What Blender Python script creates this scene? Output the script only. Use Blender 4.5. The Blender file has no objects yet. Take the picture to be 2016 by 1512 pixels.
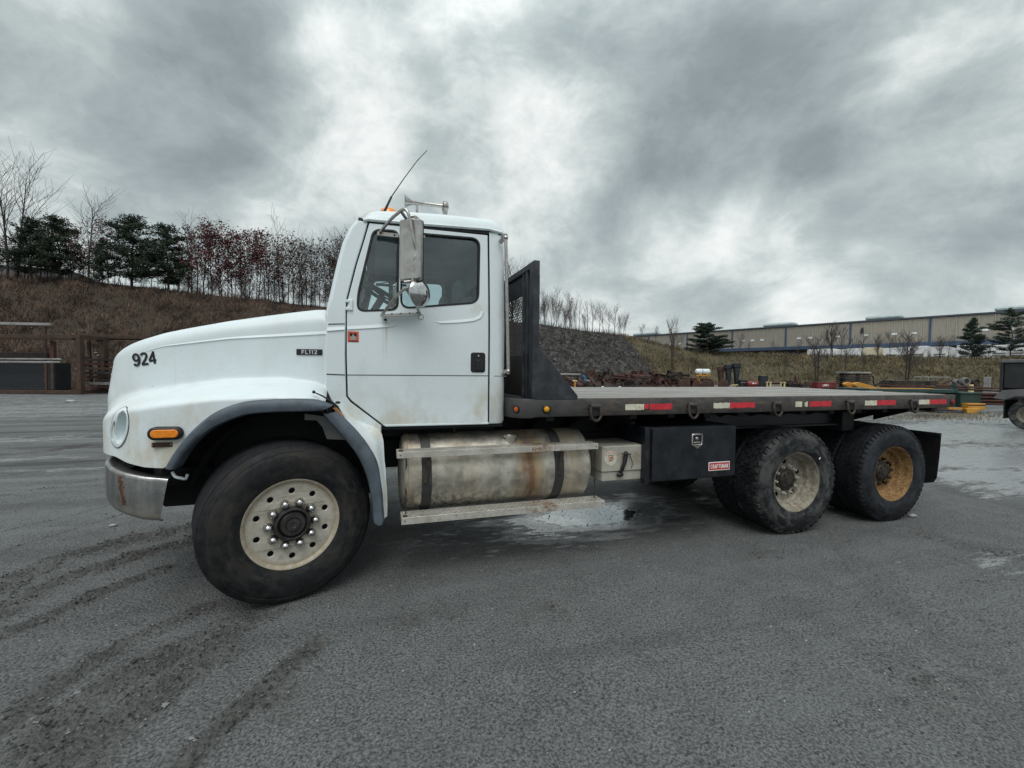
import bpy, bmesh, math, random
import numpy as np
from mathutils import Vector, Matrix
from mathutils.geometry import tessellate_polygon
R = math.radians
SC = bpy.context.scene
COL = SC.collection
rnd = random.Random(7)

# ------------------------------------------------------------------ camera
CAMP = Vector((0.5542, -3.3492, 1.6286))
CM = Matrix(((0.95472, -0.00034, -0.2975), (-0.29734, 0.03181, -0.95424), (0.00979, 0.99949, 0.03027)))
cd = bpy.data.cameras.new('camera')
cam = bpy.data.objects.new('camera', cd); COL.objects.link(cam)
cam.matrix_world = Matrix.Translation(CAMP) @ CM.to_4x4()
cd.sensor_width = 36.0
cd.lens = 870.0 / 2016.0 * 36.0
cd.clip_start = 0.05
cd.clip_end = 4000
SC.camera = cam

# ------------------------------------------------------------------ sky and sun
SUN_EL, SUN_AZ = 57.0, 205.0      # degrees; azimuth clockwise from +Y (high, behind the viewer)
W = bpy.data.worlds.new('World'); SC.world = W; W.use_nodes = True


class NT:
    """small helper round a node tree"""
    def __init__(s, tree):
        s.t = tree; s.n = tree.nodes; s.l = tree.links

    def new(s, typ, **kw):
        n = s.n.new(typ)
        for k, v in kw.items():
            setattr(n, k, v)
        return n

    def put(s, sock, val):
        if val is None:
            return
        if isinstance(val, bpy.types.NodeSocket):
            s.l.new(val, sock)
        elif isinstance(val, (tuple, list)) and sock.type == 'RGBA' and len(val) == 3:
            sock.default_value = (*val, 1)
        else:
            sock.default_value = val

    def math(s, op, a, b=None, c=None, clamp=False):
        n = s.new('ShaderNodeMath', operation=op); n.use_clamp = clamp
        for i, x in enumerate((a, b, c)):
            s.put(n.inputs[i], x)
        return n.outputs[0]

    def vmath(s, op, a, b=None):
        n = s.new('ShaderNodeVectorMath', operation=op)
        s.put(n.inputs[0], a); s.put(n.inputs[1], b)
        return n.outputs['Value'] if op in ('DOT_PRODUCT', 'LENGTH') else n.outputs[0]

    def mix(s, f, a, b, blend='MIX'):
        n = s.new('ShaderNodeMix', data_type='RGBA', blend_type=blend)
        s.put(n.inputs[0], f); s.put(n.inputs[6], a); s.put(n.inputs[7], b)
        return n.outputs[2]

    def step(s, x, lo, hi, a=0.0, b=1.0):
        n = s.new('ShaderNodeMapRange', interpolation_type='SMOOTHSTEP')
        s.put(n.inputs[0], x)
        for i, v in zip((1, 2, 3, 4), (lo, hi, a, b)):
            s.put(n.inputs[i], v)
        return n.outputs[0]

    def noise(s, vec, scale, detail=4, rough=.55, dist=0.0):
        n = s.new('ShaderNodeTexNoise')
        s.put(n.inputs['Vector'], vec); n.inputs['Scale'].default_value = scale
        n.inputs['Detail'].default_value = detail; n.inputs['Roughness'].default_value = rough
        n.inputs['Distortion'].default_value = dist
        return n.outputs[0]

    def voro(s, vec, scale, feature='F1', out=0):
        n = s.new('ShaderNodeTexVoronoi', feature=feature)
        s.put(n.inputs['Vector'], vec); n.inputs['Scale'].default_value = scale
        return n.outputs[out]

    def scale(s, vec, sc):
        return s.vmath('MULTIPLY', vec, sc)

    def sep(s, vec):
        n = s.new('ShaderNodeSeparateXYZ'); s.put(n.inputs[0], vec); return n.outputs


def build_world():
    nt = NT(W.node_tree); nt.n.clear()
    tc = nt.new('ShaderNodeTexCoord').outputs['Generated']
    d = nt.vmath('NORMALIZE', tc)
    x, y, z = nt.sep(d)
    sky = nt.new('ShaderNodeTexSky', sky_type='NISHITA')
    sky.sun_disc = False
    sky.sun_elevation = R(SUN_EL); sky.sun_rotation = R(SUN_AZ)
    sky.air_density = 1.0; sky.dust_density = 2.0
    blue = nt.scale(sky.outputs[0], (.10, .10, .10))
    # cloud layers: noise over the direction, flattened so that clouds lie in banks
    p = nt.vmath('ADD', nt.scale(d, (1.0, 1.0, 1.45)), (3.3, 1.7, .4))
    w = nt.new('ShaderNodeTexNoise'); nt.put(w.inputs['Vector'], p); w.inputs['Scale'].default_value = 2.6; w.inputs['Detail'].default_value = 4
    warp = nt.vmath('MULTIPLY', nt.vmath('SUBTRACT', w.outputs['Color'], (.5, .5, .5)), (.22, .22, .20))
    pw = nt.vmath('ADD', p, warp)
    big = nt.noise(pw, 1.9, 3, .5)
    mid = nt.noise(pw, 4.6, 9, .60)
    fine = nt.noise(nt.vmath('ADD', pw, (5.2, 2.2, 1.1)), 9.5, 8, .62)
    b = nt.math('ADD', nt.math('MULTIPLY', nt.math('SUBTRACT', big, .5), .55), nt.math('MULTIPLY', nt.math('SUBTRACT', mid, .5), 1.30))
    b = nt.math('ADD', b, nt.math('MULTIPLY', nt.math('SUBTRACT', fine, .5), .36))
    b = nt.math('ADD', b, .665)
    # thin and thick places of this cloud deck (unit direction, angular size, amount)
    for dirv, c0, amt in SKY_SPOTS:
        dd = nt.vmath('DOT_PRODUCT', d, dirv)
        b = nt.math('ADD', b, nt.step(dd, c0, 1.0, 0.0, amt))
    ramp = nt.new('ShaderNodeValToRGB'); nt.put(ramp.inputs[0], b)
    e = ramp.color_ramp.elements
    e[0].position = .02; e[0].color = (.236, .278, .290, 1)
    e[1].position = 1.0; e[1].color = (.93, .96, .95, 1)
    for pos, c in ((.24, (.295, .345, .358)), (.46, (.392, .455, .466)), (.66, (.525, .59, .592)), (.84, (.74, .795, .785))):
        k = e.new(pos); k.color = (*c, 1)
    col = ramp.outputs[0]
    # an overcast sky is brighter overhead than at the horizon
    up = nt.step(z, .45, 1.0, 1.0, 1.8)
    sc = nt.new('ShaderNodeVectorMath', operation='SCALE'); nt.put(sc.inputs[0], col); nt.put(sc.inputs['Scale'], up)
    tot = nt.mix(.96, blue, sc.outputs[0])
    below = nt.step(z, -.06, -.01, 0, 1)
    tot = nt.mix(below, (.10, .10, .10), tot)
    bg = nt.new('ShaderNodeBackground'); nt.put(bg.inputs[0], tot); bg.inputs[1].default_value = 1.0
    out = nt.new('ShaderNodeOutputWorld'); nt.l.new(bg.outputs[0], out.inputs[0])


def dirpx(px, py):
    v = CM @ Vector(((px - 1008) / 870, -(py - 756) / 870, -1)); v.normalize(); return tuple(v)


SKY_SPOTS = [  # direction, cosine at the rim, amount (bright > 0 > dark)
    (dirpx(690, 250), .982, .26), (dirpx(600, 170), .985, .09), (dirpx(1115, 285), .985, .26), (dirpx(980, 260), .985, .12), (dirpx(1330, 455), .990, .22), (dirpx(1500, 470), .992, .20), (dirpx(1640, 450), .992, .10),
    (dirpx(1930, 195), .982, .28), (dirpx(860, 60), .975, .10), (dirpx(40, 70), .97, .08), (dirpx(1610, 605), .995, .26), (dirpx(1180, 600), .99, .10), (dirpx(200, 240), .985, .06), (dirpx(30, 420), .985, .10), (dirpx(760, 160), .985, .02), (dirpx(620, 30), .975, -.16),
    (dirpx(1660, 80), .955, -.20), (dirpx(1440, 270), .975, -.17), (dirpx(1560, 180), .985, -.08), (dirpx(1290, 370), .985, -.13), (dirpx(1130, 400), .99, -.08), (dirpx(1330, 60), .98, -.08),
    (dirpx(300, 60), .975, -.10), (dirpx(420, 170), .98, -.12), (dirpx(540, 265), .99, -.18), (dirpx(290, 300), .985, -.10), (dirpx(1800, 400), .965, -.22), (dirpx(1060, 110), .985, -.10), (dirpx(870, 225), .992, -.16), (dirpx(1450, 540), .985, -.08), (dirpx(60, 300), .985, -.08),
]
build_world()
sd = bpy.data.lights.new('sun', 'SUN'); sd.energy = 1.5; sd.angle = R(36); sd.color = (1.0, .97, .93)
sun = bpy.data.objects.new('sun', sd); COL.objects.link(sun)
_a, _e = R(SUN_AZ), R(SUN_EL)
_sdir = Vector((math.sin(_a) * math.cos(_e), math.cos(_a) * math.cos(_e), math.sin(_e)))
sun.rotation_euler = _sdir.to_track_quat('Z', 'Y').to_euler()
sun.location = (0, -10, 20)
vs = SC.view_settings
vs.view_transform = 'Standard'; vs.look = 'None'; vs.gamma = 1.0; vs.exposure = 0.0; vs.use_curve_mapping = False
SC.display_settings.display_device = 'sRGB'


# ------------------------------------------------------------------ places
def at(px, py, depth):
    depth = float(depth); px = float(px); py = float(py)
    return CAMP + depth * (CM @ Vector(((px - 1008) / 870, -(py - 756) / 870, -1)))


def hor(px):
    return 757 - .0097 * (3800 - px)


def gpt(px, py, z=0.0):
    r = CM @ Vector(((px - 1008) / 870, -(py - 756) / 870, -1))
    return CAMP + r * float((z - CAMP.z) / r.z)


def col_xy(px, depth):
    p = at(px, hor(px), depth); return p.x, p.y


def zpx(px, py, depth):
    return at(px, py, depth).z


# ------------------------------------------------------------------ mesh building
def rrect(x0, z0, x1, z1, r, n=4):
    out = []
    for cx, cz, a0 in ((x1 - r, z0 + r, -90), (x1 - r, z1 - r, 0), (x0 + r, z1 - r, 90), (x0 + r, z0 + r, 180)):
        for i in range(n + 1):
            a = R(a0 + 90 * i / n); out.append((cx + r * math.cos(a), cz + r * math.sin(a)))
    return out


def circ(cx, cz, r, n=16, ry=None):
    return [(cx + r * math.cos(2 * math.pi * i / n), cz + (ry or r) * math.sin(2 * math.pi * i / n)) for i in range(n)]


def resample(pts, n):
    P = np.array(pts, float); d = np.r_[0, np.cumsum(np.linalg.norm(np.diff(P, axis=0), axis=1))]
    t = np.linspace(0, d[-1], n)
    return np.stack([np.interp(t, d, P[:, k]) for k in range(P.shape[1])], 1)


def spline(pts, n):
    P = np.array(pts, float); m = len(P); out = []
    for i in range(n):
        u = i / (n - 1) * (m - 1); k = min(int(u), m - 2); t = u - k
        p0, p1, p2, p3 = P[max(k - 1, 0)], P[k], P[k + 1], P[min(k + 2, m - 1)]
        out.append(.5 * ((2 * p1) + (-p0 + p2) * t + (2 * p0 - 5 * p1 + 4 * p2 - p3) * t * t + (-p0 + 3 * p1 - 3 * p2 + p3) * t ** 3))
    return np.array(out)


def area2(p):
    return sum(p[i][0] * p[(i + 1) % len(p)][1] - p[(i + 1) % len(p)][0] * p[i][1] for i in range(len(p)))


def offset(poly, d):
    """inset of a counter-clockwise polygon by d"""
    n = len(poly); out = []
    for i in range(n):
        p, a, b = Vector(poly[i]), Vector(poly[i - 1]), Vector(poly[(i + 1) % n])
        e1, e2 = (p - a), (b - p)
        if e1.length < 1e-7 or e2.length < 1e-7:
            out.append(tuple(p)); continue
        e1.normalize(); e2.normalize()
        n1, n2 = Vector((-e1.y, e1.x)), Vector((-e2.y, e2.x))
        m = n1 + n2
        if m.length < 1e-4:
            out.append(tuple(p)); continue
        m.normalize(); k = d / max(.4, m.dot(n1))
        out.append((p.x + m.x * k, p.y + m.y * k))
    return out


class MB:
    def __init__(s):
        s.v = []; s.f = []

    def add(s, vs, fs):
        o = len(s.v); s.v.extend([tuple(map(float, q)) for q in vs]); s.f.extend([tuple(i + o for i in q) for q in fs]); return s

    def box(s, x0, x1, y0, y1, z0, z1, bev=0.0):
        if bev <= 0:
            return s.add([(x, y, z) for x in (x0, x1) for y in (y0, y1) for z in (z0, z1)],
                         [(0, 1, 3, 2), (4, 6, 7, 5), (0, 4, 5, 1), (2, 3, 7, 6), (0, 2, 6, 4), (1, 5, 7, 3)])
        b = min(bev, .45 * min(x1 - x0, y1 - y0, z1 - z0)); vs = []; ix = {}
        for i, x in enumerate((x0, x1)):
            for j, y in enumerate((y0, y1)):
                for k, z in enumerate((z0, z1)):
                    sx, sy, sz = (b, -b)[i], (b, -b)[j], (b, -b)[k]
                    for ax, q in enumerate(((x, y + sy, z + sz), (x + sx, y, z + sz), (x + sx, y + sy, z))):
                        ix[i, j, k, ax] = len(vs); vs.append(q)
        fs = []
        for i in (0, 1):
            fs.append(tuple(ix[i, j, k, 0] for j, k in ((0, 0), (0, 1), (1, 1), (1, 0)))[::1 if i == 0 else -1])
            fs.append(tuple(ix[j, i, k, 1] for j, k in ((0, 0), (1, 0), (1, 1), (0, 1)))[::1 if i == 0 else -1])
            fs.append(tuple(ix[j, k, i, 2] for j, k in ((0, 0), (0, 1), (1, 1), (1, 0)))[::1 if i == 0 else -1])
        for j in (0, 1):
            for k in (0, 1):
                fs.append((ix[0, j, k, 1], ix[1, j, k, 1], ix[1, j, k, 2], ix[0, j, k, 2]))
                fs.append((ix[j, 0, k, 0], ix[j, 1, k, 0], ix[j, 1, k, 2], ix[j, 0, k, 2]))
                fs.append((ix[j, k, 0, 0], ix[j, k, 1, 0], ix[j, k, 1, 1], ix[j, k, 0, 1]))
        for i in (0, 1):
            for j in (0, 1):
                for k in (0, 1):
                    fs.append((ix[i, j, k, 0], ix[i, j, k, 1], ix[i, j, k, 2]))
        return s.add(vs, fs)

    def obox(s, c, ax, ay, az):
        """box with centre c and half-axis vectors"""
        c, ax, ay, az = map(Vector, (c, ax, ay, az))
        return s.add([c + i * ax + j * ay + k * az for i in (-1, 1) for j in (-1, 1) for k in (-1, 1)],
                     [(0, 1, 3, 2), (4, 6, 7, 5), (0, 4, 5, 1), (2, 3, 7, 6), (0, 2, 6, 4), (1, 5, 7, 3)])

    def bar(s, a, b, w, h, up=(0, 0, 1)):
        a, b, up = Vector(a), Vector(b), Vector(up); d = (b - a); l = d.length; d.normalize()
        x = d.cross(up)
        if x.length < 1e-4:
            x = d.cross(Vector((1, 0, 0)))
        x.normalize(); u = x.cross(d)
        return s.obox((a + b) / 2, d * (l / 2), x * (w / 2), u * (h / 2))

    def tube(s, path, rad, n=8, cap=True):
        P = [Vector(p) for p in path]; m = len(P)
        rs = list(rad) if hasattr(rad, '__len__') else [rad] * m
        vs = []; fs = []; prev = None
        for i in range(m):
            t = (P[min(i + 1, m - 1)] - P[max(i - 1, 0)])
            t = t.normalized() if t.length > 1e-9 else Vector((0, 0, 1))
            if prev is None:
                u = t.cross(Vector((0, 0, 1)))
                if u.length < .05:
                    u = t.cross(Vector((1, 0, 0)))
            else:
                u = prev - t * prev.dot(t)
            u.normalize(); prev = u; w = t.cross(u)
            for k in range(n):
                a = 2 * math.pi * k / n; vs.append(P[i] + (u * math.cos(a) + w * math.sin(a)) * rs[i])
        for i in range(m - 1):
            for k in range(n):
                fs.append((i * n + k, i * n + (k + 1) % n, (i + 1) * n + (k + 1) % n, (i + 1) * n + k))
        if cap:
            fs.append(tuple(range(n))[::-1]); fs.append(tuple((m - 1) * n + k for k in range(n)))
        return s.add(vs, fs)

    def lathe(s, prof, n=32, org=(0, 0, 0), axis='y', close=False):
        """prof: (radius, position along axis)"""
        o = Vector(org); vs = []; fs = []; m = len(prof)
        for r, h in prof:
            for k in range(n):
                a = 2 * math.pi * k / n; c, q = r * math.cos(a), r * math.sin(a)
                vs.append(o + Vector((c, h, q) if axis == 'y' else (c, q, h) if axis == 'z' else (h, c, q)))
        for i in range(m - 1):
            for k in range(n):
                fs.append((i * n + k, (i + 1) * n + k, (i + 1) * n + (k + 1) % n, i * n + (k + 1) % n))
        if close:
            fs.append(tuple(range(n))); fs.append(tuple((m - 1) * n + k for k in range(n))[::-1])
        return s.add(vs, fs)

    def grid(s, rows, flip=False):
        """rows: list of equally long lists of points"""
        m = len(rows[0]); vs = [p for r in rows for p in r]; fs = []
        for i in range(len(rows) - 1):
            for k in range(m - 1):
                q = (i * m + k, i * m + k + 1, (i + 1) * m + k + 1, (i + 1) * m + k)
                fs.append(q[::-1] if flip else q)
        return s.add(vs, fs)

    def plate(s, outer, holes=(), front=0.0, back=.01, bev=0.0, frame=lambda u, v, w: (u, w, v)):
        """flat plate: outline in (u, v), faces at w=front and w=back, front edges bevelled; frame maps (u, v, w) to a point"""
        loops = [list(outer) if area2(outer) > 0 else list(outer)[::-1]] + [list(h) if area2(h) < 0 else list(h)[::-1] for h in holes]
        sg = 1 if back > front else -1
        fr = [offset(l, bev) for l in loops] if bev > 0 else loops
        flat = [p for l in fr for p in l]; flatb = [p for l in loops for p in l]
        tris = tessellate_polygon([[Vector((*p, 0)) for p in l] for l in fr])
        n = len(flat)
        vs = [frame(u, v, front) for u, v in flat] + [frame(u, v, back) for u, v in flatb]
        fs = [tuple(t) for t in tris] + [tuple(i + n for i in t)[::-1] for t in tris]
        if bev > 0:
            vs += [frame(u, v, front + sg * bev) for u, v in flatb]
        o = 0
        for l in loops:
            m = len(l)
            for i in range(m):
                a, b = o + i, o + (i + 1) % m
                if bev > 0:
                    fs.append((a, b, 2 * n + b, 2 * n + a)); fs.append((2 * n + a, 2 * n + b, n + b, n + a))
                else:
                    fs.append((a, b, n + b, n + a))
            o += m
        return s.add(vs, fs)

    def sphere(s, c, r, n=12, m=8, sc=(1, 1, 1)):
        c = Vector(c); vs = []; fs = []
        for i in range(m + 1):
            t = math.pi * i / m
            for k in range(n):
                a = 2 * math.pi * k / n
                vs.append(c + Vector((r * sc[0] * math.sin(t) * math.cos(a), r * sc[1] * math.sin(t) * math.sin(a), r * sc[2] * math.cos(t))))
        for i in range(m):
            for k in range(n):
                fs.append((i * n + k, (i + 1) * n + k, (i + 1) * n + (k + 1) % n, i * n + (k + 1) % n))
        return s.add(vs, fs)

    def xf(s, mat):
        s.v = [tuple(mat @ Vector(p)) for p in s.v]; return s

    def mapv(s, fn):
        s.v = [tuple(fn(*p)) for p in s.v]; return s

    def mesh(s, name, mat=None, smooth=35):
        me = bpy.data.meshes.new(name); me.from_pydata(s.v, [], s.f)
        bm = bmesh.new(); bm.from_mesh(me)
        bmesh.ops.remove_doubles(bm, verts=bm.verts, dist=1e-5)
        bmesh.ops.dissolve_degenerate(bm, edges=bm.edges, dist=1e-6)
        bmesh.ops.recalc_face_normals(bm, faces=bm.faces)
        bm.to_mesh(me); bm.free()
        if mat:
            me.materials.append(mat)
        if smooth:
            me.shade_smooth(); me.set_sharp_from_angle(angle=R(smooth))
        return me


def obj(name, mb, mat=None, parent=None, smooth=35, loc=None, rot=None, **props):
    me = mb.mesh(name, mat, smooth) if isinstance(mb, MB) else mb
    o = bpy.data.objects.new(name, me); COL.objects.link(o)
    if loc is not None:
        o.location = loc
    if rot is not None:
        o.rotation_euler = rot
    if parent:
        o.parent = parent
    for k, v in props.items():
        o[k] = v
    return o


def npmesh(name, verts, faces, mat, smooth=True):
    """large meshes straight from numpy arrays; faces (n,3) or (n,4)"""
    me = bpy.data.meshes.new(name); nf, k = faces.shape
    me.vertices.add(len(verts)); me.vertices.foreach_set('co', np.ascontiguousarray(verts, dtype=np.float32).ravel())
    me.loops.add(nf * k); me.loops.foreach_set('vertex_index', np.ascontiguousarray(faces, dtype=np.int32).ravel())
    me.polygons.add(nf); me.polygons.foreach_set('loop_start', np.arange(0, nf * k, k, dtype=np.int32))
    me.polygons.foreach_set('loop_total', np.full(nf, k, dtype=np.int32))
    me.polygons.foreach_set('use_smooth', np.full(nf, smooth, dtype=bool))
    me.update(calc_edges=True); me.validate()
    me.materials.append(mat)
    return me


def empty(name, loc=(0, 0, 0), rz=0.0, parent=None, **props):
    o = bpy.data.objects.new(name, None); COL.objects.link(o); o.location = loc; o.rotation_euler = (0, 0, rz)
    o.empty_display_size = .2
    if parent:
        o.parent = parent
    for k, v in props.items():
        o[k] = v
    return o


def thing(name, label, cat, loc=(0, 0, 0), rz=0.0, group=None):
    o = empty(name, loc, rz, label=label, category=cat)
    if group:
        o['group'] = group
    return o


KIDS = {}


def copy_tree(o, parent=None):
    c = o.copy(); COL.objects.link(c)
    if parent:
        c.parent = parent; c.matrix_parent_inverse = o.matrix_parent_inverse
    for ch in o.children:
        copy_tree(ch, c)
    return c




# value noise on arrays
def vnoise(x, y, seed=0):
    xi = np.floor(x).astype(np.int64); yi = np.floor(y).astype(np.int64); fx = x - xi; fy = y - yi
    fx = fx * fx * (3 - 2 * fx); fy = fy * fy * (3 - 2 * fy)

    def h(a, b):
        n = (a * 374761393 + b * 668265263 + seed * 974634777) & 0xffffffff
        n = ((n ^ (n >> 13)) * 1274126177) & 0xffffffff
        return ((n ^ (n >> 16)) & 0xffff) / 65535.0
    a, b, c, d = h(xi, yi), h(xi + 1, yi), h(xi, yi + 1), h(xi + 1, yi + 1)
    return (a * (1 - fx) + b * fx) * (1 - fy) + (c * (1 - fx) + d * fx) * fy


def fbm(x, y, oct=4, seed=0, gain=.5):
    s = 0; a = 1; t = 0
    for i in range(oct):
        s = s + a * (vnoise(x * 2 ** i + 17.3 * i, y * 2 ** i + 9.1 * i, seed + i) - .5); t += a; a *= gain
    return s / t


def sstep(x, a, b):
    t = np.clip((x - a) / (b - a), 0, 1); return t * t * (3 - 2 * t)


def rounded(poly, r, n=4):
    out = []
    for i, p in enumerate(poly):
        p, a, b = Vector(p), Vector(poly[i - 1]), Vector(poly[(i + 1) % len(poly)])
        ra = min(r, (a - p).length * .45); rb = min(r, (b - p).length * .45); q0 = p + (a - p).normalized() * ra; q1 = p + (b - p).normalized() * rb
        for k in range(n + 1):
            t = k / n; out.append(tuple(q0 * (1 - t) ** 2 + p * 2 * t * (1 - t) + q1 * t * t))
    return out


def densify(p, d=.12):
    out = []
    for i in range(len(p)):
        a, b = np.array(p[i]), np.array(p[(i + 1) % len(p)]); n = max(1, int(np.linalg.norm(b - a) / d))
        out += [tuple(a + (b - a) * k / n) for k in range(n)]
    return out


def ribbon(pts, w, closed=False):
    """outline polygon round an open stroke, flat ends"""
    P = [Vector(p) for p in pts]; L, Rr = [], []
    for i, p in enumerate(P):
        a = (p - P[i - 1]).normalized() if i else None; b = (P[i + 1] - p).normalized() if i < len(P) - 1 else None
        d1 = a or b; d2 = b or a; n1, n2 = Vector((-d1.y, d1.x)), Vector((-d2.y, d2.x)); m = (n1 + n2).normalized(); k = w / 2 / max(.45, m.dot(n1))
        L.append(p + m * k); Rr.append(p - m * k)
    return L, Rr


def arc(cx, cy, rx, ry, a0, a1, n=14):
    return [(cx + rx * math.cos(R(a0 + (a1 - a0) * i / n)), cy + ry * math.sin(R(a0 + (a1 - a0) * i / n))) for i in range(n + 1)]


GLYPH = {   # strokes in a box one unit high; (width, strokes)
    '9': (.58, [arc(.28, .68, .20, .25, 0, 360, 26), [(.50, .74), (.51, .60), (.49, .42), (.43, .22), (.34, .10), (.23, .07), (.13, .11), (.08, .22)]]),
    '2': (.58, [arc(.28, .72, .20, .21, 165, -25, 14) + [(.40, .50), (.07, .08)], [(.05, .07), (.53, .07)]]),
    '4': (.60, [[(.42, 0), (.42, .98)], [(.45, .94), (.06, .30)], [(.03, .27), (.56, .27)]]),
    'F': (.54, [[(.10, 0), (.10, 1)], [(.10, .93), (.52, .93)], [(.10, .50), (.46, .50)]]), 'L': (.52, [[(.10, 1), (.10, 0)], [(.10, .07), (.50, .07)]]),
    '1': (.34, [[(.20, 0), (.20, 1)], [(.02, .88), (.20, .93)]]),
    'C': (.56, [arc(.29, .5, .21, .43, 50, 310, 18)]), 'R': (.56, [[(.10, 0), (.10, 1)], [(.10, .93), (.28, .93)] + arc(.28, .72, .19, .21, 90, -90, 8) + [(.10, .51)], [(.28, .50), (.48, .0)]]),
    'A': (.58, [[(.04, 0), (.29, .98)], [(.29, .98), (.54, 0)], [(.14, .30), (.44, .30)]]), 'T': (.52, [[(.26, 0), (.26, 1)], [(.0, .93), (.52, .93)]]),
    'S': (.54, [arc(.27, .71, .19, .22, 30, 270, 12) + arc(.27, .28, .20, .22, 90, -150, 12)[1:]]), 'M': (.68, [[(.09, 0), (.09, 1)], [(.59, 0), (.59, 1)], [(.10, .96), (.34, .25)], [(.34, .25), (.58, .96)]]),
    'N': (.60, [[(.09, 0), (.09, 1)], [(.51, 0), (.51, 1)], [(.10, .94), (.50, .06)]]), 'I': (.22, [[(.11, 0), (.11, 1)]]),
}


def word(mb, text, h, fr, wt=.14, wide=1.0, gap=.12, front=0.0, back=.001):
    """letters as flat strokes; centred on (0, 0); fr(u, v, w) gives the point"""
    tot = sum(GLYPH[c][0] * wide + gap for c in text) - gap; x = -tot / 2
    for c in text:
        gw, st = GLYPH[c]
        for k, s in enumerate(st):
            L, Rr = ribbon([(p[0] * wide, p[1]) for p in s], wt)
            f0 = front - .00012 * k
            for i in range(len(L) - 1):
                q = [L[i], L[i + 1], Rr[i + 1], Rr[i]]
                mb.add([fr((x + p.x) * h, (p.y - .5) * h, f0) for p in q], [(0, 1, 2, 3)])
        x += gw * wide + gap
    return mb
# ------------------------------------------------------------------ materials
def mat(name, fn):
    m = bpy.data.materials.new(name); m.use_nodes = True
    nt = NT(m.node_tree); nt.n.clear()
    bs = nt.new('ShaderNodeBsdfPrincipled'); out = nt.new('ShaderNodeOutputMaterial')
    nt.l.new(bs.outputs[0], out.inputs[0])
    P = nt.new('ShaderNodeTexCoord').outputs['Object']
    d = fn(nt, P)
    nt.put(bs.inputs['Base Color'], d.get('c')); nt.put(bs.inputs['Roughness'], d.get('r', .6)); nt.put(bs.inputs['Metallic'], d.get('m', 0.0))
    if 'spec' in d:
        nt.put(bs.inputs['Specular IOR Level'], d['spec'])
    if 'coat' in d:
        nt.put(bs.inputs['Coat Weight'], d['coat']); bs.inputs['Coat Roughness'].default_value = d.get('coatr', .2)
    if 'b' in d:
        bp = nt.new('ShaderNodeBump'); nt.put(bp.inputs['Height'], d['b']); bp.inputs['Strength'].default_value = d.get('bs', .5)
        bp.inputs['Distance'].default_value = d.get('bd', .01); nt.l.new(bp.outputs[0], bs.inputs['Normal'])
    return m


def simple(name, c, r=.6, m=0.0, var=.25, scale=6.0, c2=None, amt=.5, bump=0.0, bscale=60.0, th=(.5, .7), **kw):
    """a base colour with cloudy variation and patches of a second colour"""
    def fn(nt, P):
        n = nt.noise(P, scale, 5, .6)
        col = nt.mix(nt.step(n, .3, .7), tuple(x * (1 - var) for x in c), tuple(min(1, x * (1 + var)) for x in c))
        if c2:
            q = nt.noise(nt.vmath('ADD', P, (3.1, 7.7, 1.3)), scale * 1.6, 7, .65)
            col = nt.mix(nt.math('MULTIPLY', nt.step(q, *th), amt), col, c2)
        d = dict(c=col, r=nt.step(n, .2, .8, max(.05, r - .1), min(1, r + .1)), m=m)
        if bump:
            d.update(b=nt.noise(P, bscale, 4, .6), bs=bump, bd=.004)
        d.update(kw)
        return d
    return mat(name, fn)


RUST = (.115, .048, .024)
DARKRUST = (.055, .03, .02)


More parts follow.
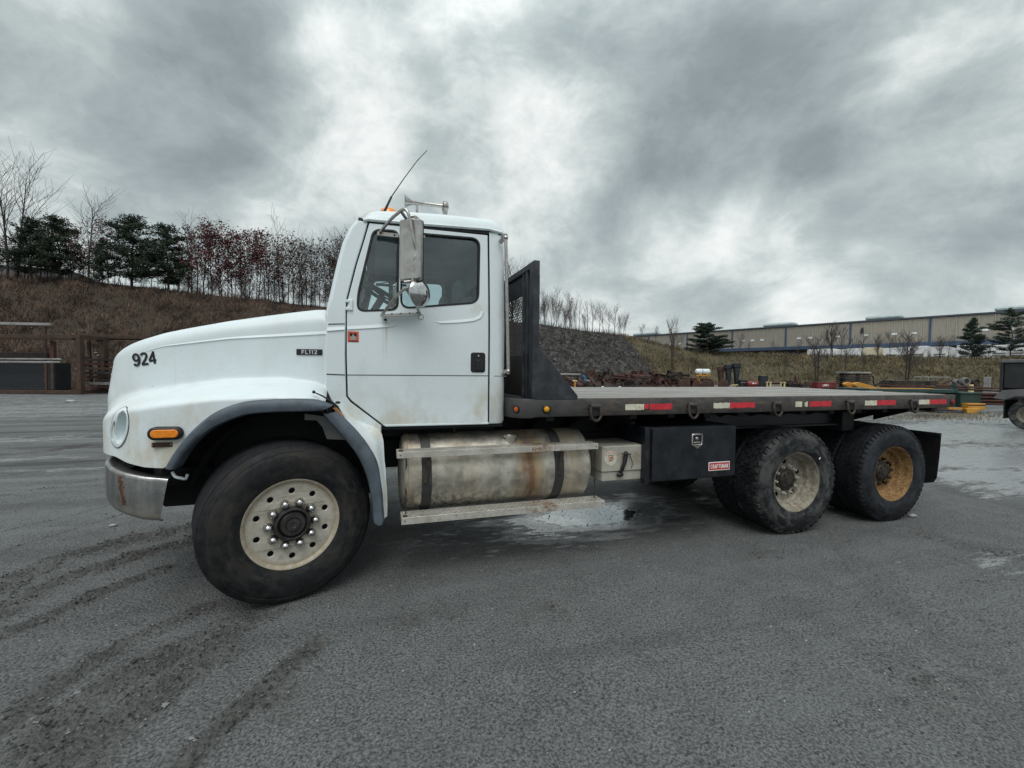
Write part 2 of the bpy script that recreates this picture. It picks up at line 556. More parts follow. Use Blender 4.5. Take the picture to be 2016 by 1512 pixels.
def f_white(nt, P):
    x, y, z = nt.sep(P)
    speck = nt.noise(P, 260, 2, .5)
    base = nt.mix(nt.step(speck, .3, .7), (.69, .765, .80), (.78, .855, .885))
    cloud = nt.noise(P, 1.7, 5, .6)
    base = nt.mix(nt.step(cloud, .35, .7, 0, .35), base, (.62, .69, .72))
    # yellowed grime: lower door edges, door rear, under the windows
    g = nt.noise(nt.scale(P, (1.0, 1, .55)), 5, 6, .65)
    low = nt.step(z, 1.50, 1.18, 0, 1)
    rear = nt.math('MULTIPLY', nt.step(x, 1.15, 1.5), nt.step(z, 1.75, 1.3, 0, .8))
    win = nt.math('MULTIPLY', nt.step(z, 1.98, 2.10), nt.step(z, 2.20, 2.12, 0, .9))
    m = nt.math('ADD', nt.math('ADD', low, rear), nt.math('MULTIPLY', win, nt.step(x, .75, .95)))
    m = nt.math('MULTIPLY', nt.math('MINIMUM', m, 1.0), nt.step(g, .42, .68, 0, .75))
    base = nt.mix(m, base, (.56, .50, .36))
    # narrow runs of dirty water
    st = nt.noise(nt.scale(P, (30, 30, .6)), 1.0, 3, .6)
    stm = nt.math('MULTIPLY', nt.step(st, .64, .74, 0, .35), nt.step(z, 2.0, 1.0))
    base = nt.mix(stm, base, (.42, .38, .30))
    run = nt.math('MULTIPLY', nt.step(nt.math('ABSOLUTE', nt.math('SUBTRACT', x, nt.math('ADD', .632, nt.math('MULTIPLY', nt.step(z, 1.2, 2.1), .006)))), .032, .006, 0, .6),
                  nt.math('MULTIPLY', nt.step(z, 1.62, 1.98), nt.step(z, 2.02, 2.0)))
    run = nt.math('MULTIPLY', run, nt.step(y, .3, .25))
    run = nt.math('MULTIPLY', run, nt.step(nt.noise(nt.scale(P, (60, 1, 1)), 1.5, 3), .35, .6))
    base = nt.mix(run, base, (.42, .34, .22))
    film = nt.math('MULTIPLY', nt.step(nt.noise(nt.scale(P, (1, 1, .7)), 2.6, 7, .7), .46, .66), nt.step(z, 1.9, 1.0, .12, .55))
    base = nt.mix(film, base, (.50, .50, .46))
    drip = nt.math('MULTIPLY', nt.step(nt.noise(nt.scale(P, (46, 46, .8)), 1.0, 4, .6), .66, .74, 0, .5), nt.math('MULTIPLY', nt.step(z, 1.16, .98), nt.step(x, -.3, -.6)))
    base = nt.mix(drip, base, (.33, .30, .24))
    scuff = nt.noise(nt.scale(P, (22, 22, 9)), 1.0, 5, .7)
    base = nt.mix(nt.math('MULTIPLY', nt.step(scuff, .70, .76, 0, .55), nt.step(z, 1.75, 1.1)), base, (.36, .35, .33))
    chips = nt.noise(P, 38, 3, .5)
    base = nt.mix(nt.step(chips, .765, .78, 0, .8), base, (.13, .11, .09))
    return dict(c=base, r=nt.step(cloud, .3, .7, .34, .5), b=nt.noise(P, 180, 2), bs=.06, bd=.002, coat=.15, coatr=.25)


def f_tank(nt, P):
    x, y, z = nt.sep(P)
    st = nt.noise(nt.scale(P, (9, 2, 1.1)), 1.0, 7, .66); d = nt.noise(P, 7, 7, .7); f = nt.noise(P, 30, 5, .7)
    col = nt.mix(nt.step(d, .3, .7), (.33, .31, .27), (.72, .68, .60))
    col = nt.mix(nt.step(st, .52, .72, 0, .35), col, (.27, .245, .20))
    col = nt.mix(nt.step(f, .60, .76, 0, .5), col, (.20, .165, .115))
    wob = nt.math('ADD', x, nt.math('MULTIPLY', nt.math('SUBTRACT', nt.noise(nt.scale(P, (1, 1, .6)), 7, 5), .5), .16))
    def band(c, wd, amt):
        return nt.math('MULTIPLY', nt.step(nt.math('ABSOLUTE', nt.math('SUBTRACT', wob, c)), wd, wd * .12, 0, amt), nt.step(nt.math('ADD', nt.math('MULTIPLY', st, .5), nt.math('MULTIPLY', d, .5)), .36, .54))
    r = nt.math('ADD', band(1.80, .20, 1.0), band(2.18, .15, .6))
    r = nt.math('MINIMUM', nt.math('ADD', nt.math('ADD', r, band(.83, .09, .75)), band(1.25, .3, .22)), 1.0)
    core = nt.step(nt.math('ABSOLUTE', nt.math('SUBTRACT', wob, 1.79)), .075, .02)
    col = nt.mix(nt.math('MULTIPLY', r, .9), col, nt.mix(core, (.34, .225, .095), (.17, .068, .024)))
    mud = nt.math('MULTIPLY', nt.step(z, .76, .56), nt.step(nt.noise(nt.scale(P, (3, 3, 1)), 9, 6, .72), .40, .62, .12, 1))
    col = nt.mix(nt.math('MULTIPLY', mud, nt.step(x, 2.2, .9, .35, 1)), col, (.06, .054, .047))
    dots = nt.step(nt.noise(P, 90, 2), .70, .75, 0, .7)
    col = nt.mix(dots, col, (.10, .07, .04))
    gm = nt.math('MAXIMUM', nt.math('MAXIMUM', r, mud), dots)
    return dict(c=col, r=nt.math('ADD', nt.step(d, .3, .7, .36, .52), nt.math('MULTIPLY', gm, .25)), m=nt.math('SUBTRACT', .72, nt.math('MULTIPLY', gm, .66)), b=nt.math('ADD', f, nt.math('MULTIPLY', d, 2)), bs=.15, bd=.004)


def f_step(nt, P):
    x, y, z = nt.sep(P)
    d = nt.noise(P, 8, 7, .7); f = nt.noise(P, 34, 5, .7)
    col = nt.mix(nt.step(d, .3, .7), (.46, .44, .39), (.62, .60, .55))
    col = nt.mix(nt.step(f, .54, .72, 0, .7), col, (.24, .185, .12))
    wob = nt.math('ADD', x, nt.math('MULTIPLY', nt.math('SUBTRACT', d, .5), .5))
    r = nt.math('MULTIPLY', nt.step(nt.math('ABSOLUTE', nt.math('SUBTRACT', wob, 1.88)), .22, .04), nt.step(f, .38, .58))
    col = nt.mix(nt.math('MULTIPLY', r, .85), col, (.19, .095, .04))
    return dict(c=col, r=nt.step(d, .3, .7, .38, .6), m=nt.math('SUBTRACT', .45, nt.math('MULTIPLY', r, .4)), b=f, bs=.15, bd=.003)


def f_chrome(nt, P):
    x, y, z = nt.sep(P)
    st = nt.noise(nt.scale(P, (14, 14, 1.2)), 1.0, 5, .6)
    d = nt.noise(P, 11, 6, .65)
    col = nt.mix(nt.step(st, .3, .7), (.28, .285, .285), (.46, .46, .455))
    col = nt.mix(nt.step(d, .48, .70, 0, .6), col, (.25, .225, .18))
    low = nt.math('MULTIPLY', nt.step(z, .76, .62), nt.step(d, .3, .6))
    col = nt.mix(nt.math('MULTIPLY', low, .8), col, (.20, .165, .12))
    # one long rust wound low on the wrap-round corner
    wx = nt.math('ADD', x, nt.math('MULTIPLY', nt.math('SUBTRACT', nt.noise(P, 16, 4), .5), .09))
    w = nt.math('MULTIPLY', nt.step(nt.math('ABSOLUTE', nt.math('SUBTRACT', wx, nt.math('ADD', -1.035, nt.math('MULTIPLY', nt.math('SUBTRACT', .9, z), .10)))), .03, .012),
                nt.math('MULTIPLY', nt.step(z, .70, .73), nt.step(z, .94, .90)))
    w = nt.math('MULTIPLY', w, nt.step(nt.noise(P, 24, 4), .20, .32))
    col = nt.mix(w, col, nt.mix(nt.step(nt.noise(P, 70, 3), .4, .6), (.05, .024, .016), (.125, .058, .034)))
    spots = nt.step(nt.noise(P, 55, 3), .68, .74, 0, .7)
    col = nt.mix(spots, col, (.16, .08, .045))
    gm = nt.math('MAXIMUM', nt.math('MAXIMUM', w, nt.math('MULTIPLY', low, .8)), spots)
    return dict(c=col, r=nt.math('ADD', nt.step(d, .25, .75, .24, .40), nt.math('MULTIPLY', gm, .4)), m=nt.math('SUBTRACT', .9, nt.math('MULTIPLY', gm, .85)), b=nt.noise(P, 9, 5), bs=.22, bd=.02)


def f_black(nt, P):
    x, y, z = nt.sep(P)
    n = nt.noise(P, 4.5, 7, .65); q = nt.noise(nt.scale(P, (1, 1, .5)), 11, 6, .7)
    col = nt.mix(nt.step(n, .42, .62), (.016, .019, .026), (.045, .052, .062))
    col = nt.mix(nt.step(q, .54, .68, 0, .65), col, (.06, .047, .037))
    col = nt.mix(nt.step(nt.noise(P, 32, 4), .68, .73, 0, .8), col, (.12, .085, .06))
    return dict(c=col, r=nt.step(n, .3, .7, .38, .62), b=q, bs=.12, bd=.006)


def f_rail(nt, P):
    x, y, z = nt.sep(P)
    n = nt.noise(P, 6, 7, .7); q = nt.noise(nt.scale(P, (.7, 1, 2)), 14, 6, .7)
    back = nt.step(x, 1.9, 2.6)
    col = nt.mix(nt.step(n, .35, .65), (.022, .023, .027), (.055, .055, .057))
    rusty = nt.mix(nt.step(q, .35, .65), (.05, .035, .028), (.095, .068, .052))
    col = nt.mix(nt.math('MULTIPLY', nt.step(q, .42, .6, .1, .85), nt.math('ADD', .25, nt.math('MULTIPLY', back, .7))), col, rusty)
    return dict(c=col, r=nt.step(n, .3, .7, .5, .75), b=q, bs=.18, bd=.006)


def f_wood(nt, P):
    oi = nt.new('ShaderNodeObjectInfo').outputs['Random']
    off = nt.new('ShaderNodeCombineXYZ'); nt.put(off.inputs[0], nt.math('MULTIPLY', oi, 37.0)); nt.put(off.inputs[2], nt.math('MULTIPLY', oi, 11.0))
    p = nt.vmath('ADD', P, off.outputs[0])
    g = nt.noise(nt.scale(p, (.6, 22, 1)), 1.6, 6, .65); n = nt.noise(p, 1.3, 5, .6)
    col = nt.mix(nt.step(g, .3, .7), (.17, .16, .15), (.36, .345, .325))
    col = nt.mix(nt.step(n, .4, .75, 0, .55), col, (.13, .12, .11))
    col = nt.mix(nt.math('MULTIPLY', oi, .4), col, (.22, .19, .165))
    return dict(c=col, r=nt.step(n, .35, .65, .25, .6), b=g, bs=.35, bd=.006)


def tyre_mat(name, dust, dcol, tread=.03):
    def fn(nt, P):
        x, y, z = nt.sep(P)
        r = nt.math('SQRT', nt.math('ADD', nt.math('MULTIPLY', x, x), nt.math('MULTIPLY', z, z)))
        a = nt.math('ARCTAN2', z, x)
        cv = nt.new('ShaderNodeCombineXYZ'); nt.put(cv.inputs[0], nt.math('MULTIPLY', r, 9.0)); nt.put(cv.inputs[1], nt.math('MULTIPLY', a, 1.1)); nt.put(cv.inputs[2], nt.math('MULTIPLY', y, 6.0))
        smear = nt.noise(cv.outputs[0], 1.6, 7, .68)
        ring = nt.new('ShaderNodeTexWave'); ring.wave_type = 'BANDS'; ring.bands_direction = 'X'; nt.put(ring.inputs['Vector'], cv.outputs[0]); ring.inputs['Scale'].default_value = 2.6; ring.inputs['Distortion'].default_value = .6
        n = nt.noise(P, 6, 7, .65); q = nt.noise(P, 19, 6, .65)
        face = nt.step(y, tread + .02, tread - .01)
        col = nt.mix(nt.step(q, .3, .7), (.0055, .0062, .0078), (.014, .0155, .0185))
        m = nt.math('MULTIPLY', nt.step(nt.math('ADD', nt.math('MULTIPLY', n, .55), nt.math('MULTIPLY', smear, .5)), .47, .60), nt.math('ADD', .25, nt.math('MULTIPLY', face, .75)))
        col = nt.mix(nt.math('MULTIPLY', m, dust), col, dcol)
        col = nt.mix(nt.math('MULTIPLY', nt.step(smear, .58, .66), .45 * dust), col, tuple(min(1, c * 1.7) for c in dcol))
        col = nt.mix(nt.math('MULTIPLY', nt.step(nt.noise(P, 130, 3), .62, .7), .4 * dust), col, dcol)
        col = nt.mix(nt.step(nt.noise(P, 30, 3), .72, .76, 0, .8), col, (.008, .008, .009))
        h = nt.math('ADD', q, nt.math('MULTIPLY', ring.outputs['Fac'], .25))
        return dict(c=col, r=nt.step(n, .3, .7, .5, .8), spec=.28, b=h, bs=.3, bd=.008)
    return mat(name, fn)


def f_rimdisc(nt, P):
    n = nt.noise(P, 7, 6, .65); q = nt.noise(P, 24, 6, .7)
    x, y, z = nt.sep(P)
    col = nt.mix(nt.step(n, .3, .7), (.40, .37, .31), (.52, .49, .43))
    col = nt.mix(nt.step(q, .5, .72, 0, .6), col, (.26, .22, .16))
    r = nt.math('SQRT', nt.math('ADD', nt.math('MULTIPLY', x, x), nt.math('MULTIPLY', z, z)))
    ed = nt.math('MULTIPLY', nt.step(r, .255, .285), nt.step(q, .3, .55, .2, .9))
    col = nt.mix(nt.math('MULTIPLY', ed, .6), col, (.30, .225, .13))
    inn = nt.math('MULTIPLY', nt.step(r, .17, .11), nt.step(q, .35, .6, .1, .9))
    col = nt.mix(inn, col, (.17, .12, .075))
    return dict(c=col, r=.6, m=.15, b=q, bs=.12, bd=.004)


def f_cream(nt, P):
    n = nt.noise(P, 8, 6, .65); q = nt.noise(P, 26, 6, .7)
    col = nt.mix(nt.step(n, .3, .7), (.19, .17, .13), (.34, .315, .26))
    col = nt.mix(nt.step(q, .44, .66, 0, .85), col, (.13, .092, .056))
    return dict(c=col, r=.6, b=q, bs=.15, bd=.004)


def f_goldrust(nt, P):
    n = nt.noise(P, 9, 6, .7); q = nt.noise(P, 42, 5, .75)
    col = nt.mix(nt.step(n, .3, .7), (.20, .105, .034), (.36, .22, .082))
    col = nt.mix(nt.step(q, .40, .62, 0, .9), col, (.115, .055, .022))
    col = nt.mix(nt.step(nt.noise(P, 75, 3), .60, .70, 0, .6), col, (.55, .42, .2))
    return dict(c=col, r=.75, b=q, bs=.3, bd=.004)


def glass(name, tint, refl=.9, rough=.02):
    m = bpy.data.materials.new(name); m.use_nodes = True
    nt = NT(m.node_tree); nt.n.clear()
    tr = nt.new('ShaderNodeBsdfTransparent'); tr.inputs[0].default_value = (*tint, 1)
    gl = nt.new('ShaderNodeBsdfGlossy'); gl.inputs[0].default_value = (refl, refl, refl, 1); gl.inputs['Roughness'].default_value = rough
    fr = nt.new('ShaderNodeFresnel'); fr.inputs[0].default_value = 1.7
    mx = nt.new('ShaderNodeMixShader'); nt.l.new(fr.outputs[0], mx.inputs[0]); nt.l.new(tr.outputs[0], mx.inputs[1]); nt.l.new(gl.outputs[0], mx.inputs[2])
    out = nt.new('ShaderNodeOutputMaterial'); nt.l.new(mx.outputs[0], out.inputs[0])
    return m


M = {}
M['white'] = mat('white truck paint', f_white)
M['whiteclean'] = simple('white paint', (.70, .77, .79), .45, var=.05, scale=4, c2=(.5, .46, .36), amt=.25)
M['tank'] = mat('stained aluminium tank', f_tank)
M['chrome'] = mat('dull dented chrome', f_chrome)
M['black'] = mat('chipped black paint', f_black)
M['rail'] = mat('rusted black rail', f_rail)
M['wood'] = mat('weathered wet deck wood', f_wood)
M['tyre_front'] = tyre_mat('front tyre rubber', .42, (.050, .044, .038), .0)
M['tyre_dusty'] = tyre_mat('dusty drive tyre rubber', .9, (.066, .068, .067))
M['tyre_dark'] = tyre_mat('dark drive tyre rubber', .55, (.038, .045, .055))
M['rimdisc'] = mat('cream painted wheel disc', f_rimdisc)
M['cream'] = mat('grimy cream wheel', f_cream)
M['goldrust'] = mat('golden rusted wheel', f_goldrust)
M['hub'] = simple('greasy rusty hub', (.040, .034, .029), .55, .3, .4, 20, (.12, .075, .045), .6, .3)
M['hub_grey'] = simple('grey greasy hub', (.038, .037, .036), .5, .3, .35, 18, (.07, .055, .042), .5, .3)
M['nut'] = simple('chromed nut cover', (.55, .55, .55), .16, 1.0, .1, 30, (.35, .28, .2), .3)
M['flare'] = simple('grey fender plastic', (.085, .105, .13), .55, 0, .22, 7, (.045, .052, .06), .7, .2, 50)
M['rubber'] = simple('black rubber', (.012, .012, .013), .5, 0, .2, 20)
M['dark'] = simple('dark chassis steel', (.014, .015, .018), .65, .1, .4, 5, (.045, .034, .026), .5, .2)
M['liner'] = simple('wheel well liner', (.010, .010, .011), .85, 0, .3, 6)
M['step'] = mat('scuffed aluminium step', f_step)
M['cream_box'] = simple('cream painted box', (.40, .385, .33), .55, .1, .12, 5, (.22, .17, .10), .6, .1, 40, (.5, .72))
M['navy'] = simple('navy black box paint', (.009, .011, .016), .38, 0, .35, 6, (.045, .034, .03), .55, .1, 40, (.55, .72))
M['steel'] = simple('worn bright steel', (.48, .46, .44), .28, .95, .12, 14, (.22, .17, .13), .55, .1, 40, (.5, .7))
M['brushed'] = simple('stainless mirror steel', (.45, .435, .41), .30, .9, .16, 8, (.26, .19, .14), .5, .15, 30, (.48, .72))
M['bolt'] = simple('dark bolt steel', (.05, .045, .04), .5, .6, .2, 20)
M['seal'] = simple('window rubber', (.008, .008, .009), .45, 0, .2, 20)
M['amber'] = mat('amber lens', lambda nt, P: dict(c=nt.mix(nt.step(nt.noise(P, 60, 3), .3, .7), (.78, .20, .008), (.90, .30, .015)), r=.22, coat=.5))
M['amberdark'] = simple('orange lens', (.55, .11, .01), .25, 0, .2, 30)
M['yellowlens'] = simple('yellow marker lens', (.80, .36, .02), .25, 0, .15, 40)
M['redlens'] = simple('red lens', (.28, .012, .02), .25, 0, .2, 30)
M['tape_white'] = simple('faded white tape', (.62, .60, .48), .5, 0, .12, 14, (.30, .22, .14), .7, 0, 60, (.56, .66))
M['tape_red'] = simple('faded red tape', (.55, .025, .04), .45, 0, .2, 14, (.07, .035, .03), .85, 0, 60, (.60, .66))
M['letter'] = simple('black vinyl', (.010, .011, .014), .4, 0, .1, 10)
M['badge'] = simple('black badge', (.012, .013, .015), .35, 0, .1, 10)
M['badgetext'] = simple('silver badge letters', (.62, .64, .65), .35, .3, .05, 10)
M['orange'] = simple('orange sticker', (.62, .10, .045), .5, 0, .08, 12)
M['interior'] = simple('cab trim', (.36, .43, .45), .7, 0, .15, 3)
M['interior_light'] = simple('cab headliner', (.62, .68, .70), .8, 0, .1, 3)
M['seat'] = simple('grey seat cloth', (.26, .29, .31), .85, 0, .2, 8)
M['glass'] = glass('tinted cab glass', (.90, .96, .97))
M['redlabel'] = simple('red label', (.50, .015, .03), .4, 0, .05, 10)
M['labelwhite'] = simple('white label print', (.75, .74, .72), .5, 0, .05, 10)
M['sticker'] = simple('pale round sticker', (.58, .55, .47), .4, 0, .12, 20, (.45, .20, .10), .5)
M['brownplate'] = simple('brown plate', (.055, .026, .012), .5, .2, .3, 20)
M['mesh'] = simple('black expanded mesh', (.010, .011, .014), .55, .2, .3, 12)


def f_gravel(nt, P):
    x, y, z = nt.sep(P)
    at_ = nt.new('ShaderNodeAttribute', attribute_name='wet'); wet = at_.outputs['Fac']
    rut = nt.new('ShaderNodeAttribute', attribute_name='rut').outputs['Fac']
    big = nt.noise(P, .55, 6, .6); mid = nt.noise(P, 3.1, 6, .65); grit = nt.noise(P, 70, 4, .7); peb = nt.voro(P, 42)
    pebc = nt.voro(P, 42, out=1)
    col = nt.mix(nt.step(mid, .3, .7), (.108, .113, .113), (.146, .152, .152))
    col = nt.mix(nt.step(big, .35, .7, 0, .5), col, (.158, .164, .165))
    col = nt.mix(nt.step(grit, .35, .65, 0, .9), nt.scale(col, (.40, .40, .41)), nt.scale(col, (1.42, 1.42, 1.42)))
    pc = nt.sep(pebc)[0]
    col = nt.mix(nt.math('MULTIPLY', nt.step(peb, .30, .12), nt.step(pc, .72, .92, 0, .75)), col, (.26, .27, .27))
    col = nt.mix(nt.math('MULTIPLY', nt.step(peb, .34, .1), nt.step(pc, .30, .14, 0, .85)), col, (.020, .020, .023))
    white = nt.math('MULTIPLY', nt.step(nt.voro(P, 17), .10, .05), nt.step(nt.sep(nt.voro(P, 17, out=1))[1], .86, .9))
    col = nt.mix(white, col, (.62, .62, .60))
    brown = nt.step(nt.noise(nt.vmath('ADD', P, (9.3, 4.1, 0)), 2.3, 6, .7), .66, .76, 0, .45)
    col = nt.mix(brown, col, (.072, .056, .042))
    col = nt.mix(nt.math('MULTIPLY', rut, .75), col, nt.mix(nt.step(nt.noise(P, 26, 5, .7), .35, .65), (.036, .035, .034), (.10, .095, .088)))
    # standing water (wet > 1) and thin film (wet up to 1), plus shade painted along the truck
    wn = nt.noise(nt.scale(P, (1.0, 2.6, 1)), 1.5, 8, .68)
    wf = nt.noise(nt.scale(P, (1.0, 3.2, 1)), 4.5, 6, .7)
    wmix = nt.math('ADD', nt.math('MULTIPLY', nt.math('SUBTRACT', wn, .5), 1.5), nt.math('MULTIPLY', nt.math('SUBTRACT', wf, .5), 1.1))
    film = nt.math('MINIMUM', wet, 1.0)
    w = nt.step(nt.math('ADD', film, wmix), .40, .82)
    damp_shade = nt.step(nt.math('ADD', film, nt.math('MULTIPLY', wmix, .5)), .10, .55)
    pool = nt.step(nt.math('ADD', wet, nt.math('MULTIPLY', wmix, .8)), 1.10, 1.34)
    # worn lanes: long faint bands of fines and of coarser dark grit
    lane = nt.noise(nt.scale(nt.vmath('ADD', P, (0, 3, 0)), (.16, 1.5, 1)), 1.0, 6, .62)
    far = nt.step(y, 2.2, 6.0)
    col = nt.mix(nt.math('MULTIPLY', nt.step(lane, .52, .64), nt.math('ADD', .30, nt.math('MULTIPLY', far, .45))), col, (.040, .041, .042))
    col = nt.mix(nt.math('MULTIPLY', nt.step(lane, .48, .36), nt.math('ADD', .22, nt.math('MULTIPLY', far, .4))), col, (.19, .20, .205))
    col = nt.mix(nt.math('MULTIPLY', damp_shade, .45), col, nt.scale(col, (.5, .5, .52)))
    col = nt.mix(nt.math('MULTIPLY', w, .60), col, nt.mix(pool, (.32, .335, .345), (.04, .042, .044)))  # pale grey paints the sky's sheen into the colour of the wet film
    rough = nt.math('SUBTRACT', nt.math('SUBTRACT', .90, nt.math('MULTIPLY', damp_shade, .22)), nt.math('MULTIPLY', w, .46))
    rough = nt.math('MAXIMUM', nt.math('SUBTRACT', rough, nt.math('MULTIPLY', pool, .5)), .07)
    dry = nt.math('SUBTRACT', 1.0, nt.math('MAXIMUM', nt.math('MULTIPLY', w, .86), nt.math('MULTIPLY', pool, .97)))
    h = nt.math('ADD', nt.math('ADD', nt.math('MULTIPLY', grit, .8), nt.math('MULTIPLY', nt.step(peb, .45, .05), .6)), nt.math('MULTIPLY', mid, 1.2))
    return dict(c=col, r=rough, spec=nt.math('ADD', nt.math('ADD', .35, nt.math('MULTIPLY', w, 3.2)), nt.math('MULTIPLY', pool, 3.0)), b=nt.math('MULTIPLY', h, dry), bs=.9, bd=.014)


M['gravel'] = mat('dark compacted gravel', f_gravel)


def earth(name, a, b, c, s=1.0):
    def fn(nt, P):
        n = nt.noise(P, .35 * s, 6, .65); q = nt.noise(P, 2.2 * s, 7, .7); g = nt.noise(P, 14 * s, 4, .7)
        col = nt.mix(nt.step(q, .3, .7), a, b)
        col = nt.mix(nt.step(n, .4, .65, 0, .7), col, c)
        return dict(c=nt.mix(nt.step(g, .3, .7, .0, .6), col, nt.scale(col, (.5, .5, .5))), r=.95, b=q, bs=.8, bd=.15)
    return mat(name, fn)


M['hill'] = earth('dead brush slope', (.040, .028, .020), (.075, .052, .036), (.055, .046, .028))
M['rubble'] = earth('dark shale rubble', (.026, .026, .028), (.060, .058, .056), (.050, .041, .032), 2.0)
M['grass'] = earth('dry grass bank', (.078, .070, .040), (.140, .118, .066), (.085, .066, .044))
M['brush'] = mat('dead brush stems', lambda nt, P: dict(c=nt.mix(nt.step(nt.noise(P, .8, 5, .7), .35, .65), (.034, .022, .018), (.19, .128, .095)), r=.9))
M['grassblade'] = mat('dry grass stems', lambda nt, P: dict(c=nt.mix(nt.step(nt.noise(P, .5, 5, .7), .35, .65), (.085, .074, .042), (.215, .172, .10)), r=.9))
M['chip'] = mat('shale chips', lambda nt, P: dict(c=nt.mix(nt.step(nt.noise(P, 1.6, 4, .7), .35, .65), (.020, .021, .024), (.165, .162, .155)), r=.8))
M['clod'] = mat('dark mud clods', lambda nt, P: dict(c=nt.mix(nt.step(nt.noise(P, 14, 3, .7), .35, .65), (.022, .022, .023), (.085, .084, .082)), r=.85))
M['stone'] = mat('gravel stones', lambda nt, P: dict(c=nt.mix(nt.step(nt.noise(P, 9, 3, .7), .35, .65), (.030, .031, .034), (.20, .205, .205)), r=.8))
M['bark'] = simple('dark bark', (.040, .031, .027), .9, 0, .3, 5)
M['palebark'] = simple('grey bark', (.098, .088, .080), .9, 0, .3, 5)
M['twig'] = simple('grey brown twigs', (.078, .066, .060), .9, 0, .3, 3)


def leafmat(name, a, b):
    return mat(name, lambda nt, P: dict(c=nt.mix(nt.step(nt.noise(P, 2.4, 4, .7), .3, .7), a, b), r=.75))


M['redleaf'] = leafmat('dry red oak leaves', (.060, .018, .019), (.175, .050, .046))
M['brownleaf'] = leafmat('brown dry leaves', (.055, .028, .020), (.115, .060, .042))
M['needle'] = leafmat('pine needles', (.014, .026, .016), (.038, .062, .034))
M['needleblue'] = leafmat('blue green needles', (.014, .028, .020), (.042, .070, .048))
M['rust'] = simple('rusted steel', (.060, .036, .026), .85, .1, .4, 2.2, (.10, .05, .032), .6, .3, 14)
M['rustred'] = simple('red rusted steel', (.085, .035, .027), .8, .1, .35, 2, (.05, .032, .026), .6, .3, 14)
M['rustdark'] = simple('dark scrap steel', (.030, .024, .022), .8, .2, .45, 2, (.08, .04, .026), .6, .3, 14)
M['galv'] = simple('weathered pale steel', (.34, .34, .33), .55, .4, .2, 1.5, (.14, .12, .11), .5)
M['greysteel'] = simple('grey painted steel', (.16, .16, .16), .6, .2, .2, 2, (.06, .045, .038), .5)
M['yellow'] = simple('yellow machine paint', (.55, .26, .035), .5, 0, .15, 3, (.22, .10, .03), .5)
M['paleyellow'] = simple('pale yellow paint', (.62, .52, .25), .55, 0, .1, 4)
M['green'] = simple('dark green paint', (.016, .048, .040), .55, 0, .25, 2, (.03, .03, .025), .5)
M['red'] = simple('red cabinet paint', (.17, .020, .022), .5, 0, .2, 3, (.09, .02, .018), .5)
M['bluepaint'] = simple('blue paint', (.045, .19, .40), .5, 0, .15, 4)
M['darkbox'] = simple('dark steel box', (.016, .019, .024), .55, 0, .3, 3)
M['bluegrey'] = simple('blue grey hammer steel', (.026, .033, .042), .55, .2, .35, 3, (.05, .035, .03), .5)
M['wall'] = mat('ribbed beige cladding', lambda nt, P: dict(c=nt.mix(nt.step(nt.noise(nt.scale(P, (3, 3, .5)), 1.0, 6, .6), .3, .7), (.245, .222, .188), (.305, .28, .24)), r=.7))
M['wallrib'] = simple('pale joint strip', (.33, .30, .25), .7, 0, .1, 2)
M['bluetrim'] = simple('faded blue trim', (.038, .066, .125), .6, 0, .2, 1, (.075, .10, .15), .4)
M['roof'] = simple('roof edge', (.06, .075, .095), .6, 0, .15, 1)
M['ventgrey'] = simple('rooftop unit', (.40, .46, .47), .5, .2, .1, 1)
M['trailerwhite'] = simple('white trailer', (.72, .73, .73), .5, 0, .08, 1, (.45, .45, .43), .4)
M['trailercream'] = simple('cream trailer', (.62, .55, .40), .5, 0, .08, 1)
M['dumpgrey'] = simple('dark grey dump body', (.022, .024, .027), .6, .1, .3, 2, (.05, .045, .04), .6, .2, 20)
M['dumptop'] = simple('worn dump edge', (.13, .13, .13), .6, .2, .25, 3)
M['plywood'] = simple('plywood', (.30, .24, .15), .8, 0, .2, 2)
# ------------------------------------------------------------------ flatbed truck (X to the rear, Y away from the viewer, Z up; origin below the front axle)
TRK = thing('flatbed_truck', 'white flatbed truck numbered 924 with black headboard, parked on the wet gravel', 'truck')
YC = 1.22                      # centre line


def part(name, mb, m, parent=None, smooth=35, **kw):
    return obj(name, mb, M[m] if isinstance(m, str) else m, parent or TRK, smooth, **kw)


def mirror(mb):
    r = MB(); r.add([(x, 2 * YC - y, z) for x, y, z in mb.v], [f[::-1] for f in mb.f]); return r


# ---- hood
SN = 64
FP = [(-1.375, 1.22), (-1.36, .95), (-1.325, .70), (-1.265, .47), (-1.175, .285), (-1.05, .19), (-.91, .112), (-.76, .07), (-.42, .035), (0, .025), (.17, .05), (.215, .10)]
HP = [(-1.445, 1.22), (-1.43, 1.0), (-1.39, .80), (-1.30, .61), (-1.19, .515), (-1.06, .465), (-.90, .425), (-.75, .40), (-.42, .37), (0, .345), (.17, .325), (.212, .32)]
FS, HS = spline(FP, SN), spline(HP, SN)


def ztop(x):
    return float(np.interp(x, [-1.40, -1.30, -1.22, -1.14, -.97, -.83, -.54, -.24, 0, .13, .19, .22], [1.76, 1.795, 1.825, 1.85, 1.895, 1.928, 1.992, 2.046, 2.085, 2.103, 2.105, 2.085]))


def zcrease(x):
    return float(np.interp(x, [-1.40, -1.27, -1.17, -1.06, -.96, -.87, -.78, -.45, -.09, .11, .22], [1.22, 1.30, 1.37, 1.408, 1.422, 1.437, 1.454, 1.498, 1.508, 1.480, 1.44]))


